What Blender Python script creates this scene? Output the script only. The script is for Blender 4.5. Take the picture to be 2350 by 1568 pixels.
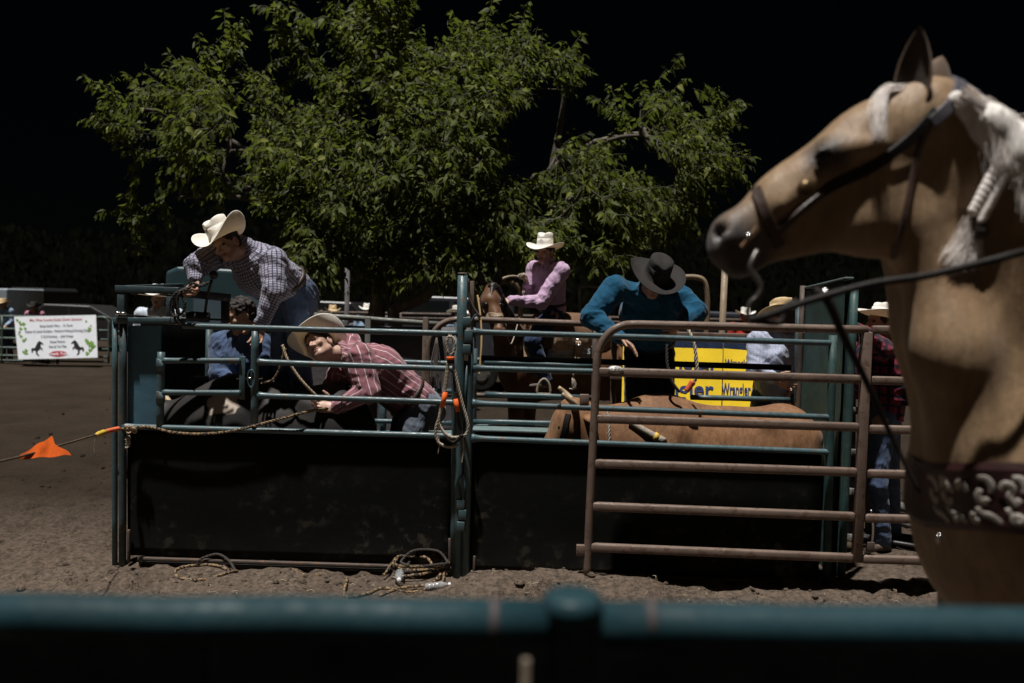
import bpy, bmesh, math, random
import numpy as np
from mathutils import Vector, Matrix

random.seed(7)
RNG = np.random.default_rng(7)
scene = bpy.context.scene
for o in list(bpy.data.objects):
    bpy.data.objects.remove(o, do_unlink=True)
COL = scene.collection
R = math.radians

# ------------------------------------------------------------------ camera
EYE = 1.85
PITCH = math.atan(89.0 / 1828.0)
ROLL = 0.025
fwd = np.array([0.0, math.cos(PITCH), -math.sin(PITCH)])
up0 = np.array([0.0, math.sin(PITCH), math.cos(PITCH)])
rt0 = np.array([1.0, 0.0, 0.0])
rt = math.cos(ROLL) * rt0 + math.sin(ROLL) * up0
up = math.cos(ROLL) * up0 - math.sin(ROLL) * rt0
cam = bpy.data.cameras.new("camera")
cam.lens = 28.0
cam.sensor_width = 36.0
cam.clip_start = 0.05
cam.clip_end = 2000.0
cam.dof.use_dof = True
cam.dof.focus_distance = 5.65
cam.dof.aperture_fstop = 1.5
cam_o = bpy.data.objects.new("camera", cam)
COL.objects.link(cam_o)
cam_o.matrix_world = Matrix(((rt[0], up[0], -fwd[0], 0.0), (rt[1], up[1], -fwd[1], 0.0),
                             (rt[2], up[2], -fwd[2], EYE), (0, 0, 0, 1)))
scene.camera = cam_o

# ------------------------------------------------------------------ light
SUN = np.array([-0.14, -0.15, 1.0])
SUN = SUN / np.linalg.norm(SUN)
world = bpy.data.worlds.new("World")
scene.world = world
world.use_nodes = True
wn = world.node_tree
sky = wn.nodes.new("ShaderNodeTexSky")
sky.sky_type = 'NISHITA'
sky.sun_disc = False
sky.sun_elevation = math.asin(SUN[2])
sky.sun_rotation = math.atan2(SUN[0], SUN[1])
wn.links.new(sky.outputs[0], wn.nodes["Background"].inputs[0])
wn.nodes["Background"].inputs[1].default_value = 0.00018
sun = bpy.data.lights.new("sun", 'SUN')
sun.energy = 5.0
sun.angle = R(1.2)
sun.color = (1.0, 0.955, 0.9)
sun_o = bpy.data.objects.new("sun", sun)
COL.objects.link(sun_o)
sun_o.rotation_euler = Vector(SUN.tolist()).to_track_quat('Z', 'Y').to_euler()
vs = scene.view_settings
scene.display_settings.display_device = 'sRGB'
vs.view_transform = 'Standard'
vs.look = 'None'
vs.exposure = 0.18
vs.gamma = 1.0
vs.use_curve_mapping = False
scene.cycles.max_bounces = 6
scene.cycles.transparent_max_bounces = 8
scene.cycles.use_denoising = True

# ------------------------------------------------------------------ helpers
def P(px, py, Y):
    """point at depth Y seen at (px, py) of a 2350 x 1568 view"""
    x = (px - 1175.0) / 1828.0
    y = -(py - 784.0) / 1828.0
    d = fwd + x * rt + y * up
    t = Y / d[1]
    return np.array([d[0] * t, Y, EYE + d[2] * t])

def cross3(a, b):
    a = np.asarray(a, float); b = np.asarray(b, float)
    if a.ndim == 1 and b.ndim == 1 and len(a) == 3:
        ax, ay, az = a.tolist(); bx, by, bz = b.tolist()
        return np.array([ay * bz - az * by, az * bx - ax * bz, ax * by - ay * bx])
    return np.cross(a, b)

def nrm(v):
    v = np.asarray(v, float)
    if v.ndim == 1 and len(v) == 3:
        x, y, z = v.tolist()
        return v / (math.sqrt(x * x + y * y + z * z) + 1e-12)
    return v / (np.linalg.norm(v) + 1e-12)

def frame(f, u):
    """orthonormal right, forward, up from a forward and an up hint"""
    u = nrm(u)
    f = np.asarray(f, float)
    f = nrm(f - u * np.dot(f, u))
    r = cross3(f, u)
    return r, f, u

def thing(name, label, cat, base, group=None):
    o = bpy.data.objects.new(name, None)
    COL.objects.link(o)
    o.empty_display_size = 0.1
    o.location = [float(c) for c in base]
    o["label"] = label
    o["category"] = cat
    if group:
        o["group"] = group
    return o

ORIG = {}
def origin(parent):
    p = np.zeros(3)
    while parent is not None:
        p = p + np.array(parent.location)
        parent = parent.parent
    return p

def link_mesh(name, me, parent=None, loc=None):
    o = bpy.data.objects.new(name, me)
    COL.objects.link(o)
    if loc is not None:
        o.location = [float(c) for c in loc]
    if parent is not None:
        o.parent = parent
    return o

def mesh(name, V, F, mat, parent=None, smooth=True, mats=None, midx=None, base=None):
    V = np.asarray(V, float)
    off = origin(parent)
    loc = None
    if base is not None:
        loc = np.asarray(base, float) - off
        off = np.asarray(base, float)
    me = bpy.data.meshes.new(name)
    me.from_pydata((V - off).tolist(), [], F.tolist() if isinstance(F, np.ndarray) else [[int(k) for k in f] for f in F])
    for m in (mats or [mat]):
        me.materials.append(m)
    if smooth:
        me.polygons.foreach_set("use_smooth", [True] * len(me.polygons))
    if midx is not None:
        me.polygons.foreach_set("material_index", list(map(int, midx)))
    me.update()
    return link_mesh(name, me, parent, loc)

def tag(o, label=None, cat=None, group=None, kind=None):
    if label: o["label"] = label
    if cat: o["category"] = cat
    if group: o["group"] = group
    if kind: o["kind"] = kind
    return o

class MB:
    """collects simple shapes into one mesh"""
    def __init__(self):
        self.V = []; self.F = []; self.n = 0
    def add(self, V, F):
        V = np.asarray(V, float)
        self.V.append(V)
        self.F += [[i + self.n for i in f] for f in F]
        self.n += len(V)
        return self
    def box(self, c, s, ax=None, bev=0.0):
        c = np.asarray(c, float); h = np.asarray(s, float) / 2
        if ax is None: ax = np.eye(3)
        ax = np.asarray(ax, float)
        if bev <= 0:
            q = np.array([[x, y, z] for x in (-1, 1) for y in (-1, 1) for z in (-1, 1)], float) * h
            F = [(0, 1, 3, 2), (4, 6, 7, 5), (0, 4, 5, 1), (2, 3, 7, 6), (0, 2, 6, 4), (1, 5, 7, 3)]
            return self.add(c + q @ ax, F)
        bm = bmesh.new()
        bmesh.ops.create_cube(bm, size=1.0)
        for v in bm.verts:
            v.co = Vector((v.co.x * 2 * h[0], v.co.y * 2 * h[1], v.co.z * 2 * h[2]))
        bmesh.ops.bevel(bm, geom=bm.edges[:], offset=min(bev, 0.45 * 2 * h.min()), segments=2, affect='EDGES', profile=0.5)
        bm.verts.index_update()
        V = np.array([v.co[:] for v in bm.verts]); F = [[v.index for v in f.verts] for f in bm.faces]
        bm.free()
        return self.add(c + V @ ax, F)
    def bar(self, a, b, w, h, upv=(0, 0, 1), bev=0.004):
        """rectangular bar a->b, h along upv"""
        a = np.asarray(a, float); b = np.asarray(b, float)
        d = nrm(b - a); L = np.linalg.norm(b - a)
        s = nrm(cross3(d, upv)); u = cross3(s, d)
        return self.box((a + b) / 2, (L, w, h), np.array([d, s, u]), bev)
    def tube(self, path, r, sides=12, cap=True, flat=None):
        V, F = tube(path, r, sides, cap, flat)
        return self.add(V, F)
    def ball(self, c, r, seg=12, ax=None):
        r = np.ones(3) * np.asarray(r, float)
        V = []; F = []
        rings = max(4, seg // 2)
        for i in range(rings + 1):
            th = math.pi * i / rings
            for j in range(seg):
                ph = 2 * math.pi * j / seg
                V.append((math.sin(th) * math.cos(ph), math.sin(th) * math.sin(ph), math.cos(th)))
        for i in range(rings):
            for j in range(seg):
                a = i * seg + j; b = i * seg + (j + 1) % seg
                F.append((a, b, b + seg, a + seg))
        V = np.array(V) * r
        if ax is not None: V = V @ np.asarray(ax)
        return self.add(V + np.asarray(c, float), F)
    def build(self, name, mat, parent=None, smooth=True, base=None):
        return mesh(name, np.concatenate(self.V), self.F, mat, parent, smooth, base=base)

def tube(path, r, sides=12, cap=True, flat=None):
    """tube along a path; r is a number or one per point; flat=(dir, k) squashes along dir"""
    pts = np.asarray(path, float)
    n = len(pts)
    rr = np.ones(n) * np.asarray(r, float)
    T = np.gradient(pts, axis=0)
    T /= (np.linalg.norm(T, axis=1)[:, None] + 1e-12)
    ref = np.array([0, 0, 1.0]) if abs(T[0][2]) < 0.9 else np.array([0, 1.0, 0])
    u = nrm(cross3(T[0], ref))
    V = []
    ang = np.arange(sides) * 2 * math.pi / sides
    for i in range(n):
        u = u - T[i] * np.dot(u, T[i]); u = nrm(u)
        v = cross3(T[i], u)
        ring = (np.cos(ang)[:, None] * u + np.sin(ang)[:, None] * v) * rr[i]
        if flat is not None:
            fd = nrm(flat[0])
            ring = ring - np.outer(ring @ fd, fd) * (1 - flat[1])
        V.append(pts[i] + ring)
    V = np.concatenate(V)
    F = []
    for i in range(n - 1):
        for j in range(sides):
            a = i * sides + j; b = i * sides + (j + 1) % sides
            F.append((a, b, b + sides, a + sides))
    if cap:
        F.append(tuple(range(sides))[::-1])
        F.append(tuple((n - 1) * sides + j for j in range(sides)))
    return V, F

def spline(ctrl, n):
    """Catmull-Rom through the control points"""
    c = np.asarray(ctrl, float)
    c = np.vstack([2 * c[0] - c[1], c, 2 * c[-1] - c[-2]])
    out = []
    m = len(c) - 3
    for k in range(n):
        t = k / (n - 1) * m
        i = min(int(t), m - 1); t -= i
        p0, p1, p2, p3 = c[i:i + 4]
        out.append(0.5 * ((2 * p1) + (-p0 + p2) * t + (2 * p0 - 5 * p1 + 4 * p2 - p3) * t * t + (-p0 + 3 * p1 - 3 * p2 + p3) * t ** 3))
    return np.array(out)

def resample(path, step):
    p = np.asarray(path, float)
    d = np.r_[0, np.cumsum(np.linalg.norm(np.diff(p, axis=0), axis=1))]
    n = max(2, int(d[-1] / step) + 1)
    s = np.linspace(0, d[-1], n)
    return np.stack([np.interp(s, d, p[:, k]) for k in range(3)], 1)

def rope_mesh(path, r, strands=3, pitch=None, sides=6):
    """laid rope: strands winding round the path"""
    pitch = pitch or r * 7
    p = resample(path, max(pitch / 7, 0.004))
    T = np.gradient(p, axis=0); T /= (np.linalg.norm(T, axis=1)[:, None] + 1e-12)
    ref = np.array([0, 0, 1.0]) if abs(T[0][2]) < 0.9 else np.array([0, 1.0, 0])
    u = nrm(cross3(T[0], ref))
    U = []; W = []
    for t in T:
        u = nrm(u - t * np.dot(u, t)); U.append(u); W.append(cross3(t, u))
    U = np.array(U); W = np.array(W)
    s = np.r_[0, np.cumsum(np.linalg.norm(np.diff(p, axis=0), axis=1))]
    mb = MB()
    for k in range(strands):
        a = s / pitch * 2 * math.pi + 2 * math.pi * k / strands
        q = p + (np.cos(a)[:, None] * U + np.sin(a)[:, None] * W) * r * 0.52
        V, F = tube(q, r * 0.52, sides)
        mb.add(V, F)
    return mb

_lat = RNG.random((64, 64, 64)).astype(np.float32)
def vnoise(p):
    """smooth lattice noise in 0..1 for an (n,3) array"""
    p = np.asarray(p, float)
    i = np.floor(p).astype(int); f = p - i
    f = f * f * (3 - 2 * f)
    r = 0
    for dx in (0, 1):
        wx = f[:, 0] if dx else 1 - f[:, 0]
        for dy in (0, 1):
            wy = f[:, 1] if dy else 1 - f[:, 1]
            for dz in (0, 1):
                wz = f[:, 2] if dz else 1 - f[:, 2]
                r = r + wx * wy * wz * _lat[(i[:, 0] + dx) & 63, (i[:, 1] + dy) & 63, (i[:, 2] + dz) & 63]
    return r

def fbm(p, o=4):
    r = 0; a = 0.5
    p = np.asarray(p, float)
    for k in range(o):
        r = r + a * (vnoise(p) - 0.5); p = p * 2.03 + 7.1; a *= 0.5
    return r

# ------------------------------------------------------------------ materials
def new_mat(name):
    m = bpy.data.materials.new(name)
    m.use_nodes = True
    nt = m.node_tree
    b = nt.nodes["Principled BSDF"]
    return m, nt, b

def c4(c): return (c[0], c[1], c[2], 1.0)

def coords(nt, kind="Object", scale=(1, 1, 1)):
    tc = nt.nodes.new("ShaderNodeTexCoord")
    mp = nt.nodes.new("ShaderNodeMapping")
    mp.inputs["Scale"].default_value = scale
    nt.links.new(tc.outputs[kind], mp.inputs[0])
    return mp.outputs[0]

def noise_f(nt, vec, scale, detail=4, rough=0.55):
    n = nt.nodes.new("ShaderNodeTexNoise")
    n.inputs["Scale"].default_value = scale
    n.inputs["Detail"].default_value = detail
    n.inputs["Roughness"].default_value = rough
    nt.links.new(vec, n.inputs["Vector"])
    return n.outputs[0]

def ramp(nt, fac, stops):
    r = nt.nodes.new("ShaderNodeValToRGB")
    e = r.color_ramp.elements
    while len(e) > 1: e.remove(e[-1])
    e[0].position = stops[0][0]; e[0].color = c4(stops[0][1]) if not np.isscalar(stops[0][1]) else (stops[0][1],) * 3 + (1,)
    for pos, c in stops[1:]:
        x = e.new(pos); x.color = c4(c) if not np.isscalar(c) else (c, c, c, 1)
    nt.links.new(fac, r.inputs[0])
    return r.outputs[0]

def mix(nt, fac, a, b):
    m = nt.nodes.new("ShaderNodeMix"); m.data_type = 'RGBA'
    for sock, v in ((m.inputs[0], fac), (m.inputs[6], a), (m.inputs[7], b)):
        if hasattr(v, "is_linked"): nt.links.new(v, sock)
        elif isinstance(v, (int, float)): sock.default_value = v
        else: sock.default_value = c4(v)
    return m.outputs[2]

def math_n(nt, op, a, b=None, c=None):
    m = nt.nodes.new("ShaderNodeMath"); m.operation = op
    for k, v in enumerate((a, b, c)):
        if v is None: continue
        if hasattr(v, "is_linked"): nt.links.new(v, m.inputs[k])
        else: m.inputs[k].default_value = v
    return m.outputs[0]

def bump(nt, b, h, strength=0.3, dist=0.01):
    n = nt.nodes.new("ShaderNodeBump")
    n.inputs["Strength"].default_value = strength
    n.inputs["Distance"].default_value = dist
    nt.links.new(h, n.inputs["Height"])
    nt.links.new(n.outputs[0], b.inputs["Normal"])

def mat_plain(name, col, rough=0.6, var=0.25, scale=9.0, bmp=0.15, metal=0.0, bscale=None, spec=None, stretch=(1, 1, 1), coat=0.0):
    m, nt, b = new_mat(name)
    v = coords(nt, scale=stretch)
    n = noise_f(nt, v, scale, 5)
    col = np.asarray(col, float)
    nt.links.new(ramp(nt, n, [(0.3, tuple(col * (1 - var))), (0.72, tuple(np.minimum(1, col * (1 + var))))]), b.inputs["Base Color"])
    b.inputs["Roughness"].default_value = rough
    b.inputs["Metallic"].default_value = metal
    if spec is not None: b.inputs["Specular IOR Level"].default_value = spec
    if coat: b.inputs["Coat Weight"].default_value = coat
    if bmp:
        bump(nt, b, noise_f(nt, v, bscale or scale * 5, 4), bmp, 0.01)
    return m

def mat_paint(name, col, rust=(0.11, 0.065, 0.04), amount=0.62, rough=0.38, grime=0.5, scale=7.0):
    """worn gloss paint on steel with chips, rust and dust"""
    m, nt, b = new_mat(name)
    v = coords(nt)
    col = np.asarray(col, float)
    base = ramp(nt, noise_f(nt, v, 4.0, 5), [(0.3, tuple(col * 0.7)), (0.7, tuple(col * 1.2))])
    chips = ramp(nt, noise_f(nt, v, scale * 2.2, 8, 0.65), [(amount, 0.0), (amount + 0.05, 1.0)])
    c1 = mix(nt, chips, base, rust)
    dust = ramp(nt, noise_f(nt, v, scale * 6, 6, 0.7), [(0.55, 0.0), (0.8, grime)])
    c2 = mix(nt, dust, c1, (0.16, 0.14, 0.12))
    nt.links.new(c2, b.inputs["Base Color"])
    nt.links.new(ramp(nt, noise_f(nt, v, scale * 3, 6), [(0.3, rough * 0.75), (0.75, min(1, rough * 1.7))]), b.inputs["Roughness"])
    bump(nt, b, noise_f(nt, v, scale * 7, 6, 0.6), 0.25, 0.004)
    return m

def mat_fabric(name, col, kind="plain", col2=(0.7, 0.7, 0.75), freq=30.0, width=0.12, freq2=None, col3=None, bmp=0.5, rough=0.85, tint=None):
    """cloth; stripes or checks run along the wearer's own limbs (attribute 'cloth')"""
    m, nt, b = new_mat(name)
    at = nt.nodes.new("ShaderNodeAttribute"); at.attribute_name = "cloth"
    sx = nt.nodes.new("ShaderNodeSeparateXYZ")
    nt.links.new(at.outputs["Vector"], sx.inputs[0])
    ob = coords(nt)
    col = np.asarray(col, float)
    base = ramp(nt, noise_f(nt, ob, 14, 4), [(0.3, tuple(col * 0.82)), (0.7, tuple(np.minimum(1, col * 1.12)))])
    if kind in ("stripe", "plaid"):
        def line(sock, fr, w):
            x = math_n(nt, 'FRACT', math_n(nt, 'MULTIPLY', sock, fr))
            d = math_n(nt, 'ABSOLUTE', math_n(nt, 'SUBTRACT', x, 0.5))
            return ramp(nt, d, [(max(0.0, w * 0.7), 1.0), (w * 1.3, 0.0)])
        base = mix(nt, line(sx.outputs[0], freq, width), base, col2)
        if kind == "plaid":
            base = mix(nt, line(sx.outputs[1], freq, width), base, col3 or col2)
    elif kind == "check":
        def line(sock, fr, w):
            x = math_n(nt, 'FRACT', math_n(nt, 'MULTIPLY', sock, fr))
            d = math_n(nt, 'ABSOLUTE', math_n(nt, 'SUBTRACT', x, 0.5))
            return ramp(nt, d, [(max(0.0, w * 0.7), 0.55), (w * 1.3, 0.0)])
        base = mix(nt, line(sx.outputs[0], freq, width), base, col2)
        base = mix(nt, line(sx.outputs[1], freq, width), base, col3 or col2)
    nt.links.new(base, b.inputs["Base Color"])
    b.inputs["Roughness"].default_value = rough
    b.inputs["Specular IOR Level"].default_value = 0.2
    b.inputs["Sheen Weight"].default_value = 0.15
    at2 = nt.nodes.new("ShaderNodeMapping"); at2.inputs["Scale"].default_value = (1.0, 0.35, 1.0); at2.inputs["Rotation"].default_value = (0, 0, 0.5)
    nt.links.new(at.outputs["Vector"], at2.inputs[0])
    rn = noise_f(nt, at2.outputs[0], 19, 2, 0.4)
    rid = math_n(nt, 'ABSOLUTE', math_n(nt, 'SUBTRACT', rn, 0.5))
    h = math_n(nt, 'ADD', math_n(nt, 'MULTIPLY', rid, -1.6), math_n(nt, 'MULTIPLY', noise_f(nt, ob, 500, 2), 0.03))
    bump(nt, b, h, bmp, 0.03)
    return m

def mat_hide(name, stops, scale=3.0, hair=220.0, rough=0.7, bmp=0.4, extra=None, stretch=(1, 1, 1), relief=0.0):
    """animal coat: patches from a noise ramp plus fine hair relief"""
    m, nt, b = new_mat(name)
    v = coords(nt, scale=stretch)
    c = ramp(nt, noise_f(nt, v, scale, 6, 0.6), stops)
    hv = coords(nt, scale=(0.5, 1, 1))
    hn = noise_f(nt, hv, hair, 3, 0.6)
    c = mix(nt, math_n(nt, 'MULTIPLY', hn, 0.35), c, tuple(np.asarray(stops[0][1]) * 0.5))
    if extra: c = extra(nt, c)
    nt.links.new(c, b.inputs["Base Color"])
    b.inputs["Roughness"].default_value = rough
    b.inputs["Specular IOR Level"].default_value = 0.3
    b.inputs["Sheen Weight"].default_value = 0.1
    if relief:
        mp = nt.nodes.new("ShaderNodeMapping"); mp.inputs["Rotation"].default_value = (0, 0.7, 0); mp.inputs["Scale"].default_value = (1, 1, 0.3)
        nt.links.new(coords(nt), mp.inputs[0])
        rl = noise_f(nt, mp.outputs[0], 17, 4, 0.55)
        hh = math_n(nt, 'ADD', math_n(nt, 'MULTIPLY', rl, relief), math_n(nt, 'MULTIPLY', hn, bmp * 0.25))
        bump(nt, b, hh, 0.6, 0.03)
    else:
        bump(nt, b, hn, bmp, 0.004)
    return m
# ------------------------------------------------------------------ bodies: smooth union of tapered limbs, polygonised
def cone(a, b, ra, rb, k=0.03, flat=None, mid=0, op=1):
    return dict(t=0, a=np.asarray(a, float), b=np.asarray(b, float), ra=ra, rb=rb, k=k, flat=flat, mid=mid, op=op)

def ell(c, r, ax=None, k=0.03, mid=0, op=1):
    return dict(t=1, c=np.asarray(c, float), r=np.asarray(r, float) * np.ones(3), ax=np.eye(3) if ax is None else np.asarray(ax, float), k=k, mid=mid, op=op)

def prim_d(p, q):
    if q['t'] == 0:
        a, b = q['a'], q['b']
        d = p - a
        ab = b - a
        L2 = np.dot(ab, ab) + 1e-12
        t = np.clip((d @ ab) / L2, 0, 1)
        d = d - t[..., None] * ab
        if q['flat'] is not None:
            n, f = q['flat']
            n = nrm(n)
            d = d + (d @ n)[..., None] * n * (1.0 / f - 1)
            l = np.linalg.norm(d, axis=-1)
            return (l - (q['ra'] + t * (q['rb'] - q['ra']))) * (0.5 + 0.5 * f)
        return np.linalg.norm(d, axis=-1) - (q['ra'] + t * (q['rb'] - q['ra']))
    d = (p - q['c']) @ q['ax'].T
    k0 = np.linalg.norm(d / q['r'], axis=-1)
    k1 = np.linalg.norm(d / (q['r'] ** 2), axis=-1) + 1e-9
    return k0 * (k0 - 1) / k1

def prim_box(q):
    if q['t'] == 0:
        r = max(q['ra'], q['rb'])
        if q['flat'] is not None: r *= max(1.0, q['flat'][1])
        return np.minimum(q['a'], q['b']) - r, np.maximum(q['a'], q['b']) + r
    r = q['r'].max()
    return q['c'] - r, q['c'] + r

def comb(f, d, q):
    k = max(q['k'], 1e-4)
    if q['op'] > 0:
        h = np.maximum(k - np.abs(f - d), 0) / k
        return np.minimum(f, d) - h * h * k * 0.25
    d = -d
    h = np.maximum(k - np.abs(f - d), 0) / k
    return np.maximum(f, d) + h * h * k * 0.25

def sdf(p, prims, infl=0.0):
    f = np.full(p.shape[:-1], 9.0)
    for q in prims:
        f = comb(f, prim_d(p, q), q)
    return f - infl

def project(p, prims, infl=0.0, it=8):
    p = np.array(p, float)
    e = 0.002
    for _ in range(it):
        f = sdf(p, prims, infl)
        g = np.stack([sdf(p + np.eye(3)[i] * e, prims, infl) - sdf(p - np.eye(3)[i] * e, prims, infl) for i in range(3)], -1)
        g /= (np.linalg.norm(g, axis=-1)[..., None] + 1e-9)
        p = p - g * f[..., None] * 0.8
    return p, g

def polygonise(prims, h, infl=0.0, smooth=2, disp=None):
    """surface nets over the prims' bounding box -> verts, quads, material id per face"""
    pos = [q for q in prims if q['op'] > 0]
    lo = np.min([prim_box(q)[0] for q in pos], 0) - 3 * h - infl
    hi = np.max([prim_box(q)[1] for q in pos], 0) + 3 * h + infl
    n = np.ceil((hi - lo) / h).astype(int) + 1
    f = np.full(n, 9.0, np.float32)
    ids = np.zeros(n, np.int8)
    for q in prims:
        a, b = prim_box(q)
        m = q['k'] + 4 * h + infl
        i0 = np.clip(np.floor((a - m - lo) / h).astype(int), 0, n)
        i1 = np.clip(np.ceil((b + m - lo) / h).astype(int) + 1, 0, n)
        if np.any(i1 <= i0): continue
        g = np.stack(np.meshgrid(*[lo[k] + h * np.arange(i0[k], i1[k]) for k in range(3)], indexing='ij'), -1)
        d = prim_d(g, q)
        s = tuple(slice(i0[k], i1[k]) for k in range(3))
        if q['op'] > 0:
            w = d < f[s]
            ids[s][w] = q['mid']
        else:
            w = (-d > f[s] - 0.002)
            if q['mid']: ids[s][w] = q['mid']
        f[s] = comb(f[s], d, q)
    f -= infl
    s = f < 0
    c = np.zeros(np.array(n) - 1, np.int8)
    for dx in (0, 1):
        for dy in (0, 1):
            for dz in (0, 1):
                c += s[dx:n[0] - 1 + dx, dy:n[1] - 1 + dy, dz:n[2] - 1 + dz]
    act = (c > 0) & (c < 8)
    idx = np.full(c.shape, -1, np.int64)
    cells = np.argwhere(act)
    idx[act] = np.arange(len(cells))
    acc = np.zeros((len(cells), 3)); cnt = np.zeros(len(cells))
    C8 = np.array([[x, y, z] for x in (0, 1) for y in (0, 1) for z in (0, 1)])
    vals = np.stack([f[cells[:, 0] + o[0], cells[:, 1] + o[1], cells[:, 2] + o[2]] for o in C8], 1)
    for i in range(8):
        for j in range(i + 1, 8):
            if np.abs(C8[i] - C8[j]).sum() != 1: continue
            w = (vals[:, i] < 0) != (vals[:, j] < 0)
            if not w.any(): continue
            t = vals[w, i] / (vals[w, i] - vals[w, j])
            acc[w] += C8[i] + t[:, None] * (C8[j] - C8[i]); cnt[w] += 1
    V = lo + h * (cells + acc / cnt[:, None])
    F = []
    for ax in range(3):
        o1, o2 = [(1, 2), (2, 0), (0, 1)][ax]
        sl0 = [slice(None)] * 3; sl1 = [slice(None)] * 3
        sl0[ax] = slice(0, n[ax] - 1); sl1[ax] = slice(1, n[ax])
        e = np.argwhere(s[tuple(sl0)] != s[tuple(sl1)])
        e = e[(e[:, o1] > 0) & (e[:, o2] > 0) & (e[:, o1] < n[o1] - 1) & (e[:, o2] < n[o2] - 1)]
        sg = s[e[:, 0], e[:, 1], e[:, 2]]
        q = []
        for d1, d2 in ((1, 1), (0, 1), (0, 0), (1, 0)):
            k = e.copy(); k[:, o1] -= d1; k[:, o2] -= d2
            q.append(idx[k[:, 0], k[:, 1], k[:, 2]])
        q = np.stack(q, 1)
        q[~sg] = q[~sg][:, ::-1]
        F.append(q)
    F = np.concatenate(F)
    F = F[(F >= 0).all(1)]
    vid = ids[np.clip(cells[:, 0], 0, n[0] - 1), cells[:, 1], cells[:, 2]]
    # light smoothing
    E = np.concatenate([F[:, [0, 1]], F[:, [1, 2]], F[:, [2, 3]], F[:, [3, 0]]])
    for _ in range(smooth):
        A = np.zeros_like(V); N = np.zeros(len(V))
        np.add.at(A, E[:, 0], V[E[:, 1]]); np.add.at(N, E[:, 0], 1)
        np.add.at(A, E[:, 1], V[E[:, 0]]); np.add.at(N, E[:, 1], 1)
        V = V * 0.5 + 0.5 * A / np.maximum(N, 1)[:, None]
    if disp is not None:
        nn = cross3(V[F[:, 2]] - V[F[:, 0]], V[F[:, 3]] - V[F[:, 1]])
        VN = np.zeros_like(V)
        for k in range(4): np.add.at(VN, F[:, k], nn)
        VN /= (np.linalg.norm(VN, axis=1)[:, None] + 1e-12)
        V = V + VN * disp(V)[:, None]
    return V, F, vid[F[:, 0]]

def join_parts(parts):
    V = []; F = []; M = []; n = 0
    for v, f, m in parts:
        V.append(v); F.append(np.asarray(f) + n); M.append(m); n += len(v)
    return np.concatenate(V), np.concatenate(F), np.concatenate(M)

# ------------------------------------------------------------------ hat
def make_hat(parent, c, f, u, mat, band_mat, W=0.185, D=0.19, a=0.083, b=0.098, H=0.118, curl=0.062, dip=0.02, crease=0.03, label=None, bandw=0.012, roll=1.0):
    """western hat; c = centre of the head opening, f forward, u up; local x right, y forward, z up"""
    r_, f_, u_ = frame(f, u)
    A = np.array([r_, f_, u_])
    S = 48
    th = np.arange(S) * 2 * math.pi / S
    ct, st = np.cos(th), np.sin(th)
    rings = []
    for s in (0.02, 0.3, 0.55, 0.78, 0.93):          # top of the crown with its crease
        x = a * 0.86 * s * ct; y = b * 0.9 * s * st
        z = H - crease * np.exp(-(x / (a * 0.36)) ** 2) * (1 - 0.35 * s ** 4) - 0.014 * s ** 4
        z = z - 0.018 * np.clip(y / b, 0, 1) ** 2
        rings.append(np.stack([x, y, z], 1))
    for t in (0.0, 0.2, 0.45, 0.7, 0.9, 1.0):         # side wall
        k = 0.9 + 0.1 * t ** 0.8
        x = a * k * ct; y = b * k * st
        pin = 1 - 0.07 * (1 - t) * np.exp(-((np.abs(ct) - 0.55) / 0.3) ** 2) * (st > 0)
        z = (H - 0.016 - 0.018 * np.clip(st, 0, 1) ** 2) * (1 - t) + 0.0 * t
        rings.append(np.stack([x * pin, y * pin, z], 1))
    for s in (0.12, 0.3, 0.5, 0.7, 0.86, 0.96, 1.0):   # brim
        x = (a + (W - a) * s) * ct; y = (b + (D - b) * s) * st
        side = np.abs(ct) ** 1.7
        z = curl * side * s ** 1.9 - dip * (1 - side) * s ** 1.3
        x = x * (1 - 0.10 * roll * side * np.clip(s - 0.6, 0, 1) / 0.4)
        rings.append(np.stack([x, y, z], 1))
    top = len(rings)
    th_ = 0.0035
    for k in range(top - 1, 10, -1):                   # underside
        q = rings[k].copy(); q[:, 2] -= th_
        q[:, :2] *= 0.995
        rings.append(q)
    for t in (0.4, 0.8):
        q = rings[10].copy(); q[:, :2] *= 0.94; q[:, 2] += H * 0.7 * t
        rings.append(q)
    V = np.concatenate(rings)
    F = []
    for i in range(len(rings) - 1):
        for j in range(S):
            F.append((i * S + j, i * S + (j + 1) % S, (i + 1) * S + (j + 1) % S, (i + 1) * S + j))
    F.append(tuple(range(S))[::-1])
    F.append(tuple((len(rings) - 1) * S + j for j in range(S)))
    o = mesh("hat", c + V @ A, F, mat, parent)
    if label: o["label"] = label
    B = []
    for t, k in ((0.0, 1.012), (1.0, 1.02)):
        pass
    zs = [0.004, 0.004 + bandw]
    lo = np.stack([a * 1.015 * ct, b * 1.015 * st, zs[0] + 0 * ct], 1)
    hi = np.stack([a * 1.005 * ct, b * 1.005 * st, zs[1] + 0 * ct], 1)
    hi2 = hi * [0.97, 0.97, 1]; lo2 = lo * [0.97, 0.97, 1]
    V = np.concatenate([lo, hi, hi2, lo2]); F = []
    for i in range(4):
        for j in range(S):
            F.append((i * S + j, i * S + (j + 1) % S, ((i + 1) % 4) * S + (j + 1) % S, ((i + 1) % 4) * S + j))
    mesh("hat_band", c + V @ A, F, band_mat, o)
    return o

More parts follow.
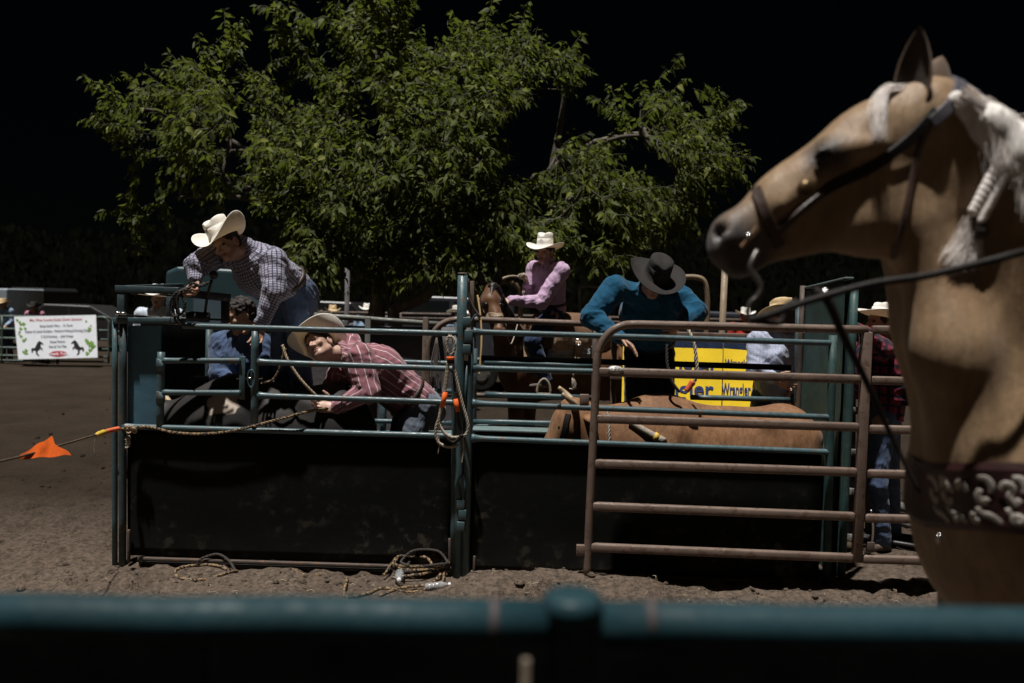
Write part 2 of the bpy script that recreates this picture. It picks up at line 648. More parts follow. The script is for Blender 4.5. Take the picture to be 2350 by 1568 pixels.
# ------------------------------------------------------------------ hands and heads
def hand_prims(w, d, palm, side=1, curl=0.6, s=1.0, spread=0.10, mid=0):
    """w wrist, d direction of the fingers, palm = palm normal, side = +1/-1 where the thumb sits"""
    d = nrm(d); n = nrm(np.asarray(palm, float) - d * np.dot(palm, d)); t = cross3(d, n) * side
    L = []
    knb = w + d * 0.085 * s
    L.append(cone(w - d * 0.03 * s, w + d * 0.03 * s, 0.026 * s, 0.03 * s, 0.01, (n, 0.62), mid))
    L.append(cone(w + d * 0.02 * s, knb, 0.036 * s, 0.042 * s, 0.012, (n, 0.42), mid))
    lens = (0.040, 0.045, 0.041, 0.032)
    for i in range(4):
        off = (0.030 - 0.020 * i) * s
        p = knb + t * off - d * (0.004 * abs(i - 1.2)) * s
        dirn = nrm(d + t * spread * (1.5 - i))
        ang = curl * 0.45
        for q in range(3):
            ang2 = ang + q * curl * 0.75
            dd = dirn * math.cos(ang2) + n * math.sin(ang2)
            e = p + dd * lens[i] * s * (1.0, 0.72, 0.55)[q]
            L.append(cone(p, e, (0.0095, 0.0085, 0.0078)[q] * s, (0.0088, 0.008, 0.0068)[q] * s, 0.004, None, mid))
            p = e
    p = w + d * 0.02 * s + t * 0.026 * s
    dd = nrm(d * 0.6 + t * 0.75 + n * 0.35)
    for q, ln in enumerate((0.042, 0.034, 0.026)):
        e = p + dd * ln * s
        L.append(cone(p, e, (0.014, 0.011, 0.0095)[q] * s, (0.0115, 0.0098, 0.0075)[q] * s, 0.006, None, mid))
        p = e
        dd = nrm(dd + d * 0.35 + n * 0.25 * curl)
    return L

def head_prims(c, f, u, s=1.0):
    """skull, jaw, nose, brow, eyes, lips, ears; ids: 0 skin 1 eye 2 lip"""
    r_, f_, u_ = frame(f, u)
    A = np.array([r_, f_, u_])
    def pt(x, y, z): return c + (r_ * x + f_ * y + u_ * z) * s
    L = [ell(pt(0, -0.012, 0.035), np.array([0.074, 0.094, 0.082]) * s, A, 0.03),
         ell(pt(0, 0.022, -0.03), np.array([0.058, 0.068, 0.078]) * s, A, 0.03),
         ell(pt(0, 0.060, -0.092), np.array([0.028, 0.024, 0.021]) * s, A, 0.025),
         cone(pt(-0.055, 0.0, -0.062), pt(-0.015, 0.058, -0.095), 0.018 * s, 0.014 * s, 0.03),
         cone(pt(0.055, 0.0, -0.062), pt(0.015, 0.058, -0.095), 0.018 * s, 0.014 * s, 0.03),
         cone(pt(-0.034, 0.080, 0.018), pt(0.034, 0.080, 0.018), 0.010 * s, 0.010 * s, 0.02),
         ell(pt(0.033, 0.094, -0.004), np.array([0.019, 0.014, 0.013]) * s, A, 0.012, 0, -1),
         ell(pt(-0.033, 0.094, -0.004), np.array([0.019, 0.014, 0.013]) * s, A, 0.012, 0, -1),
         cone(pt(0, 0.086, 0.002), pt(0, 0.108, -0.036), 0.009 * s, 0.013 * s, 0.012),
         ell(pt(0.013, 0.096, -0.040), np.array([0.010, 0.011, 0.009]) * s, A, 0.008),
         ell(pt(-0.013, 0.096, -0.040), np.array([0.010, 0.011, 0.009]) * s, A, 0.008),
         ell(pt(0.038, 0.070, -0.03), np.array([0.024, 0.018, 0.018]) * s, A, 0.02),
         ell(pt(-0.038, 0.070, -0.03), np.array([0.024, 0.018, 0.018]) * s, A, 0.02),
         ell(pt(0.033, 0.076, -0.004), np.array([0.013, 0.010, 0.008]) * s, A, 0.003, 1),
         ell(pt(-0.033, 0.076, -0.004), np.array([0.013, 0.010, 0.008]) * s, A, 0.003, 1),
         ell(pt(0, 0.086, -0.064), np.array([0.022, 0.010, 0.0055]) * s, A, 0.006, 2),
         ell(pt(0, 0.084, -0.076), np.array([0.018, 0.010, 0.006]) * s, A, 0.006, 2),
         cone(pt(-0.024, 0.094, -0.070), pt(0.024, 0.094, -0.070), 0.0022 * s, 0.0022 * s, 0.003, None, 1, -1),
         ell(pt(0.077, -0.012, -0.012), np.array([0.012, 0.022, 0.034]) * s, A, 0.008),
         ell(pt(-0.077, -0.012, -0.012), np.array([0.012, 0.022, 0.034]) * s, A, 0.008),
         ell(pt(0.088, -0.005, -0.008), np.array([0.008, 0.012, 0.020]) * s, A, 0.006, 0, -1),
         ell(pt(-0.088, -0.005, -0.008), np.array([0.008, 0.012, 0.020]) * s, A, 0.006, 0, -1)]
    return L, A

def person(label, J, hf, hu, cf, shirt, jeans, skin_mats, boots, hair=None, hat=None, grp=None, fine=0.010, headv=0.0045, hands=None, belt=None, scale=1.0, cuff=True, base=None, fold=0.008, hs=1.0, sleeve=1.0, girth=1.0, hairy=0.016):
    """J: joints in metres (pel, che, nk, hd, sl el wl, sr er wr, hl kl al, hr kr ar); hf/hu head forward/up; cf chest forward"""
    J = {k: np.asarray(v, float) for k, v in J.items()}
    if base is None:
        base = (J['al'] + J['ar']) / 2; base = base - np.array([0, 0, 0.09])
    t = thing("person", label, "person", base, grp)
    g = girth
    cf = nrm(cf)
    sd = nrm(J['sr'] - J['sl'])
    tor = nrm(J['nk'] - J['pel'])
    # --- the body: one skin surface from head to feet under the clothes
    body = []
    hp, A = head_prims(J['hd'], hf, hu, hs)
    nkb = J['hd'] - A[2] * 0.075 - A[1] * 0.02
    neck = [cone(nkb, J['nk'], 0.054 * hs, 0.062, 0.03)]
    body += neck
    body += [cone(J['nk'], J['che'], 0.07, 0.125 * g, 0.05, (cf, 0.66)), cone(J['che'], J['pel'], 0.125 * g, 0.125 * g, 0.05, (cf, 0.66))]
    for s in 'lr':
        body += [cone(J['nk'] * 0.55 + J['che'] * 0.45, J['s' + s], 0.06, 0.05, 0.04), cone(J['s' + s], J['e' + s], 0.047, 0.038, 0.03), cone(J['e' + s], J['w' + s], 0.038, 0.026, 0.02),
                 cone(J['h' + s], J['k' + s], 0.075, 0.052, 0.04), cone(J['k' + s], J['a' + s], 0.05, 0.036, 0.03),
                 cone(J['pel'], J['h' + s], 0.1, 0.075, 0.05)]
    parts = [polygonise(body, fine * 1.25, -0.004)]
    parts.append(polygonise(hp + [cone(nkb, nkb * 0.7 + J['nk'] * 0.3, 0.054 * hs, 0.057, 0.03)], headv))
    for s in 'lr':
        hd = (hands or {}).get(s)
        if hd is None:
            d = nrm(J['w' + s] - J['e' + s])
            hd = dict(d=d, n=cf * -1 if abs(np.dot(d, cf)) < 0.8 else sd, side=1, curl=0.5)
        parts.append(polygonise(hand_prims(J['w' + s], hd['d'], hd['n'], hd.get('side', 1), hd.get('curl', 0.5), 1.05 * hs, mid=hd.get('mid', 0)), headv))
    V, F, M = join_parts(parts)
    mesh("body", V, F, None, t, True, mats=skin_mats, midx=M)
    # --- shirt
    sh = [cone(J['nk'] - tor * 0.02, J['che'], 0.085, 0.165 * g, 0.06, (cf, 0.66)), cone(J['che'], J['pel'] + tor * 0.045, 0.165 * g, 0.152 * g, 0.06, (cf, 0.74)),
          ell(J['che'] + cf * 0.02, np.array([0.15 * g, 0.12 * g, 0.14]), np.array([sd, cf, cross3(sd, cf)]), 0.05)]
    bones = [(J['pel'], J['nk'], sd, 0.15)]
    for s in 'lr':
        S, E, W_ = J['s' + s], J['e' + s], J['w' + s]
        sh += [cone(J['nk'] * 0.6 + J['che'] * 0.4, S, 0.075, 0.068, 0.05), cone(S, E, 0.068 * sleeve, 0.055 * sleeve, 0.04), cone(E, W_ + nrm(E - W_) * 0.015, 0.055 * sleeve, 0.037, 0.025)]
        if cuff:
            sh.append(cone(W_ + nrm(E - W_) * 0.065, W_ + nrm(E - W_) * 0.008, 0.041, 0.041, 0.006))
        for a_, b_ in ((S, E), (E, W_)):
            ax = nrm(b_ - a_)
            bones.append((a_, b_, nrm(cross3(ax, cf) + 1e-4), 0.05))
    def folds(p, amp=fold, bn=None):
        c = limb_coords(p, bn or bones)
        q = np.stack([c[:, 0] + 0.55 * c[:, 1], c[:, 1] * 0.55, c[:, 2] - 0.4 * c[:, 1]], 1)
        w = (vnoise(c * 9.0) - .5)[:, None] * 0.5
        a = 1 - np.abs(2 * vnoise(q * 13 + w * 2) - 1) * 1.8
        b_ = 1 - np.abs(2 * vnoise(q * np.array([24, 30, 24.0]) + w * 3 + 5) - 1) * 1.8
        return amp * (0.9 * np.clip(a, -1, 1) + 0.45 * np.clip(b_, -1, 1) - 0.25)
    V, F, M = polygonise(sh, fine, 0.004, 1, disp=folds)
    o = mesh("shirt", V, F, shirt, t)
    cloth_attr(o, V, bones)
    # --- collar
    q = J['nk']; ax = nrm(nkb - J['nk'])
    rr, ff, uu = frame(cf, ax)
    ang = np.linspace(0.5, 2 * math.pi - 0.5, 26)
    cv = []; cfa = []
    for k, (rad, hgt) in enumerate(((0.075, 0.0), (0.069, 0.035), (0.079, 0.036), (0.098, -0.004), (0.092, -0.006))):
        for a_ in ang:
            cv.append(q + ff * math.cos(a_) * rad * 1.02 + rr * math.sin(a_) * rad + uu * (hgt + 0.012 - (0.03 * (math.cos(a_) > 0.6) if k >= 3 else 0)))
    n = len(ang)
    for i in range(4):
        for j in range(n - 1):
            cfa.append((i * n + j, i * n + j + 1, (i + 1) * n + j + 1, (i + 1) * n + j))
    oc = mesh("collar", np.array(cv), cfa, shirt, t)
    cloth_attr(oc, np.array(cv), bones[:1])
    # --- jeans
    je = [cone(J['pel'] + tor * 0.06, J['pel'] - tor * 0.05, 0.142 * g, 0.140 * g, 0.04, (cf, 0.74))]
    jb = []
    for s in 'lr':
        H_, K_, A_ = J['h' + s], J['k' + s], J['a' + s]
        je += [cone(J['pel'] * 0.3 + H_ * 0.7, K_, 0.098 * g, 0.07, 0.05), cone(K_, A_, 0.07, 0.058, 0.04)]
        jb += [(H_, K_, nrm(cross3(K_ - H_, cf) + 1e-4), 0.08), (K_, A_, nrm(cross3(A_ - K_, cf) + 1e-4), 0.06)]
    V, F, M = polygonise(je, fine, 0.004, 1, disp=lambda p: folds(p, fold * 0.7, jb))
    o = mesh("jeans", V, F, jeans, t)
    cloth_attr(o, V, jb)
    if belt is not None:
        bl = J['pel'] + tor * 0.085
        rr_, ff_, uu_ = frame(cf, tor)
        ring = [bl + rr_ * math.cos(a_) * 0.156 * g + ff_ * math.sin(a_) * 0.118 * g for a_ in np.linspace(0, 6.283, 36)]
        V, F = tube(ring, 0.020, 8, False, None)
        mesh("belt", V, F, belt, t)
    # --- boots
    for s in 'lr':
        A_ = J['a' + s]
        fd = (hands or {}).get('f' + s, nrm(cf * np.array([1, 1, 0])))
        fd = nrm(fd)
        b_ = [cone(A_ + np.array([0, 0, 0.05]), A_ - np.array([0, 0, 0.04]), 0.05, 0.045, 0.02), cone(A_ - np.array([0, 0, 0.045]) - fd * 0.04, A_ - np.array([0, 0, 0.06]) + fd * 0.15, 0.042, 0.03, 0.03, (np.array([0, 0, 1.0]), 0.8)),
              cone(A_ - np.array([0, 0, 0.085]) - fd * 0.05, A_ - np.array([0, 0, 0.05]) - fd * 0.045, 0.03, 0.036, 0.01)]
        V, F, M = polygonise(b_, max(fine, 0.009))
        mesh("boot", V, F, boots, t)
    # --- hair
    if hair is not None:
        r_, f_, u_ = A
        hh = [ell(J['hd'] + (-f_ * 0.022 + u_ * 0.045) * hs, np.array([0.083, 0.098, 0.085]) * hs, A, 0.02),
              ell(J['hd'] + (-f_ * 0.055 - u_ * 0.02) * hs, np.array([0.068, 0.052, 0.07]) * hs, A, 0.03),
              ell(J['hd'] + (f_ * 0.11 - u_ * 0.03) * hs, np.array([0.10, 0.075, 0.085]) * hs, A, 0.015, 0, -1)]
        V, F, M = polygonise(hh, headv * 1.2, 0, 1, disp=lambda p: hairy * fbm(p * 42, 3) + 0.004)
        mesh("hair", V, F, hair, t)
    if hat is not None:
        hk = dict(hat)
        off = hk.pop('off', 0.052); tilt = hk.pop('tilt', 0.0)
        hu2 = A[2] - A[1] * tilt
        if 'upv' in hk: hu2 = hk.pop('upv')
        make_hat(t, J['hd'] + (A[2] * off - A[1] * 0.008) * hs, A[1], hu2, **hk)
    return t

def cloth_attr(o, V, bones):
    out = limb_coords(V, bones)
    at = o.data.attributes.new("cloth", 'FLOAT_VECTOR', 'POINT')
    at.data.foreach_set("vector", out.astype(np.float32).ravel())

def limb_coords(V, bones):
    """own coordinates of each limb, so that stripes and folds follow the sleeve or the back"""
    best = np.full(len(V), 9.0); out = np.zeros((len(V), 3))
    for a, b, sdv, rad in bones:
        d = b - a; L2 = np.dot(d, d)
        t = np.clip((V - a) @ d / L2, 0, 1)
        dist = np.linalg.norm(V - a - t[:, None] * d, axis=1) - rad
        ax = nrm(d); sdv = np.array([0.0, -1.0, 0.15]); s = nrm(sdv - ax * np.dot(sdv, ax)); n = cross3(ax, s)
        w = dist < best
        best[w] = dist[w]
        q = V[w] - a
        rr = max(rad, .055)
        out[w] = np.stack([np.arctan2(q @ n, q @ s) * rr, q @ ax, np.linalg.norm(q - np.outer(q @ ax, ax), axis=1) * .5], 1) + 5.0
    return out

def standing(px, py_feet, Y, h=1.75, face=(0, -1, 0), z0=0.0, lean=0.0):
    """plain standing joints for far people"""
    b = P(px, py_feet, Y); b[2] = z0
    f = nrm(face); r = cross3(f, [0, 0, 1.0])
    k = h / 1.75
    def q(x, y, z): return b + r * x * k + f * y * k + np.array([0, 0, z * k])
    l = lean
    J = dict(pel=q(0, 0, 0.95), che=q(0, 0.03 + l * 0.6, 1.25), nk=q(0, 0.02 + l, 1.47), hd=q(0, 0.05 + l * 1.1, 1.60),
             sl=q(-0.19, 0.02 + l, 1.42), el=q(-0.24, 0.04 + l, 1.14), wl=q(-0.18, 0.2 + l, 1.02),
             sr=q(0.19, 0.02 + l, 1.42), er=q(0.24, 0.04 + l, 1.14), wr=q(0.18, 0.2 + l, 1.02),
             hl=q(-0.09, 0, 0.9), kl=q(-0.10, 0.03, 0.5), al=q(-0.10, 0, 0.09), hr=q(0.09, 0, 0.9), kr=q(0.10, 0.03, 0.5), ar=q(0.10, 0, 0.09))
    return J, f
# ------------------------------------------------------------------ palette
TEAL = mat_paint("teal_paint", (0.048, 0.092, 0.105), amount=0.60, grime=0.7)
TEAL_DARK = mat_paint("teal_paint_dull", (0.03, 0.06, 0.07), amount=0.60, rough=0.5)
TEAL_PALE = mat_paint("teal_plank", (0.13, 0.19, 0.19), amount=0.62, rough=0.5, grime=0.8)
GREEN_PANEL = mat_paint("green_panel", (0.022, 0.062, 0.06), amount=0.68, rough=0.55, rust=(0.12, 0.10, 0.08), scale=3.0)
RUST = mat_paint("rusty_brown_steel", (0.15, 0.105, 0.082), rust=(0.10, 0.06, 0.042), amount=0.55, rough=0.55, grime=0.6)
RUST_DARK = mat_paint("dark_rust_steel", (0.075, 0.055, 0.045), amount=0.55, rough=0.6)
GREY_PIPE = mat_paint("grey_green_pipe", (0.13, 0.135, 0.12), amount=0.6, rough=0.5)
TAN_PIPE = mat_paint("tan_pipe", (0.23, 0.17, 0.11), amount=0.65, rough=0.5)
GALV = mat_paint("green_fence_pipe", (0.11, 0.16, 0.14), amount=0.7, rough=0.5)
BLACK_STEEL = mat_plain("black_steel", (0.02, 0.02, 0.02), 0.45, 0.4, 14)
BRIGHT = mat_plain("bright_steel", (0.6, 0.6, 0.6), 0.25, 0.2, 20, 0.1, 1.0)
CONCRETE = mat_plain("weathered_block", (0.13, 0.125, 0.115), 0.9, 0.35, 9, 0.5)
WOOD = mat_plain("weathered_wood", (0.10, 0.075, 0.055), 0.85, 0.4, 8, 0.5, stretch=(1, 1, 0.15))
def mk_sheet():
    m, nt, b = new_mat("black_scuffed_sheet")
    v = coords(nt)
    base = ramp(nt, noise_f(nt, v, 2.0, 4), [(0.3, (0.003, 0.0036, 0.0033)), (0.7, (0.006, 0.007, 0.0065))])
    sc = ramp(nt, noise_f(nt, v, 9, 9, 0.72), [(0.52, 0.0), (0.60, 0.8)])
    big = ramp(nt, noise_f(nt, v, 1.6, 3), [(0.44, 0.0), (0.58, 1.0)])
    hz = nt.nodes.new("ShaderNodeSeparateXYZ"); nt.links.new(coords(nt), hz.inputs[0])
    low = ramp(nt, hz.outputs[2], [(0.0, 1.0), (0.75, 0.0)])
    w = math_n(nt, 'MULTIPLY', math_n(nt, 'MULTIPLY', sc, big), low)
    c = mix(nt, w, base, (0.085, 0.074, 0.058))
    dust = math_n(nt, 'MULTIPLY', ramp(nt, hz.outputs[2], [(0.0, 0.16), (0.3, 0.0)]), noise_f(nt, v, 6, 4))
    c = mix(nt, dust, c, (0.12, 0.10, 0.085))
    nt.links.new(c, b.inputs["Base Color"]); b.inputs["Roughness"].default_value = 0.75; b.inputs["Specular IOR Level"].default_value = 0.12
    bump(nt, b, noise_f(nt, v, 5, 6), 0.2, 0.02)
    return m
SHEET = mk_sheet()
SCREEN = mat_plain("grey_windscreen", (0.12, 0.112, 0.118), 0.9, 0.2, 5, 0.25)
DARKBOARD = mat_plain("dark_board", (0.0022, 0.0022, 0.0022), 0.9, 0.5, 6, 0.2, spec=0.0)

def mk_dirt():
    m, nt, b = new_mat("arena_dirt")
    v = coords(nt)
    xyz = nt.nodes.new("ShaderNodeSeparateXYZ"); nt.links.new(v, xyz.inputs[0])
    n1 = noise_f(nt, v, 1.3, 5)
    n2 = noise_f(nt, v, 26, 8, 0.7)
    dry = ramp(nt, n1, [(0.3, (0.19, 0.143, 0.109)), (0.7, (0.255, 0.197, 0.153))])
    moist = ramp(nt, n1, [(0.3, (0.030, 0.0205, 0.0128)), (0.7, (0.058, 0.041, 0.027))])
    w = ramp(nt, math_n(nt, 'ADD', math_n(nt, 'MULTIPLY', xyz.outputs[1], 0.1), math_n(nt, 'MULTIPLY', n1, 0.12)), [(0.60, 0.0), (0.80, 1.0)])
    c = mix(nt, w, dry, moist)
    c = mix(nt, ramp(nt, n2, [(0.40, 0.65), (0.60, 0.0)]), c, (0.04, 0.030, 0.022))
    c = mix(nt, ramp(nt, noise_f(nt, v, 95, 4), [(0.62, 0.0), (0.74, 0.45)]), c, (0.20, 0.17, 0.145))
    nt.links.new(c, b.inputs["Base Color"]); b.inputs["Roughness"].default_value = 0.95
    b.inputs["Specular IOR Level"].default_value = 0.15
    h = math_n(nt, 'ADD', noise_f(nt, v, 30, 8, 0.65), math_n(nt, 'MULTIPLY', noise_f(nt, v, 150, 4), 0.4))
    bump(nt, b, h, 1.0, 0.055)
    return m
DIRT = mk_dirt()

# ------------------------------------------------------------------ the ground
def axis(lo, hi, fine_lo, fine_hi, step, grow):
    a = list(np.arange(fine_lo, fine_hi, step))
    s = step; x = fine_hi
    while x < hi: a.append(x); s *= grow; x += s
    s = step; x = fine_lo - step
    b = []
    while x > lo: b.append(x); s *= grow; x -= s
    return np.array(b[::-1] + a)

def ground_h(x, y):
    x = np.asarray(x, float); y = np.asarray(y, float)
    p = np.stack([x, y, np.zeros_like(x)], -1).reshape(-1, 3)
    far_ = 1 + 1.3 * np.clip((p[:, 1] - 5.6) / 1.5, 0, 1)
    h = 0.05 * fbm(p * 1.1, 3) + 0.04 * far_ * fbm(p * 4.5 + 3, 4) + 0.026 * far_ * fbm(p * 15 + 9, 3)
    h = h.reshape(x.shape)
    pit = np.clip(vnoise(p * np.array([6.5, 6.5, 1.0]) + 11.0) - 0.60, 0, 1) * 0.16 + np.clip(vnoise(p * np.array([11.0, 8.0, 1.0]) + 31.0) - 0.66, 0, 1) * 0.10
    h = h - pit.reshape(x.shape)
    near = np.exp(-((y - 5.18) / 0.20) ** 2) * (0.55 + 0.45 * np.sign(np.sin(x * 2.1 + 1) + 0.2)) * (np.abs(x) < 5)
    pp = np.stack([x * 3.2, y * 3.2, np.full_like(x, 4.0)], -1).reshape(-1, 3)
    lump = np.clip(vnoise(pp).reshape(x.shape) - 0.35, 0, 1)
    h = h + near * lump * 0.17
    fade = np.clip((y - 12) / 8, 0, 1)
    h = h * (1 - 0.6 * fade)
    return h - 0.01 - 0.05 * (np.abs(x) > 200)

gx = axis(-900, 900, -4.2, 4.2, 0.026, 1.16)
gy = axis(-60, 1500, 3.6, 8.6, 0.026, 1.10)
GX, GY = np.meshgrid(gx, gy, indexing='ij')
GZ = ground_h(GX, GY)
nx, ny = len(gx), len(gy)
I = np.arange(nx * ny).reshape(nx, ny)
GF = np.stack([I[:-1, :-1], I[1:, :-1], I[1:, 1:], I[:-1, 1:]], -1).reshape(-1, 4)
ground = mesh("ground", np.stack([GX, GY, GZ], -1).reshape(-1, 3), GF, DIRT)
tag(ground, kind="structure")
def gz(x, y): return float(ground_h(np.array([x]), np.array([y]))[0])

# loose clods
mb = MB()
nk_ = 900
kx = np.where(np.arange(nk_) < 520, RNG.uniform(-3.2, 3.3, nk_), np.where(np.arange(nk_) < 640, RNG.uniform(-4.4, 3.4, nk_), RNG.uniform(-9.0, -2.7, nk_)))
ky = np.where(np.arange(nk_) < 520, RNG.normal(5.22, 0.12, nk_), np.where(np.arange(nk_) < 640, RNG.uniform(3.9, 8.0, nk_), RNG.uniform(5.5, 14.0, nk_)))
ks = np.minimum(RNG.lognormal(-4.9, 0.55, nk_) * np.where(np.arange(nk_) < 640, 1.0, 1.3), 0.05)
kz = ground_h(kx, ky) + ks * 0.25
mb2 = MB(); mb2.ball((0, 0, 0), 1.0, 6); bv = mb2.V[0]
for k in range(nk_):
    V = bv * (1 + 0.7 * fbm(bv * 1.3 + k * 1.7, 2))[:, None] * ks[k] * np.array([1, RNG.uniform(.7, 1.2), 0.7])
    mb.add(V + np.array([kx[k], ky[k], kz[k]]), mb2.F)
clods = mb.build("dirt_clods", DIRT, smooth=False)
tag(clods, kind="stuff"); clods["label"] = "loose brown dirt clods scattered over the arena ground"; clods["category"] = "dirt"

# straw wisps on the dirt
STRAW = mat_plain("pale_straw", (0.42, 0.36, 0.26), 0.8)
mb = MB()
for k in range(70):
    x = RNG.uniform(-2.8, 2.6); y = RNG.uniform(4.7, 5.2); a = RNG.uniform(0, 6.28); L = RNG.uniform(0.02, 0.07)
    z = gz(x, y) + 0.012
    p = spline([(x, y, z), (x + math.cos(a) * L * .5, y + math.sin(a) * L * .5, z + 0.01), (x + math.cos(a + .5) * L, y + math.sin(a + .5) * L, z + 0.004)], 5)
    mb.tube(p, 0.0016, 4)
st = mb.build("straw_wisps", STRAW); tag(st, kind="stuff"); st["label"] = "thin pale straw wisps on the dirt before the chutes"; st["category"] = "straw"

# ------------------------------------------------------------------ near rail
def pipe(thing_, name, path, r, mat, sides=16, flare=None):
    p = np.asarray(path, float)
    if flare and len(p) == 2:
        L = np.linalg.norm(p[1] - p[0]); d = (p[1] - p[0]) / L
        ts = [0, 0.02, 0.05, 0.09, L - 0.09, L - 0.05, L - 0.02, L]
        rr = [r * flare[0], r * (1 + (flare[0] - 1) * .55), r * (1 + (flare[0] - 1) * .2), r, r, r * (1 + (flare[1] - 1) * .2), r * (1 + (flare[1] - 1) * .55), r * flare[1]]
        p = np.array([p[0] + d * t for t in ts]); r = rr
    elif len(p) == 2:
        p = np.array([p[0] + (p[1] - p[0]) * t for t in np.linspace(0, 1, 6)])
        p[1:-1] += RNG.normal(0, 0.0012, (4, 3))
    mb = MB(); mb.tube(p, r, sides)
    return mb.build(name, mat, thing_)

YF = 0.98
NEARPAINT = mat_paint("near_rail_paint", (0.011, 0.036, 0.045), amount=0.74, rough=0.5, grime=0.06, scale=16)
NEARPAINT.node_tree.nodes["Principled BSDF"].inputs["Specular IOR Level"].default_value = 0.2
b0 = P(1318, 1500, YF); b0[2] = 0
rail = thing("near_rail", "blurred teal pipe fence rail with capped post across the very front", "fence", b0)
RR = 0.0275
za = P(-200, 1412, YF); zb = P(2560, 1446, YF)
zc = P(1318, 1430, YF)
pipe(rail, "rail", [za, zc - np.array([0.034, 0, 0])], RR, NEARPAINT, 28)
pipe(rail, "rail", [zc + np.array([0.034, 0, 0]), zb], RR, NEARPAINT, 28)
top = P(1314, 1372, YF)
mb = MB(); x0 = top[0]; zt = top[2] + 0.006
prof = [(0.029, 0.0), (0.029, zt - 0.0301), (0.0385, zt - 0.030), (0.0385, zt - 0.012), (0.036, zt - 0.004), (0.030, zt), (0.012, zt + 0.002)]
mb.tube([(x0, YF, z) for r_, z in prof], [r_ for r_, z in prof], 28)
mb.build("post", NEARPAINT, rail)
WELD = mat_plain("weld_rust", (0.05, 0.04, 0.042), 0.7)
for px in (1135, 1490):
    q = P(px, 1425, YF); mb = MB()
    mb.tube([q + np.array([d, 0, 0]) for d in (-0.006, -0.003, 0, 0.003, 0.006)], [RR * 1.0, RR * 1.035, RR * 1.05, RR * 1.035, RR * 1.0], 24)
    mb.build("weld_ring", WELD, rail)
# dark boarding below the pipe
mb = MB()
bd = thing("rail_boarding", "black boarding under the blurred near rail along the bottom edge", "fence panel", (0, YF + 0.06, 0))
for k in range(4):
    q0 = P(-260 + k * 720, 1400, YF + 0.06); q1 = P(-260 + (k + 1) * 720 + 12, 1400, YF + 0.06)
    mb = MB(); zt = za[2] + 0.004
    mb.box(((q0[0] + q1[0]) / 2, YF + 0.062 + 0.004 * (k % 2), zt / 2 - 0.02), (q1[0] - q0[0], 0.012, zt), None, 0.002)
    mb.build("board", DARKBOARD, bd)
sk = P(1200, 1500, YF - 0.05)
stt = thing("wooden_stake", "thin pale wooden stake below the near rail at the bottom edge", "stake", (sk[0], YF - 0.03, 0))
mb = MB(); zz = P(1200, 1512, YF - 0.05)[2]
mb.bar((sk[0], YF - 0.05, 0), (sk[0] + 0.004, YF - 0.05, zz), 0.010, 0.010, (0, 1, 0), 0.002); mb.build("shaft", mat_plain("pale_stake", (0.17, 0.14, 0.10)), stt)

# ------------------------------------------------------------------ chutes
YC = 5.42
def C(px, py): return P(px, py, YC)
def D_(p, dy): return p + np.array([0, dy, 0])
PR = 0.0205       # rail radius

# left gate --------------------------------------------------------
gl = thing("chute_gate", "left bucking chute gate, solid black sheet below teal rails, beside the orange flag rope", "gate", (C(660, 1300)[0], YC, 0), "bucking chute gates")
pipe(gl, "rail", [C(420, 748), C(1050, 766)], PR, TEAL, flare=(1.0, 1.35))
pipe(gl, "rail", [C(374, 828), C(553, 828)], PR * 0.95, TEAL, flare=(1.25, 1.1))
pipe(gl, "rail", [C(374, 901), C(553, 902)], PR * 0.95, TEAL, flare=(1.25, 1.1))
pipe(gl, "rail", [C(592, 831), C(1046, 847)], PR, TEAL, flare=(1.4, 1.2))
pipe(gl, "rail", [C(592, 908), C(1044, 924)], PR, TEAL, flare=(1.4, 1.2))
pipe(gl, "rail", [C(283, 979), C(1040, 1001)], PR, TEAL, flare=(1.4, 1.2))
pipe(gl, "upright", [C(586, 760), C(583, 972)], 0.026, TEAL)
pipe(gl, "upright", [C(370, 808), C(367, 982)], 0.025, TEAL)
for y0, y1 in ((858, 890), (940, 966)):
    pass
for yy in (838, 912):
    mb = MB(); mb.tube([C(369, yy - 14), C(368.6, yy - 13), C(368, yy + 12), C(368, yy + 13)], [0.025, 0.029, 0.029, 0.025], 16); mb.build("collar", TEAL, gl)
mb = MB(); mb.bar(C(557, 818), C(555, 917), 0.012, 0.040, (1, 0, 0), 0.003); mb.build("latch_plate", TEAL, gl)
mb = MB(); mb.tube([D_(C(540, 869), .02), D_(C(600, 869), .02)], 0.008, 8); mb.build("latch_pin", BRIGHT, gl)
# ring on the latch
ring = [D_(C(580, 868), -0.03) + np.array([math.cos(a) * 0.025, 0, math.sin(a) * 0.06]) for a in np.linspace(0, 6.283, 22)]
mb = MB(); mb.tube(ring, 0.005, 6, False); mb.build("latch_ring", TEAL, gl)
# blue head panel
q = [C(289, 748), C(364, 748), C(362, 984), C(287, 984)]
mb = MB()
V = np.array([D_(x, 0.03) for x in q] + [D_(x, 0.045) for x in q])
mb.add(V, [(0, 3, 2, 1), (4, 5, 6, 7), (0, 1, 5, 4), (1, 2, 6, 5), (2, 3, 7, 6), (3, 0, 4, 7)])
BLUEPANEL = mat_paint("blue_head_panel", (0.055, 0.145, 0.205), amount=0.76, rough=0.55, grime=0.4, scale=5)
mb.build("head_panel", BLUEPANEL, gl, False)
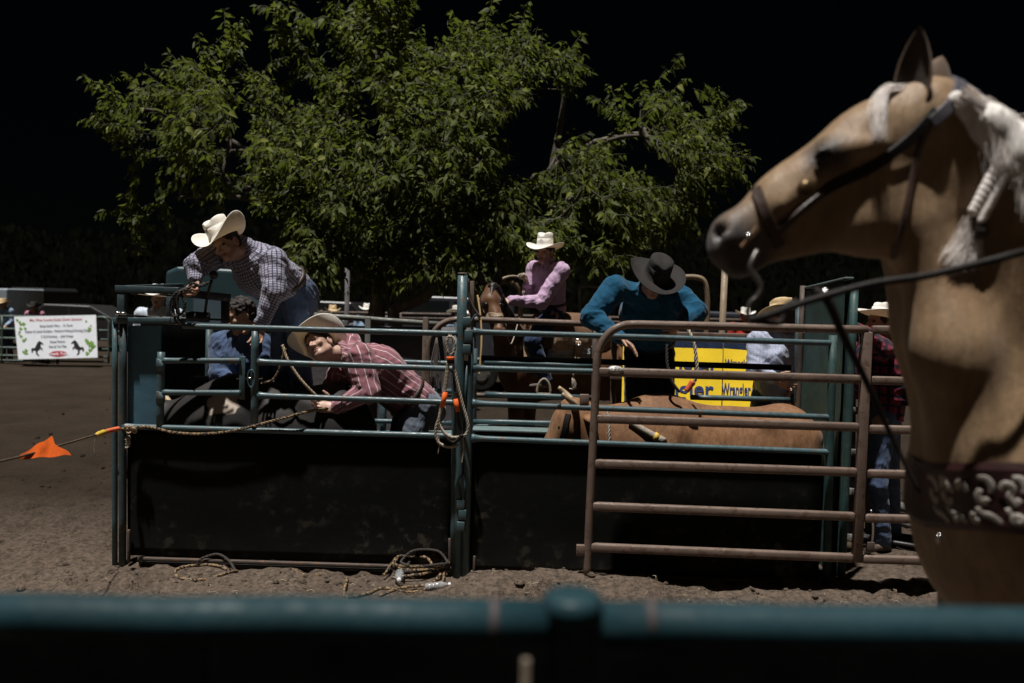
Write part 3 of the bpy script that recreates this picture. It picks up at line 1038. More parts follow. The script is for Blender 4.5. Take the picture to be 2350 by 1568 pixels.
# sheet
def sheet(th, name, a, b, c, d, dy, mat, nx=24, nz=14, amp=0.006):
    V = []; F = []
    for i in range(nx + 1):
        for j in range(nz + 1):
            u, v = i / nx, j / nz
            V.append((a * (1 - u) + b * u) * (1 - v) + (d * (1 - u) + c * u) * v)
    V = np.array(V); V[:, 1] += dy + amp * fbm(V * np.array([3, 1, 3.0]), 3)
    n1 = nz + 1
    for i in range(nx):
        for j in range(nz):
            F.append((i * n1 + j, i * n1 + j + 1, (i + 1) * n1 + j + 1, (i + 1) * n1 + j))
    B = V.copy(); B[:, 1] += 0.008
    m = len(V)
    F += [tuple(k + m for k in f[::-1]) for f in F]
    rim = [i * n1 for i in range(nx + 1)] + [nx * n1 + j for j in range(1, n1)] + [i * n1 + nz for i in range(nx - 1, -1, -1)] + [j for j in range(nz - 1, 0, -1)]
    for k in range(len(rim)):
        x, y = rim[k], rim[(k + 1) % len(rim)]
        F.append((x, y, y + m, x + m))
    o = mesh(name, np.concatenate([V, B]), F, mat, th)
    return o
sheet(gl, "sheet", C(290, 986), C(1040, 1006), C(1036, 1298), C(290, 1276), 0.014, SHEET)
mb = MB(); mb.bar(D_(C(318, 1281), -0.01), D_(C(1036, 1303), -0.01), 0.03, 0.022, (0, 0, 1), 0.004); mb.build("bottom_bar", RUST_DARK, gl)
mb = MB(); mb.bar(D_(C(318, 1293), 0.012), D_(C(1036, 1315), 0.012), 0.03, 0.018, (0, 0, 1), 0.004); mb.build("bottom_bar", BLACK_STEEL, gl)
pipe(gl, "upright", [C(283, 735), C(281, 1300)], 0.024, TEAL_DARK)
pipe(gl, "upright", [C(1046, 770), C(1040, 1318)], 0.024, TEAL_DARK)
for px, py0, py1 in ((297, 1215, 1290), (1032, 1235, 1315)):
    mb = MB(); mb.bar(D_(C(px, py0), -0.01), D_(C(px, py1), -0.01), 0.02, 0.018, (1, 0, 0), 0.003); mb.build("drop_pin", RUST_DARK, gl)

# right gate -------------------------------------------------------
gr = thing("chute_gate", "right bucking chute gate, solid black sheet below teal rails, behind the brown panel", "gate", (C(1480, 1300)[0], YC, 0), "bucking chute gates")
pipe(gr, "rail", [C(1086, 762), C(1918, 788)], PR, TEAL, flare=(1.6, 1.1))
pipe(gr, "rail", [C(1086, 845), C(1912, 868)], PR, TEAL, flare=(1.8, 1.2))
pipe(gr, "rail", [C(1084, 926), C(1908, 958)], PR, TEAL, flare=(1.8, 1.2))
pipe(gr, "rail", [C(1082, 1006), C(1904, 1038)], PR, TEAL, flare=(1.8, 1.2))
sheet(gr, "sheet", C(1082, 1012), C(1888, 1044), C(1880, 1345), C(1076, 1318), 0.014, SHEET)
mb = MB(); mb.bar(D_(C(1080, 1312), -0.008), D_(C(1880, 1336), -0.008), 0.03, 0.02, (0, 0, 1), 0.004); mb.build("bottom_bar", RUST_DARK, gr)
pipe(gr, "upright", [C(1080, 757), C(1067, 1322)], 0.030, TEAL)
pipe(gr, "upright", [C(1912, 770), C(1896, 1345)], 0.027, GREEN_PANEL)  # darker panel paint puts this upright's shade into its colour
mb = MB(); mb.bar(D_(C(1089, 1275), -0.012), D_(C(1087, 1322), -0.012), 0.018, 0.016, (1, 0, 0), 0.003); mb.build("drop_pin", RUST_DARK, gr)
mb = MB(); mb.tube([C(1283, 932), C(1284, 932)], [0.0235, 0.0235], 14); mb.tube([C(1279, 932), C(1280, 932), C(1287, 932.3)], 0.0228, 14); mb.build("tape_band", BLACK_STEEL, gr)

# frame ------------------------------------------------------------
fr = thing("bucking_chute", "teal steel frame of the bucking chutes with tall middle post and hinges", "chute", (C(1055, 1320)[0], YC + 0.3, 0))
pipe(fr, "post", [C(1062, 628), C(1048, 1325)], 0.034, TEAL, 20)
mb = MB(); mb.tube([C(1062, 628) + np.array([0, 0, z]) for z in (-0.004, 0.0, 0.006)], [0.036, 0.036, 0.03], 18); mb.build("post_cap", RUST_DARK, fr)
pipe(fr, "post", [C(263.5, 736), C(263.5, 1307)], 0.018, TEAL, 14)
mb = MB(); mb.bar(C(262, 736), C(394, 736), 0.05, 0.042, (0, 0, 1), 0.004); mb.build("head_beam", TEAL, fr)
mb = MB(); mb.bar(D_(C(394.5, 736.5), .002), D_(C(424, 738), .002), 0.046, 0.044, (0, 0, 1), 0.004); mb.build("head_beam", TEAL_DARK, fr)
for k, (x, y) in enumerate(((1072, 740), (1072, 802), (1076, 772), (1058, 1155), (1062, 1178), (1058, 1205))):
    mb = MB(); mb.box(D_(C(x, y), -0.035), (0.055, 0.03, 0.07 if k != 2 else 0.09), None, 0.004); mb.build("hinge_plate", TEAL, fr)
mb = MB(); mb.tube([D_(C(1072, 835), -0.03), D_(C(1066, 960), -0.03)], 0.008, 8); mb.build("hinge_rod", TEAL_DARK, fr)
mb = MB(); mb.tube(spline([D_(C(1056, 1140), -.04), D_(C(1050, 1110), -.05), D_(C(1062, 1090), -.05), D_(C(1064, 1160), -.04)], 16), 0.007, 8); mb.build("latch_hook", TEAL, fr)
mb = MB(); mb.box(D_(C(1070, 812), -0.03) + np.array([0, 0, -0.02]), (0.03, 0.01, 0.05), None, 0.003); mb.build("rag_tag", mat_plain("grey_tape", (0.4, 0.4, 0.38)), fr)
# crossed hinge straps above the gate
mb = MB(); mb.tube(spline([C(1074, 640), C(1076, 680), C(1090, 712), C(1104, 728)], 14), 0.008, 8); mb.build("strap_rod", RUST_DARK, fr)
mb = MB(); mb.tube(spline([C(1102, 735), C(1092, 722), C(1078, 745)], 10), 0.007, 8); mb.build("strap_rod", TEAL_DARK, fr)
mb = MB(); mb.bar(D_(C(1083, 645), .04), D_(C(1083, 735), .04), 0.03, 0.028, (1, 0, 0), 0.003); mb.build("strap_plate", RUST, fr)
# back side
YB = 6.25
def B(px, py, dy=0): return P(px, py, YB + dy)
for a, b in (((905, 831), (1052, 835)), ((880, 893), (1052, 899)), ((1112, 832), (1362, 840)), ((1112, 905), (1330, 912)), ((1585, 912), (1812, 918))):
    pipe(fr, "back_rail", [B(*a), B(*b)], 0.021, TEAL)
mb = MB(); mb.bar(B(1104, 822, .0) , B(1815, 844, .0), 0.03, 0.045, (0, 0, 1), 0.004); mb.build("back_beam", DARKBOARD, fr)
mb = MB(); mb.bar(B(740, 1000, -.06), B(1052, 992, -.06), 0.26, 0.02, (0, 0, 1), 0.004); mb.build("plank", TEAL_PALE, fr)
mb = MB(); mb.bar(B(1086, 982, -.06), B(1420, 992, -.06), 0.26, 0.02, (0, 0, 1), 0.004); mb.build("plank", TEAL_PALE, fr)
pipe(fr, "back_rail", [B(830, 966), B(1052, 972)], 0.02, TEAL)
pipe(fr, "back_rail", [B(1086, 968), B(1420, 974)], 0.02, TEAL)
sheet(fr, "back_sheet", B(420, 1002), B(1052, 1008), B(1050, 1250), B(420, 1240), 0.08, SHEET, 12, 8)
sheet(fr, "back_sheet", B(1086, 998), B(1830, 1020), B(1830, 1270), B(1086, 1250), 0.08, SHEET, 12, 8)
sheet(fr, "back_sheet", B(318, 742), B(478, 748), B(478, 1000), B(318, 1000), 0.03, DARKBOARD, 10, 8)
for px, p0, p1 in ((1052, 740, 1250), (480, 750, 1240), (1834, 700, 1280), (1088, 800, 1250), (880, 890, 1240)):
    pipe(fr, "back_post", [B(px, p0, .05), B(px - 8, p1, .05)], 0.028, TEAL_DARK)
mb = MB(); mb.bar(B(445, 870, .0), B(540, 872, 0), 0.04, 0.05, (0, 0, 1), 0.005); mb.build("back_beam", DARKBOARD, fr)
# right end wall: runs away from the viewer
xe = P(1935, 900, 5.50)[0]
ew = thing("end_wall_panel", "tall dark green steel end wall of the right chute with slanted top", "panel", (xe, 5.85, 0))
zt0 = P(1935, 642, 5.50)[2]; zt1 = P(1823, 664, 6.25)[2]
def wall_h(y): return zt0 + (zt1 - zt0) * (y - 5.5) / 0.75 + 0.012 * math.sin(y * 9)
V = []; F = []
ys = np.linspace(5.50, 6.25, 16); zs = np.linspace(0, 1, 20)
for y in ys:
    for z in zs:
        V.append((xe - 0.02 + 0.01 * vnoise(np.array([[y * 4, z * 5, 1.0]]))[0], y, wall_h(y) * z))
V = np.array(V); n1 = 20; m = len(V)
for i in range(15):
    for j in range(19):
        F.append((i * n1 + j, i * n1 + j + 1, (i + 1) * n1 + j + 1, (i + 1) * n1 + j))
F += [tuple(k + m for k in f[::-1]) for f in F]
F += [(i * n1 + 19, i * n1 + 19 + m, (i + 1) * n1 + 19 + m, (i + 1) * n1 + 19) for i in range(15)]
mesh("sheet", np.concatenate([V, V + np.array([0.035, 0, 0])]), F, GREEN_PANEL, ew)
mb = MB(); mb.bar((xe + 0.005, 5.49, zt0 + 0.012), (xe + 0.005, 6.26, zt1 + 0.014), 0.06, 0.014, (0, 0, 1), 0.003); mb.build("top_cap", TEAL_PALE, ew)
pipe(ew, "post", [(xe - 0.03, 6.27, 0), (xe - 0.03, 6.27, zt1 + 0.03)], 0.022, RUST_DARK)
pipe(ew, "post", [(xe + 0.03, 5.46, 0), (xe + 0.03, 5.46, zt0 - 0.05)], 0.026, GREEN_PANEL)  # darker panel paint stands in for the shade on this post
mb = MB(); mb.tube(spline([P(1955, 690, 5.5), P(1962, 740, 5.5), P(1972, 775, 5.5), P(1966, 800, 5.5)], 10), 0.006, 6); mb.build("wire_hook", BRIGHT, ew)

# raised frame over the left head
tf = thing("raised_frame", "dark open steel frame standing on the left chute head, rope looped over it", "frame", (C(340, 735)[0], YC + 0.15, C(340, 735)[2]))
mb = MB(); mb.bar(C(266, 663), C(412, 668), 0.035, 0.048, (0, 0, 1), 0.003); mb.build("top_bar", TEAL_DARK, tf)
mb = MB(); mb.bar(P(412.5, 672, YC + .015), P(527, 684, YC + .30), 0.035, 0.055, (0, 0, 1), 0.003); mb.build("top_bar", BLACK_STEEL, tf)
mb = MB(); mb.bar(P(268, 661, YC + .02), P(420, 655, YC + .34), 0.03, 0.03, (0, 0, 1), 0.003); mb.build("top_bar", TEAL_DARK, tf)
for px, y0, y1, w, yy in ((279, 674, 727, 0.05, YC), (391, 676, 727, 0.046, YC), (517, 686, 742, 0.055, YC + .29)):
    mb = MB(); mb.bar(P(px, y0, yy), P(px, y1, yy), 0.03, w, (1, 0, 0), 0.003); mb.build("leg", TEAL_DARK if px < 500 else BLACK_STEEL, tf)
mb = MB(); mb.bar(P(275, 724, YC + .06), P(525, 735, YC + .20), 0.10, 0.012, (0, 0, 1), 0.003); mb.build("tray", BLACK_STEEL, tf)
mb = MB(); mb.tube(spline([P(300, 674, YC), P(340, 678, YC + .05), P(395, 682, YC + .02)], 8), 0.003, 5); mb.build("wire", TAN_PIPE, tf)
mb = MB(); mb.tube([P(272, 720, YC - .03), P(290, 720, YC - .03)], 0.012, 10); mb.ball(P(270, 720, YC - .03), 0.018, 10); mb.build("bolt", BRIGHT, tf)
pipe(tf, "roller", [P(430, 726, YC + .1), P(480, 729, YC + .12)], 0.035, BLACK_STEEL)
# ball-ended lever
lv = thing("gate_lever", "gate lever with a round black ball knob beside the plaid shirt man's hand", "lever", P(478, 700, YC + .12))
mb = MB(); mb.tube(spline([P(470, 722, YC + .14), P(476, 680, YC + .12), P(486, 642, YC + .1)], 8), 0.010, 8); mb.build("shaft", BLACK_STEEL, lv)
mb = MB(); mb.ball(P(490, 631, YC + .1), 0.031, 20); mb.build("ball_knob", mat_plain("black_ball", (0.02, 0.024, 0.024), 0.3, 0.1, 5, 0), lv)

# ------------------------------------------------------------------ brown pipe panels in front
YG = 5.22
def G(px, py, dy=0): return P(px, py, YG + dy)
bg = thing("pipe_gate", "rusty brown tube gate with rounded top corner standing before the right chute", "gate", (G(1345, 1335)[0], YG, 0))
arc = [G(1347, 1338), G(1352, 1200), G(1362, 1000), G(1369, 860), G(1371, 820), G(1380, 790), G(1398, 765), G(1420, 751), G(1448, 745), G(1520, 746), G(1700, 750), G(1990, 757)]
pp = np.concatenate([spline(arc[:4], 12)[:-1], spline(arc[3:10], 26)[:-1], spline(arc[9:], 10)])
mb = MB(); mb.tube(pp, 0.027, 16); mb.build("bent_frame", RUST, bg)
RY = [(853, 871), (961, 981), (1064, 1084), (1162, 1186), (1256, 1281)]
for y0, y1 in RY:
    mb = MB(); x0 = 1385 - (y0 - 853) * 0.04; x1 = 1975 - (y1 - 871) * 0.045
    mb.bar(G(x0 - 14, y0), G(x1, y1), 0.045, 0.058, (0, 0, 1), 0.012); mb.build("rail", RUST, bg)
mb = MB(); mb.bar(G(1990, 762), G(1966, 1290), 0.052, 0.060, (1, 0, 0), 0.008); mb.build("post", RUST, bg)
for x, y in ((1341, 918), (1333, 1263)):
    mb = MB(); mb.box(G(x, y), (0.06, 0.03, 0.075), None, 0.004); mb.build("latch_tab", RUST, bg)
mb = MB(); V, F = tube([G(1412, 849, -.0265), G(1412, 849, -.0245)], [0.055, 0.055], 20)
V = np.array(V); c_ = V.mean(0); V = c_ + (V - c_) * np.array([1.0, 1, 0.48]); mb.add(V, F); mb.build("maker_plate", mat_plain("worn_oval_plate", (0.42, 0.42, 0.40), 0.4, 0.3, 40), bg)
mb = MB()
for k in range(5):
    a = G(1394 + k * 8, 845 + (k % 2) * 4, -.0285); mb.bar(a, a + np.array([0.012, 0, 0.010]), 0.002, 0.004, (0, 0, 1), 0.0)
mb.build("plate_lettering", BLACK_STEEL, bg, False)
bg2 = thing("pipe_gate", "second rusty brown tube panel continuing right behind the palomino horse", "gate", (G(2150, 1300)[0], YG, 0))
for y0, y1 in ((757, 762), (873, 885), (985, 996), (1087, 1099), (1189, 1202), (1283, 1298)):
    mb = MB(); x0 = 2001 - (y0 - 757) * 0.045
    mb.bar(G(x0, y0, .01), G(2520, y1, .05), 0.045, 0.056, (0, 0, 1), 0.012); mb.build("rail", RUST, bg2)
mb = MB(); mb.bar(G(2530, 740, .05), G(2512, 1335, .05), 0.05, 0.06, (1, 0, 0), 0.008); mb.build("post", RUST, bg2)
mb = MB(); mb.tube(spline([G(1999, 1170, .02), G(2003, 1215, .02), G(1998, 1262, .02)], 8), 0.010, 6); mb.build("hinge_chain", BRIGHT, bg2)
mb = MB(); mb.box(G(1997, 1255, .02), (0.05, 0.03, 0.07), None, 0.004); mb.build("hinge_lug", RUST_DARK, bg2)

# ------------------------------------------------------------------ roof added over the viewer, unseen, to shade the ground under the near rail
rf = thing("shade_roof", "added unseen roof above and behind the viewer, shading the ground under the near rail", "roof", (0, -4, 0))
mb = MB(); 
for k in range(40):
    x = -12 + k * 0.6
    mb.box((x + .3, -4.2, 4.05 + .02 * (k % 2)), (0.62, 8.4, 0.03), None, 0.0)
mb.build("roofing", mat_plain("grey_tin", (.25, .25, .25), .5), rf, False)
for x in (-11.5, -4, 4, 11.5):
    for y in (-8.2, -0.25):
        mb = MB(); mb.bar((x, y, 0), (x, y, 4.02), 0.1, 0.1, (0, 1, 0), 0.005); mb.build("post", WOOD, rf)
# ------------------------------------------------------------------ alley behind the chutes
YA = 7.35
def A_(px, py, dy=0): return P(px, py, YA + dy)
sf = thing("screened_fence", "dark grey screened alley fence behind the chutes with grey pipe on top", "fence", (A_(880, 1000)[0], YA, 0))
pipe(sf, "top_rail", [A_(700, 722), A_(1010, 745)], 0.026, GREY_PIPE)
sheet(sf, "screen", A_(640, 746), A_(1080, 752), A_(1080, 1180), A_(640, 1170), 0.03, SCREEN, 14, 10, 0.03)
for px in (640, 845, 977):
    mb = MB(); mb.bar(A_(px, 728, -.02), A_(px - 8, 1170, -.02), 0.04, 0.05, (1, 0, 0), 0.004); mb.build("post", RUST if px == 977 else GREY_PIPE, sf)
pipe(sf, "rail", [A_(1000, 741, .3), A_(1075, 743, .3)], 0.012, GREY_PIPE)
ag = thing("alley_gate", "rounded rusty pipe gate behind the middle post, in front of the rider", "gate", (A_(1150, 1100)[0], YA - .15, 0))
arc = [A_(990, 1170, -.15), A_(986, 960, -.15), A_(983, 850, -.15), A_(984, 800, -.15), A_(992, 770, -.15), A_(1010, 747, -.15), A_(1036, 735, -.15), A_(1070, 733, -.15), A_(1130, 735, -.15), A_(1366, 744, -.15)]
pp = np.concatenate([spline(arc[:3], 8)[:-1], spline(arc[2:8], 24)[:-1], spline(arc[7:], 8)])
mb = MB(); mb.tube(pp, 0.028, 14); mb.build("bent_frame", RUST, ag)
for y in (905,):
    pipe(ag, "rail", [A_(985, y, -.15), A_(1362, y + 8, -.15)], 0.022, RUST_DARK)
pipe(ag, "post", [A_(1366, 742, -.15), A_(1358, 1180, -.15)], 0.026, RUST_DARK)
# frayed dark tassel hanging on it
# grey pallet boards / blocks right of the end wall
st = thing("block_stack", "weathered grey rails of a side fence seen right of the green end wall", "fence", (P(1975, 1250, 6.3)[0], 6.3, 0))
for y in (838, 936, 1032, 1122, 1228):
    mb = MB(); mb.bar(P(1948, y + 6, 6.3), P(2012, y + 8, 6.5), 0.05, 0.055, (0, 0, 1), 0.006); mb.build("rail", CONCRETE, st)
mb = MB(); mb.bar(P(2000, 800, 6.42), P(1996, 1262, 6.42), 0.06, 0.06, (1, 0, 0), 0.005); mb.build("post", WOOD, st)
mb = MB(); mb.bar(P(1950, 850, 6.36), P(1948, 1255, 6.36), 0.10, 0.012, (0, 1, 0), 0.003); mb.build("back_board", mat_plain("grey_board", (0.07, 0.07, 0.07), 0.9, 0.4, 12), st)
for k, (a, b, Y0, Y1) in enumerate((((2048, 1040), (2140, 1068), 7.4, 7.0), ((2048, 1092), (2150, 1130), 7.0, 6.6))):
    pg = thing("loose_pipe", ["upper grey pipe lying on the ground behind the brown panel", "lower grey pipe lying on the ground behind the brown panel"][k], "pipe", P(*a, Y0))
    a_ = P(*a, Y0); b_ = P(*b, Y1); a_[2] = 0.05; b_[2] = 0.05
    p0 = np.array([a_[0], Y0, gz(a_[0], Y0) + .045]); p1 = np.array([P(b[0], b[1], Y1)[0] + .3, Y1 - .2, gz(1, Y1) + .045])
    mb = MB(); mb.tube([p0, (p0 + p1) / 2, p1], 0.045, 12); mb.build("tube", CONCRETE, pg)
br = thing("black_pipe_bundle", "bundle of thin black pipes on the dirt beside the palomino's chest", "pipes", (2.7, 6.2, 0))
for k in range(5):
    p0 = P(2042 , 1120 + k * 9, 6.3); p1 = P(2145, 1176 + k * 13, 5.9)
    p0[2] = 0.06 + 0.02 * (k % 2); p1[2] = 0.05
    p0 = np.array([2.52 + k * 0.02, 6.75 - k * 0.07, 0.04]); p1 = np.array([3.4, 6.25 - k * 0.08, 0.05])
    mb = MB(); mb.tube([p0, (p0 + p1) / 2, p1], 0.018, 8); mb.build("tube", BLACK_STEEL, br)
# dung by the boot
dg = MB()
for k in range(9):
    dg.ball((2.72 + RNG.normal(0, .05), 6.0 + RNG.normal(0, .06), 0.02 + RNG.uniform(0, .02)), RNG.uniform(.02, .04), 8)
tag(dg.build("dung_pile", mat_plain("dung", (0.05, 0.032, 0.018), 0.9, 0.4, 20), base=(2.72, 6.0, 0)), "small brown dung pile on the ground right of the jeans", "dung")

# ------------------------------------------------------------------ banner with print
def text_mesh(s, size, bold=0.0):
    cu = bpy.data.curves.new("t", 'FONT'); cu.body = s; cu.size = size; cu.align_x = 'CENTER'; cu.align_y = 'CENTER'; cu.offset = bold
    cu.resolution_u = 3
    o = bpy.data.objects.new("t", cu); COL.objects.link(o)
    dg = bpy.context.evaluated_depsgraph_get()
    me = bpy.data.meshes.new_from_object(o.evaluated_get(dg))
    V = np.array([v.co[:] for v in me.vertices]); F = [list(p.vertices) for p in me.polygons]
    bpy.data.objects.remove(o); bpy.data.meshes.remove(me)
    return V, F

def print_on(parent, name, V2, F, c, ux, uz, mat, dy=-0.006, sx=1.0, sz=1.0):
    V = np.array([c + ux * v[0] * sx + uz * v[1] * sz + np.array([0, dy, 0]) for v in V2])
    return mesh(name, V, F, mat, parent, False)

def print_letters(parent, V2, F, *a):
    par = list(range(len(V2)))
    def find(i):
        while par[i] != i: par[i] = par[par[i]]; i = par[i]
        return i
    for f in F:
        for k in f[1:]: par[find(k)] = find(f[0])
    comps = {}
    for f in F: comps.setdefault(find(f[0]), []).append(f)
    for fs in comps.values():
        ids = sorted({k for f in fs for k in f}); mp = {k: i for i, k in enumerate(ids)}
        print_on(parent, "letter", V2[ids], [[mp[k] for k in f] for f in fs], *a)

YELLOW = mat_plain("yellow_vinyl", (0.86, 0.60, 0.015), 0.5, 0.10, 6, 0.08)
NAVY = mat_plain("navy_print", (0.012, 0.03, 0.13), 0.6, 0.1, 5, 0)
DENIM_PRINT = mat_plain("denim_print", (0.03, 0.06, 0.15), 0.8, 0.4, 14, 0.2)
YW = 7.0
def W_(px, py, dy=0): return P(px, py, YW + dy)
def cloth_sheet(th, name, a, b, c, d, mat, nx=40, nz=16, amp=0.012, fr=14, th_=0.003):
    V = []; F = []
    for i in range(nx + 1):
        for j in range(nz + 1):
            u, v = i / nx, j / nz
            V.append((a * (1 - u) + b * u) * (1 - v) + (d * (1 - u) + c * u) * v)
    V = np.array(V)
    V[:, 1] += amp * (np.sin(V[:, 0] * fr + vnoise(V * 2) * 5) * 0.35 + fbm(V * 3, 3))
    n1 = nz + 1; m = len(V)
    for i in range(nx):
        for j in range(nz):
            F.append((i * n1 + j, i * n1 + j + 1, (i + 1) * n1 + j + 1, (i + 1) * n1 + j))
    F += [tuple(k + m for k in f[::-1]) for f in F]
    return mesh(name, np.concatenate([V, V + np.array([0, th_, 0])]), F, mat, th)
yb = thing("yellow_banner", "yellow vinyl banner reading Wrangler, larger lettered one nearest the teal shirt", "banner", (W_(1580, 1000)[0], YW, 0))
cloth_sheet(yb, "cloth", W_(1430, 795), W_(1659, 801), W_(1655, 944, -.2), W_(1426, 940, -.2), YELLOW, amp=0.002)
cloth_sheet(yb, "denim_strip", W_(1430, 778, .01), W_(1659, 784, .01), W_(1659, 801, .01), W_(1430, 795, .01), DENIM_PRINT, 20, 4, 0.004)
V, F = text_mesh("Wrangler", 1.0, 0.02)
wd = V[:, 0].max() - V[:, 0].min()
ux = nrm(W_(1640, 900) - W_(1480, 896)); uz = np.array([0, 0, 1.0])
sx = np.linalg.norm(W_(1636, 900) - W_(1438, 895)) / wd
c = W_(1537, 893, -.136); uz = nrm(W_(1537, 795) - W_(1537, 940, -.2))
print_letters(yb, V, F, c, ux, uz, NAVY, -0.0035, sx, sx * 1.02)
c = W_(1545, 838, -.06)
print_letters(yb, V, F, c, ux, uz, NAVY, -0.0035, sx * 1.05, sx * 1.02)
yb2 = thing("yellow_banner", "narrow yellow banner with small dark Wrangler print beside the light blue shirt", "banner", (W_(1695, 1000)[0], YW, 0))
cloth_sheet(yb2, "cloth", W_(1661, 800, .01), W_(1738, 806, .01), W_(1720, 940, -.19), W_(1658, 944, -.19), YELLOW, 20, 16, 0.002, 30)
cloth_sheet(yb2, "denim_strip", W_(1661, 782, .02), W_(1738, 790, .02), W_(1738, 808, .02), W_(1661, 801, .02), DENIM_PRINT, 20, 4, 0.006)
sx = np.linalg.norm(W_(1722, 900) - W_(1656, 898)) / wd
print_letters(yb2, V, F, W_(1690, 896, -.138), ux, uz, NAVY, -0.0035+.01, sx, sx * 2.4)
print_letters(yb2, V, F, W_(1694, 834, -.05), ux, uz, NAVY, -0.0035+.01, sx * .9, sx * 1.4)
yf = thing("banner_rail", "brown rail fence that the yellow banners hang on", "fence", (W_(1590, 1000)[0], YW + .1, 0))
for y in (768, 870, 960):
    mb = MB(); mb.bar(W_(1400, y - 4, .08), W_(1840, y + 8, .08), 0.04, 0.05, (0, 0, 1), 0.006); mb.build("rail", RUST, yf)
for px in (1410, 1830):
    mb = MB(); mb.bar(W_(px, 755, .12), W_(px - 8, 1190, .12), 0.04, 0.05, (1, 0, 0), 0.006); mb.build("post", RUST, yf)

# ------------------------------------------------------------------ far arena fence with the white banner
YL = 20.0
def L_(px, py, dy=0): return P(px, py, YL + dy)
gate_y = (726, 750, 776, 798, 813, 829)
af = thing("arena_fence", "far green pipe fence panel with rounded corner, carrying the white sponsor banner", "fence", (L_(120, 835)[0], YL, 0))
for y in (728, 757, 778, 800, 818, 829):
    pipe(af, "rail", [L_(-60, y - 3), L_(249, y + 2)], 0.028, GALV, 10)
for px in (5, 110, 132):
    pipe(af, "post", [L_(px, 726), L_(px, 836)], 0.032, GALV, 10)
mb = MB(); mb.tube(spline([L_(225, 728), L_(240, 729), L_(249, 738), L_(250, 760), L_(249, 834)], 18), 0.03, 10); mb.build("bent_corner", GALV, af)
WHITE = mat_plain("white_vinyl", (0.80, 0.84, 0.90), 0.5, 0.04, 3, 0.2)
wb = thing("sponsor_banner", "white rodeo sponsor banner with two black horse silhouettes on the far fence", "banner", (L_(128, 835)[0], YL - .05, L_(128, 826)[2]))
a, b, c_, d = L_(32, 727, -.06), L_(220, 723, -.06), L_(224, 821, -.42), L_(42, 825, -.42)
cloth_sheet(wb, "cloth", a, b, c_, d, WHITE, 50, 24, 0.006, 6)
ux = nrm(b - a); uz = nrm((a + b) / 2 - (c_ + d) / 2)
RED = mat_plain("red_print", (0.45, 0.03, 0.05), 0.6, 0.1, 5, 0)
INK = mat_plain("dark_print", (0.03, 0.04, 0.09), 0.6, 0.1, 5, 0)
BLK = mat_plain("black_print", (0.006, 0.006, 0.008), 0.6, 0.1, 5, 0)
LEAFP = mat_plain("green_print", (0.16, 0.33, 0.05), 0.6, 0.3, 30, 0)
def bp(u, v):   # 0..1 across, 0..1 down
    return (a * (1 - u) + b * u) * (1 - v) + (d * (1 - u) + c_ * u) * v
for s, u, v, w, m in (("Miss Wine Country Rodeo Queen Sponsors", 0.51, 0.09, 0.64, RED), ("Stress Ranch Wine  -  St. Karen", 0.51, 0.235, 0.40, INK), ("Glazier & Lavoie Builders - Petaluma Riding & Driving Club", 0.51, 0.36, 0.77, INK),
                   ("C & B Fencing  -  Jack Knapp", 0.51, 0.485, 0.39, INK), ("Stacey Powers", 0.51, 0.61, 0.18, INK), ("Rob & Teri Pike", 0.51, 0.725, 0.21, INK)):
    V, F = text_mesh(s, 1.0, 0.012)
    wd_ = V[:, 0].max() - V[:, 0].min(); k = w * np.linalg.norm(b - a) / wd_
    print_on(wb, "lettering", V, F, bp(u, v), ux, uz, m, -0.008, k, max(k, 0.092))
V, F = tube([(0, 0, 0), (0, 0.004, 0)], [1, 1], 28)
V = np.array([[v[0] * 0.22, v[2] * 0.075] for v in V])
print_on(wb, "red_oval", V[:28], [tuple(range(28))], bp(0.51, 0.89), ux, uz, RED, -0.008)
V, F = text_mesh("Thank You!", 0.11, 0.002)
print_on(wb, "lettering", V, F, bp(0.51, 0.89), ux, uz, WHITE, -0.011)
# rearing horse silhouettes
HS = [(-.30, -.10), (-.27, .02), (-.20, .05), (-.14, .02), (-.08, .10), (-.02, .26), (.05, .40), (.10, .46), (.13, .52), (.15, .46), (.24, .40), (.33, .28), (.31, .24), (.20, .30), (.19, .20), (.17, .10), (.25, .02), (.27, -.12), (.22, -.10), (.20, -.02), (.12, .02), (.14, -.08), (.06, -.08), (.02, -.14), (.01, -.30), (.10, -.46), (.02, -.44), (-.08, -.30), (-.06, -.18), (-.13, -.10), (-.2, -.08), (-.22, -.2), (-.26, -.26)]
def tri_fill(pts):
    bm = bmesh.new(); vs_ = [bm.verts.new((x, y, 0)) for x, y in pts]; f = bm.faces.new(vs_)
    bmesh.ops.triangulate(bm, faces=[f]); bm.verts.index_update()
    out = [[v.index for v in g.verts] for g in bm.faces]; bm.free(); return out
HT = tri_fill(HS)
for u, sgn in ((0.25, 1), (0.76, -1)):
    print_on(wb, "horse_print", np.array(HS) * np.array([sgn * 0.5, 0.42]), HT, bp(u, 0.76), ux, uz, BLK, -0.008)
mb = MB()
for k in range(34):
    u = (RNG.uniform(0.03, 0.13) if k % 2 else RNG.uniform(0.87, 0.96)); v = RNG.uniform(0.05, 0.92); r = RNG.uniform(0.02, 0.05)
    q = bp(u, v) + np.array([0, -0.008, 0])
    n = 7; V = [q + ux * math.cos(t) * r * (1 + .3 * math.cos(3 * t)) + uz * math.sin(t) * r * (1 + .3 * math.cos(3 * t)) for t in np.arange(n) * 6.283 / n]
    mb.add(V, [tuple(range(n))])
mb.build("leaf_print", LEAFP, wb, False)["kind"] = "stuff"

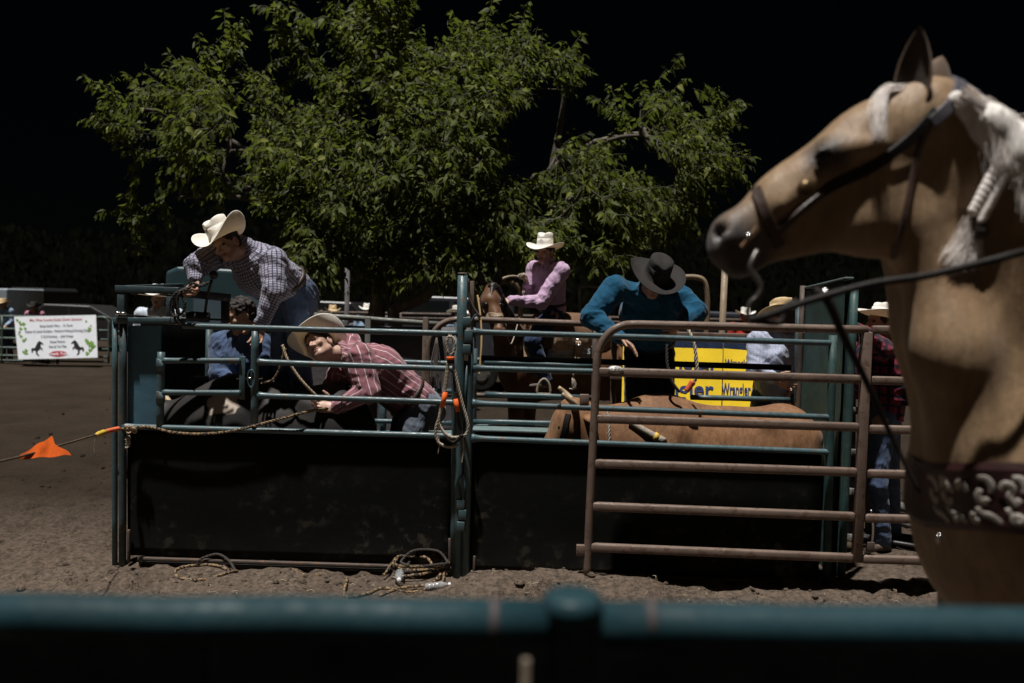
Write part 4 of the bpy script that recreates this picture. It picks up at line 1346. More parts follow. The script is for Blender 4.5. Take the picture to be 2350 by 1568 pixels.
# ------------------------------------------------------------------ far vehicles
def vehicle(name, label, cat, base, prof, depth, mats, wins=(), wheels=(), extra=None, yaw=0.0):
    """side outline (x, z) extruded along y with rounded edges; windows proud by 4 mm"""
    t = thing(name, label, cat, base)
    t.rotation_euler[2] = yaw
    bm = bmesh.new()
    vs_ = [bm.verts.new((x, -depth / 2, z)) for x, z in prof]
    f = bm.faces.new(vs_)
    r = bmesh.ops.extrude_face_region(bm, geom=[f])
    for v in r['geom']:
        if isinstance(v, bmesh.types.BMVert): v.co.y += depth
    bmesh.ops.recalc_face_normals(bm, faces=bm.faces[:])
    bmesh.ops.bevel(bm, geom=bm.edges[:], offset=0.06, segments=3, affect='EDGES', profile=0.6)
    me = bpy.data.meshes.new("bodywork"); bm.to_mesh(me); bm.free()
    me.materials.append(mats[0]); o = link_mesh("bodywork", me, t)
    for i, q in enumerate(wins):
        V = np.array([(x, -depth / 2 - 0.006, z) for x, z in q] + [(x, -depth / 2 + 0.01, z) for x, z in q])
        n = len(q)
        F = [tuple(range(n)), tuple(range(n, 2 * n))[::-1]] + [(k, (k + 1) % n, n + (k + 1) % n, n + k) for k in range(n)]
        me = bpy.data.meshes.new("window"); me.from_pydata(V.tolist(), [], F); me.materials.append(mats[1]); link_mesh("window", me, t)
    for x, rr_ in wheels:
        mb = MB(); mb.tube([(x, -depth / 2 - 0.02, rr_), (x, -depth / 2 + 0.0, rr_), (x, -depth / 2 + 0.2, rr_)], [rr_ * .92, rr_, rr_], 20)
        V = np.concatenate(mb.V); me = bpy.data.meshes.new("wheel"); me.from_pydata(V.tolist(), [], mb.F); me.materials.append(BLACK_STEEL); w = link_mesh("wheel", me, t)
        mb = MB(); mb.tube([(x, -depth / 2 - 0.035, rr_), (x, -depth / 2 - 0.02, rr_)], [rr_ * .4, rr_ * .55], 14)
        V = np.concatenate(mb.V); me = bpy.data.meshes.new("rim"); me.from_pydata(V.tolist(), [], mb.F); me.materials.append(mats[2] if len(mats) > 2 else CONCRETE); link_mesh("rim", me, w)
    return t
GLASS = mat_plain("dark_glass", (0.015, 0.018, 0.02), 0.12, 0.1, 3, 0)
def gloss(name, c): return mat_plain(name, c, 0.35, 0.12, 2.5, 0.0, coat=0.4)
def at(px, py, Y):
    q = P(px, py, Y); q[2] = 0; return q
box = lambda w, h, z0=0.5: [(-w / 2, z0), (w / 2, z0), (w / 2, h), (-w / 2, h)]
t = vehicle("horse_trailer", "white trailer with dark window behind the spectator in light blue", "trailer", at(0, 720, 27), box(1.9, 1.90), 2.2, [gloss("white_coach", (0.40, 0.47, 0.52)), GLASS], [[(-.75, 1.1), (.35, 1.1), (.35, 1.55), (-.75, 1.55)]], [(-.3, .36)])
t = vehicle("enclosed_trailer", "black enclosed trailer with rounded front and small white lettering, far left", "trailer", at(100, 720, 29), [(-.62, .5), (.68, .5), (.68, 1.85), (.60, 1.95), (-.5, 1.95), (-.62, 1.7)], 2.2, [gloss("black_coach", (0.022, 0.023, 0.026)), GLASS], [], [(.1, .36)])
V, F = text_mesh("Colts", 0.26, 0.01)
me = bpy.data.meshes.new("lettering"); me.from_pydata([(v[0] + .25, -1.108, v[1] + 1.45) for v in V], [], F); me.materials.append(WHITE); link_mesh("lettering", me, t)["kind"] = "stuff"
CAR = [(-2.1, .35), (2.1, .35), (2.1, .8), (1.9, .95), (1.1, 1.02), (.4, 1.42), (-1.0, 1.45), (-1.7, 1.05), (-2.1, .95)]
CARW = [[(-1.45, 1.02), (-.95, 1.38), (-.3, 1.38), (-.3, 1.02)], [(-.22, 1.02), (-.22, 1.38), (.33, 1.36), (.85, 1.02)]]
vehicle("parked_car", "dark parked car beyond the right end of the white banner", "car", at(205, 740, 26), CAR, 1.8, [gloss("dark_car", (0.03, 0.03, 0.032)), GLASS], CARW, [(-1.3, .33), (1.3, .33)], yaw=0.1)
SUV = [(-2.2, .4), (2.2, .4), (2.2, .95), (2.0, 1.08), (1.1, 1.15), (.5, 1.75), (-1.9, 1.80), (-2.2, 1.2)]
SUVW = [[(-1.85, 1.2), (-1.7, 1.68), (-.8, 1.68), (-.8, 1.2)], [(-.7, 1.2), (-.7, 1.68), (.4, 1.65), (.85, 1.2)]]
vehicle("tractor_cab", "teal rounded machine cab behind the raised frame", "tractor", at(520, 740, 12.5), [(-.66, .3), (1.25, .3), (1.25, 1.95), (1.05, 2.22), (-.45, 2.26), (-.62, 2.18)], 1.6, [gloss("cab_teal", (0.035, 0.075, 0.09)), gloss("cab_glass", (0.10, 0.15, 0.19))], [[(-.2, 1.35), (.45, 1.35), (.45, 1.82), (-.2, 1.82)], [(.52, 1.35), (1.0, 1.35), (1.0, 1.85), (.52, 1.85)]], [(.9, .45)])
vehicle("parked_suv", "dark bluish parked van under the leaning limb of the tree", "van", at(985, 760, 17.5), [(-1.7, .4), (1.9, .4), (1.9, 1.2), (1.85, 1.92), (-.2, 1.95), (-.7, 1.55), (-1.7, 1.3)], 1.9, [gloss("slate_van", (0.055, 0.06, 0.072)), GLASS], [[(-.5, 1.55), (-.15, 1.85), (.5, 1.85), (.5, 1.5)], [(.6, 1.5), (.6, 1.85), (1.5, 1.85), (1.5, 1.5)]], [(-1.1, .35), (1.2, .35)])
vehicle("parked_pickup", "dark parked truck far behind the teal shirted man", "truck", at(1640, 760, 19), SUV, 1.9, [gloss("slate_truck", (0.05, 0.055, 0.07)), GLASS], SUVW, [(-1.35, .38), (1.35, .38)])
vehicle("parked_wagon", "dark parked wagon behind the tree trunk", "car", at(780, 760, 22), SUV, 1.9, [gloss("black_wagon", (0.02, 0.02, 0.022)), GLASS], SUVW, [(-1.35, .38), (1.35, .38)])

# ------------------------------------------------------------------ pipe loops and poles behind
def loop(label, pts, r, mat, Y, name="pipe_hoop"):
    t = thing(name, label, "pipe", (P(pts[0][0], pts[0][1], Y)[0], Y, 0))
    p = [P(x, y, Y) for x, y in pts]
    p0 = p[0].copy(); p0[2] = 0; p1 = p[-1].copy(); p1[2] = 0
    p = [p0] + p + [p1]
    q = np.concatenate([np.linspace(p[0], p[1], 4)[:-1], spline(p[1:-1], 22), np.linspace(p[-2], p[-1], 4)[1:]])
    mb = MB(); mb.tube(q, r, 10); mb.build("tube", mat, t)
    return t
loop("tan pipe hoop between the bay horse's ears and the lilac shirt", [(1088, 700), (1092, 672), (1112, 655), (1150, 647), (1178, 650), (1193, 668), (1195, 700)], 0.030, TAN_PIPE, 9.2)
loop("tan pipe hoop behind the right shoulder of the teal shirted man", [(1500, 700), (1503, 660), (1520, 642), (1560, 637), (1600, 637), (1618, 650), (1624, 690)], 0.030, TAN_PIPE, 8.6)
loop("grey pipe hoop between the lilac rider and the teal shirt", [(1331, 700), (1331, 662), (1335, 657), (1400, 660), (1470, 664), (1472, 700)], 0.016, GREY_PIPE, 9.4)
tp = thing("steel_pole", "single tan steel pole standing below the palomino's chin", "pole", at(1660, 740, 8.4))
q = P(1661, 635, 8.4); mb = MB(); mb.tube([(q[0] - .01, 8.4, 0), (q[0], 8.4, q[2] * .5), (q[0] + .01, 8.4, q[2] + .1)], 0.034, 12); mb.build("tube", TAN_PIPE, tp)
gp = thing("light_pole", "thin grey post standing left of the tree trunk", "pole", at(797, 740, 14))
q = P(797, 640, 14); mb = MB(); mb.tube([(q[0], 14, 0), (q[0], 14, q[2] + .3)], 0.04, 10); mb.build("tube", SCREEN, gp)
ff = thing("back_rail_fence", "low dark rail fence across the far end of the arena", "fence", (0, 15, 0))
for y in (718, 728):
    pipe(ff, "rail", [P(560, y - 4, 15.5), P(1880, y + 20, 15.5)], 0.03, RUST_DARK, 8)
for px in range(600, 1881, 160):
    pipe(ff, "post", [P(px, 712 + (px - 600) * .018, 15.5), P(px, 850, 15.5)], 0.035, RUST_DARK, 8)
# ------------------------------------------------------------------ the tree
YT = 10.7
BARK = mat_plain("bark", (0.15, 0.125, 0.10), 0.9, 0.5, 7, 0.9, stretch=(1, 1, 0.3), bscale=18)
TWIG = mat_plain("twig_bark", (0.06, 0.05, 0.038), 0.9, 0.4, 9, 0.5)
def mk_leaf(name, c, t):
    m, nt, b = new_mat(name)
    v = coords(nt)
    oi = nt.nodes.new("ShaderNodeNewGeometry")
    col = ramp(nt, oi.outputs["Random Per Island"], [(0.0, tuple(np.array(c) * 0.35)), (0.5, tuple(np.array(c) * 0.85)), (0.8, tuple(np.array(c) * np.array([1.4, 1.35, 1.1]))), (1.0, tuple(np.array(c) * np.array([2.5, 2.1, 1.5])))])
    nt.links.new(col, b.inputs["Base Color"])
    b.inputs["Roughness"].default_value = 0.62
    b.inputs["Specular IOR Level"].default_value = 0.2
    tr = nt.nodes.new("ShaderNodeBsdfTranslucent"); tr.inputs[0].default_value = c4(t)
    mx = nt.nodes.new("ShaderNodeMixShader"); mx.inputs[0].default_value = 0.40
    out = nt.nodes["Material Output"]
    nt.links.new(b.outputs[0], mx.inputs[1]); nt.links.new(tr.outputs[0], mx.inputs[2]); nt.links.new(mx.outputs[0], out.inputs[0])
    return m
LEAF = mk_leaf("leaf_green", (0.074, 0.094, 0.020), (0.14, 0.18, 0.026))

OUT = np.array([(255, 492), (300, 470), (350, 462), (400, 440), (360, 400), (300, 350), (262, 318), (212, 284), (235, 262), (262, 262), (215, 196), (255, 200), (300, 230), (320, 195), (370, 178), (405, 148), (440, 140), (452, 98), (480, 118), (518, 42), (548, 66), (566, 118), (610, 150), (660, 190), (725, 250), (690, 165), (650, 90), (618, 20), (660, 10), (700, 70), (745, 140), (770, 150), (752, 60), (735, -30), (700, -200), (800, -300), (930, -250), (970, -40), (968, 95), (1005, 100), (1040, 48), (1090, 62), (1132, 18), (1155, 80), (1198, 36), (1215, 75), (1245, 105), (1328, 100), (1338, 150), (1308, 205), (1296, 300), (1345, 320), (1372, 238), (1410, 205), (1450, 210), (1500, 195), (1552, 148), (1530, 205), (1545, 245), (1600, 262), (1648, 228), (1692, 232), (1684, 275), (1650, 305), (1702, 372), (1690, 400), (1640, 425), (1612, 470), (1585, 540), (1500, 565), (1400, 612), (1330, 600), (1260, 585), (1150, 600), (1090, 640), (1000, 622), (900, 650), (850, 640), (790, 612), (740, 640), (690, 610), (668, 560), (640, 515), (600, 470), (560, 455), (500, 480), (440, 470), (380, 490), (320, 505)], float)
def inside(p, poly):
    x, y = p[:, 0], p[:, 1]; r = np.zeros(len(p), bool)
    j = len(poly) - 1
    for i in range(len(poly)):
        xi, yi = poly[i]; xj, yj = poly[j]
        w = ((yi > y) != (yj > y)) & (x < (xj - xi) * (y - yi) / (yj - yi + 1e-9) + xi)
        r ^= w; j = i
    return r
def edge_dist(p, poly):
    d = np.full(len(p), 1e9)
    for i in range(len(poly)):
        a = poly[i]; b = poly[(i + 1) % len(poly)]; ab = b - a
        t = np.clip(((p - a) @ ab) / (ab @ ab), 0, 1)
        d = np.minimum(d, np.linalg.norm(p - a - t[:, None] * ab, axis=1))
    return d

def build_tree():
    base = P(868, 740, YT); base[2] = 0
    t = thing("broad_tree", "large leafy tree with bright green drooping leaves spreading behind the chutes", "tree", base)
    def T(px, py, dy=0): return P(px, py, YT + dy)
    limbs = [
        [base + np.array([0, 0, -0.1]), T(866, 735), T(866, 690), T(872, 640), T(884, 580), T(896, 500), T(890, 380), T(875, 220), T(868, 60), T(860, -140)],
        [base + np.array([0.15, 0.05, -0.1]), T(905, 728), T(955, 690), T(1012, 635, .1), T(1070, 560, .2), T(1150, 470, .3), T(1270, 380, .2), T(1400, 320), T(1520, 300)],
        [T(884, 580), T(820, 500), T(700, 420, -.3), T(560, 340, -.4), T(420, 270, -.3), T(330, 250, -.2)],
        [T(890, 380), T(800, 290, .3), T(740, 200, .2), T(690, 100, .1)],
        [T(896, 500), T(980, 380, -.4), T(1080, 260, -.5), T(1150, 160, -.3), T(1180, 90, -.2)],
        [T(872, 640), T(800, 600, -.7), T(740, 560, -1.2), T(690, 540, -1.3)],
        [T(820, 500), T(680, 480, .2), T(520, 450, .2), T(400, 455, .1)],
        [T(1070, 560, .2), T(1180, 540, -.6), T(1320, 520, -.8), T(1480, 470, -.6)],
        [T(884, 580), T(950, 560, -1.1), T(1020, 560, -1.5)],
        [T(700, 420, -.3), T(620, 260, .3), T(540, 160, .2)],
        [T(1270, 380, .2), T(1290, 260, .3), T(1300, 170, .2)],
    ]
    N = []; PAR = []; RAD = []
    for k, l in enumerate(limbs):
        s = resample(spline(l, 40), 0.22)
        s[1:] += RNG.normal(0, 0.02, (len(s) - 1, 3))
        if k < 2: par = -1
        else:
            A = np.array(N); par = int(np.argmin(np.linalg.norm(A - s[0], axis=1)))
        r0, r1 = ((0.17, 0.03), (0.125, 0.025))[k] if k < 2 else (0.06, 0.02)
        for i, q in enumerate(s):
            N.append(q); PAR.append(par); RAD.append(r0 + (r1 - r0) * (i / len(s)) ** 0.8); par = len(N) - 1
        if k < 2:
            nm = "trunk" if k == 0 else "leaning_limb"
            rr = np.array([r0 + (r1 - r0) * (i / len(s)) ** 0.8 for i in range(len(s))])
            rr[:2] *= (1.5 if k == 0 else 1.2), 1.2
            V, F = tube(s, rr, 14); V = np.array(V)
            c = np.repeat(s, 14, 0); V = c + (V - c) * (1 + 0.5 * fbm(V * np.array([9, 9, 3.0]), 3))[:, None]
            mesh(nm, V, F, BARK, t)
    nl = len(N)
    # twig ends spread through the crown
    pts = RNG.uniform([200, -300], [1710, 660], (9000, 2))
    pts = pts[inside(pts, OUT)]
    ed = edge_dist(pts, OUT)
    clump = vnoise(np.c_[pts / 95.0, np.full(len(pts), 2.0)])
    keep = (clump > 0.43) | (ed < 30)
    keep &= ~((pts[:, 1] < -70)) & (ed > 16 + 22 * vnoise(np.c_[pts / 40.0, np.full(len(pts), 5.0)]))
    pts, ed = pts[keep][:1750], ed[keep][:1750]
    half = np.clip(ed / 170.0, 0.06, 1) ** 0.7 * 1.25
    dep = RNG.uniform(-1, 1, len(pts)); dep = np.sign(dep) * np.abs(dep) ** 0.75 * half
    dep = dep - (0.1 + 1.7 * np.clip((pts[:, 1] + 60) / 680, 0, 1)) * np.clip(ed / 120, 0.15, 1)
    lowb = RNG.uniform([640, 420], [1420, 640], (1500, 2)); lowb = lowb[inside(lowb, OUT)][:520]
    ld = -1.55 + 0.55 * (vnoise(np.c_[lowb / 60.0, np.full(len(lowb), 9.0)]) - .5) * 2 - 0.5 * np.clip((lowb[:, 1] - 450) / 180, 0, 1)
    pts = np.vstack([pts, lowb]); dep = np.r_[dep, ld]
    ends = np.array([P(p[0], p[1], YT + d) for p, d in zip(pts, dep)])
    ctr = T(900, 450)
    order = np.argsort(np.linalg.norm(ends - T(890, 520), axis=1))
    Narr = np.zeros((nl + len(ends), 3)); Narr[:nl] = N; cnt = nl
    kids = {}
    for e in order:
        q = ends[e]
        d = np.linalg.norm(Narr[:cnt] - q, axis=1) + 0.25 * np.linalg.norm(Narr[:cnt] - T(890, 540), axis=1)
        j = int(np.argmin(d))
        Narr[cnt] = q; PAR.append(j); RAD.append(0.0); cnt += 1
    w = np.zeros(cnt)
    for i in range(cnt - 1, nl - 1, -1):
        w[i] += 1.0
        if PAR[i] >= nl: w[PAR[i]] += w[i]
    mbb = MB()
    for i in range(nl, cnt):
        a = Narr[PAR[i]]; b = Narr[i]
        ra = min(0.035, 0.0042 * w[i] ** 0.5 + 0.002); L = np.linalg.norm(b - a)
        m = (a + b) / 2 + np.array([0, 0, 0.06 * L]) + RNG.normal(0, 0.03 * L, 3)
        V, F = tube(spline([a, m, b], 5 if L > .3 else 3), np.linspace(ra, ra * 0.7, 5 if L > .3 else 3), 5, False)
        mbb.add(V, F)
    for k in range(2, len(limbs)):
        s = resample(spline(limbs[k], 40), 0.2)
        V, F = tube(s, np.linspace(0.06, 0.02, len(s)), 8, False); mbb.add(V, F)
    # leaf shape: pointed, folded along the midrib, drooping tip
    LV = np.array([(0, 0, 0), (0.21, 0.18, 0.06), (-0.21, 0.18, 0.06), (0.25, 0.42, 0.04), (-0.25, 0.42, 0.04), (0, 0.5, -0.035), (0.13, 0.76, -0.06), (-0.13, 0.76, -0.06), (0, 1.10, -0.24), (0, 0.22, -0.01)])
    LF = [(0, 1, 9), (0, 9, 2), (9, 1, 3, 5), (9, 5, 4, 2), (5, 3, 6), (5, 7, 4), (5, 6, 8), (5, 8, 7)]
    leaves = []
    shoots = MB()
    def shoot(q, d, L, nleaf):
        d = nrm(d)
        p = spline([q, q + d * L * .5 + np.array([0, 0, 0.02]), q + d * L + np.array([0, 0, -0.10 * L])], 7)
        shoots.add(*tube(p, np.linspace(0.004, 0.0018, 7), 4, False))
        ph = RNG.uniform(0, 6.28)
        for k in range(nleaf):
            t_ = (k + 0.6) / nleaf
            i_ = min(5, int(t_ * 6)); c = p[i_] + (p[i_ + 1] - p[i_]) * (t_ * 6 - i_)
            ang = ph + k * 2.6
            sdv = nrm(cross3(d, [0, 0, 1.0]) + 1e-3)
            up_ = cross3(sdv, d)
            out = sdv * math.cos(ang) + up_ * math.sin(ang) * 0.5
            y = nrm(d * 0.55 + out * 0.9 + np.array([0, 0, -0.75]) + RNG.normal(0, 0.2, 3))
            n0 = np.array([0, 0, 1.0]) + RNG.normal(0, 0.75, 3) + out * 0.25
            n = nrm(n0 - y * np.dot(n0, y))
            leaves.append((c + y * 0.02, y, n, RNG.uniform(0.075, 0.138) * (0.65 + 0.5 * math.sin(math.pi * min(1, t_ + .2)))))
    for i in range(nl, cnt):
        q = Narr[i]; a = Narr[PAR[i]]
        d = nrm(q - a) * 0.6 + nrm(q - ctr) * 0.7 + np.array([0, 0, 0.05]) + RNG.normal(0, 0.35, 3)
        for k in range(2 if RNG.random() < 0.55 else 1):
            shoot(q, d + RNG.normal(0, .45, 3) * k, RNG.uniform(0.18, 0.42), int(RNG.integers(5, 11)))
    # long tips round the outline
    for k in range(len(OUT)):
        p = OUT[k]
        if p[1] < -20: continue
        pr, nx_ = OUT[k - 1], OUT[(k + 1) % len(OUT)]
        v = nrm((p - pr) / (np.linalg.norm(p - pr) + 1) + (p - nx_) / (np.linalg.norm(p - nx_) + 1)) if True else None
        a_, b_ = p - pr, nx_ - p
        if a_[0] * b_[1] - a_[1] * b_[0] < 0 or p[1] > 615: continue
        for j, back in enumerate((20, 62, 62, 105, 105)):
            b = P(p[0] - v[0] * back + RNG.normal(0, 5 + 3 * j), p[1] - v[1] * back + RNG.normal(0, 4 + 2 * j), YT - .3 + RNG.normal(0, .12))
            shoot(b, np.array([v[0] + RNG.normal(0, .15 + .06 * j), RNG.normal(0, .2), -v[1] + .1 + RNG.normal(0, .12)]), 0.30, 11)
    mbb.build("branches", TWIG, t)["kind"] = "stuff"
    shoots.build("shoots", mat_plain("green_shoot", (0.06, 0.065, 0.025), 0.7), t)["kind"] = "stuff"
    def xf(c, y, n, s):
        x = cross3(y, n)
        return c + (LV * s) @ np.array([x, y, n])
    leaves.sort(key=lambda l: l[0][1] - 0.25 * l[3] * 10)
    front = leaves[:300]; rest = leaves[300:]
    Vs = np.concatenate([xf(*l) for l in rest])
    m = len(LV)
    Fs = []
    for i in range(len(rest)):
        Fs += [tuple(k + i * m for k in f) for f in LF]
    cr = mesh("crown", Vs, Fs, LEAF, t)
    cr["kind"] = "stuff"
    lm = bpy.data.meshes.new("leaf"); lm.from_pydata(LV.tolist(), [], LF); lm.materials.append(LEAF)
    lm.polygons.foreach_set("use_smooth", [True] * len(lm.polygons))
    bo = np.array(t.location)
    for c, y, n, s in front:
        x = cross3(y, n)
        o = bpy.data.objects.new("leaf", lm); COL.objects.link(o); o.parent = t
        c = c - bo
        o.matrix_local = Matrix(((x[0] * s, y[0] * s, n[0] * s, c[0]), (x[1] * s, y[1] * s, n[1] * s, c[1]), (x[2] * s, y[2] * s, n[2] * s, c[2]), (0, 0, 0, 1)))
    return len(leaves)
NLEAF = build_tree()
print("leaves", NLEAF)

# ------------------------------------------------------------------ wood beyond the arena, near-black colour standing in for its shade
SHADELEAF = mat_plain("shaded_needles", (0.008, 0.009, 0.006), 1.0, 0.5, 1.2, 0, spec=0.0)
n = 14000
xs = RNG.uniform(-70, 70, n); hm = 4.5 + 3.0 * vnoise(np.c_[xs * 0.22, np.full(n, 3.0), np.full(n, 1.0)])
Q0 = np.c_[xs, RNG.uniform(46, 52, n), RNG.random(n) ** 0.8 * hm + 0.2]
sz = RNG.uniform(0.2, 0.5, n)[:, None]; an = RNG.uniform(-0.6, 0.6, n)
UX = np.c_[np.cos(an), np.sin(an), RNG.normal(0, .02, n)] * sz; UZ = np.c_[np.zeros(n), RNG.normal(0, .03, n), -np.ones(n)] * sz
VV = np.stack([Q0 - UX * .5, Q0 - UX * .2 + UZ * .6, Q0 + UZ, Q0 + UX * .3 + UZ * .5, Q0 + UX * .5, Q0 - UZ * .4], 1).reshape(-1, 3)
wood = mesh("far_wood", VV, np.arange(6 * n).reshape(-1, 6), SHADELEAF, None, False)
tag(wood, kind="stuff"); wood["label"] = "far wood coloured near black for shade, closing the view behind the arena"; wood["category"] = "wood"
mb = MB(); mb.box((0, 56, 1.9), (200, 2.0, 6.0))
hd = mb.build("hill", mat_plain("shaded_slope", (0.008, 0.008, 0.006), 1.0, spec=0.0), None, False); tag(hd, kind="structure")  # slope colour holds the shade as well
# ------------------------------------------------------------------ people
def skin(name, c, lip=(0.30, 0.13, 0.11)):
    m, nt, b = new_mat(name)
    v = coords(nt)
    c = np.asarray(c, float)
    nt.links.new(ramp(nt, noise_f(nt, v, 30, 4), [(0.3, tuple(c * 0.85)), (0.7, tuple(c * 1.1))]), b.inputs["Base Color"])
    b.inputs["Roughness"].default_value = 0.5
    b.inputs["Subsurface Weight"].default_value = 0.08
    b.inputs["Subsurface Radius"].default_value = (0.012, 0.004, 0.002)
    return [m, mat_plain(name + "_eye", (0.03, 0.022, 0.018), 0.25, 0.1, 5, 0), mat_plain(name + "_lip", lip, 0.45, 0.1, 20, 0)]
SK = skin("tan_skin", (0.40, 0.235, 0.165))
SKF = skin("fair_skin", (0.46, 0.29, 0.22))
STRAWHAT = mat_plain("cream_straw", (0.93, 0.90, 0.83), 0.75, 0.06, 40, 0.25, bscale=260)
WHITEHAT = mat_plain("white_straw", (0.90, 0.88, 0.83), 0.75, 0.06, 40, 0.25, bscale=260)
for m_ in (STRAWHAT, WHITEHAT):
    nt = m_.node_tree; tr = nt.nodes.new("ShaderNodeBsdfTranslucent"); tr.inputs[0].default_value = (.80, .66, .42, 1)
    mx = nt.nodes.new("ShaderNodeMixShader"); mx.inputs[0].default_value = 0.22
    nt.links.new(nt.nodes["Principled BSDF"].outputs[0], mx.inputs[1]); nt.links.new(tr.outputs[0], mx.inputs[2]); nt.links.new(mx.outputs[0], nt.nodes["Material Output"].inputs[0])
TANHAT = mat_plain("tan_straw", (0.55, 0.41, 0.23), 0.75, 0.1, 40, 0.25, bscale=260)
BLACKHAT = mat_plain("charcoal_felt", (0.014, 0.012, 0.011), 0.9, 0.35, 9, 0.3, bscale=120)
BAND = mat_plain("dark_band", (0.02, 0.018, 0.016), 0.6)
BANDT = mat_plain("pale_band", (0.45, 0.38, 0.29), 0.7)
BOOT = mat_plain("brown_boot", (0.05, 0.032, 0.022), 0.55, 0.3, 12)
HAIR = mat_plain("dark_hair", (0.018, 0.012, 0.009), 0.55, 0.5, 60, 0.8, bscale=160)
BELT = mat_plain("leather_belt", (0.035, 0.019, 0.012), 0.55, 0.3, 20)
JEANS_L = mat_fabric("light_denim", (0.13, 0.18, 0.28), bmp=0.5)
JEANS_M = mat_fabric("mid_denim", (0.07, 0.105, 0.19), bmp=0.5)
JEANS_D = mat_fabric("dark_denim", (0.022, 0.04, 0.095), bmp=0.5)
JEANS_K = mat_fabric("black_denim", (0.008, 0.009, 0.013), bmp=0.5)
JEANS_G = mat_fabric("worn_denim", (0.14, 0.165, 0.21), bmp=0.5)
PLAID_A = mat_fabric("blue_grey_plaid", (0.36, 0.35, 0.43), "plaid", (0.05, 0.05, 0.095), 52, 0.13, bmp=0.6)
STRIPE_C = mat_fabric("dusty_pink_stripe", (0.255, 0.105, 0.13), "stripe", (0.58, 0.48, 0.50), 27, 0.06, bmp=0.6)
LILAC = mat_fabric("lilac_shirt", (0.50, 0.345, 0.50), bmp=0.6)
TEALSHIRT = mat_fabric("teal_shirt", (0.0015, 0.066, 0.135), bmp=0.6)
PALEBLUE = mat_fabric("pale_blue_shirt", (0.42, 0.46, 0.58), "check", (0.30, 0.34, 0.48), 60, 0.2, bmp=0.6)
BLUESHIRT = mat_fabric("blue_work_shirt", (0.06, 0.095, 0.18), bmp=0.6)  # darkened to stand in for the plaid man's shadow on this shirt
REDPLAID = mat_fabric("red_plaid", (0.20, 0.022, 0.045), "plaid", (0.018, 0.012, 0.03), 13, 0.16, bmp=0.6)
REDSHIRT = mat_fabric("red_shirt", (0.42, 0.03, 0.02))
PINKSHIRT = mat_fabric("pink_shirt", (0.52, 0.22, 0.34))
SKYSHIRT = mat_fabric("sky_shirt", (0.30, 0.42, 0.58))
WHITESHIRT = mat_fabric("white_shirt", (0.55, 0.62, 0.72))

v = lambda *a: np.array(a, float)
# man in plaid leaning over the left chute
JA = dict(pel=P(668, 668, 6.0), che=P(600, 622, 5.82), nk=P(562, 568, 5.70), hd=P(519, 560, 5.58),
          sl=P(484, 590, 5.76), el=P(452, 610, 5.56), wl=P(449, 641, 5.50), sr=P(628, 600, 5.68), er=P(630, 668, 5.58), wr=P(600, 742, 5.56),
          hl=P(652, 676, 6.08), kl=P(648, 812, 6.05), al=P(655, 950, 6.12), hr=P(692, 672, 5.94), kr=P(690, 815, 5.9), ar=P(700, 950, 6.05))
A = person("man in blue plaid shirt and cream straw hat leaning over the left chute", JA, v(-.22, -.9, -.36), v(-.48, -.13, .87), v(-.38, -.78, -.5), PLAID_A, JEANS_M, SK, BOOT, hair=HAIR,
       hat=dict(mat=STRAWHAT, band_mat=BAND, W=0.215, D=0.185, H=0.155, curl=0.115, a=0.088, b=0.103, off=0.05, crease=.022), hands=dict(l=dict(d=v(.15, -.5, -.8), n=v(-.2, -.7, -.3), curl=.9, side=1), r=dict(d=v(-.2, -.2, -1), n=v(0, -1, 0), curl=.6)), belt=BELT, fold=0.012, sleeve=1.3, girth=1.25)
# sponsor patches on his sleeve and chest
for nm, q, r_, m in (("shoulder_patch", (618, 640), (0.034, 0.034), "w"), ("chest_patch", (546, 652), (0.045, 0.028), "r"), ("sleeve_patch", (625, 662), (0.03, 0.016), "b")):
    pass
# man crouched behind
JB = dict(pel=P(530, 905, 6.32), che=P(540, 820, 6.2), nk=P(548, 765, 6.12), hd=P(553, 722, 6.06),
          sl=P(508, 788, 6.15), el=P(503, 860, 6.05), wl=P(540, 880, 5.95), sr=P(598, 790, 6.2), er=P(606, 860, 6.1), wr=P(580, 885, 6.0),
          hl=P(512, 915, 6.35), kl=P(505, 1020, 6.2), al=P(515, 1200, 6.4), hr=P(555, 915, 6.35), kr=P(560, 1020, 6.25), ar=P(560, 1200, 6.4))
person("dark haired hatless man in blue shirt crouching behind the plaid shirt man", JB, v(-.75, -.5, -.35), v(-.3, -.2, .9), v(-.35, -.85, -.3), BLUESHIRT, JEANS_D, SK, BOOT, hair=HAIR, hairy=.045, girth=1.15, sleeve=1.2)
# man in pink stripes
JC = dict(pel=P(955, 925, 5.98), che=P(862, 848, 5.90), nk=P(787, 812, 5.80), hd=P(733, 792, 5.72),
          sl=P(800, 790, 6.02), el=P(770, 885, 5.95), wl=P(735, 925, 5.80), sr=P(822, 818, 5.70), er=P(845, 898, 5.62), wr=P(772, 936, 5.60),
          hl=P(950, 930, 6.08), kl=P(905, 1050, 5.95), al=P(930, 1230, 6.05), hr=P(965, 940, 5.88), kr=P(930, 1060, 5.78), ar=P(975, 1230, 5.9))
person("young man in pink striped shirt and pushed back cream hat bending over the dark bull", JC, v(-.42, -.85, .28), v(-.48, .45, .75), v(-.45, -.45, -.75), STRIPE_C, JEANS_G, SKF, BOOT, hair=HAIR,
       hat=dict(mat=STRAWHAT, band_mat=BANDT, W=0.225, D=0.215, H=0.125, curl=0.075, a=0.09, b=0.106, off=0.04, upv=v(-.36, .72, .58), label="cream straw hat tilted back with shaded underside"),
       hands=dict(l=dict(d=v(-1, -.1, -.05), n=v(0, -.6, -.8), curl=.7, side=-1), r=dict(d=v(-1, -.1, .08), n=v(0, -.8, .5), curl=.75, side=1)), belt=BELT, headv=0.0038, fold=0.012, sleeve=1.35, girth=1.36, hs=1.08)
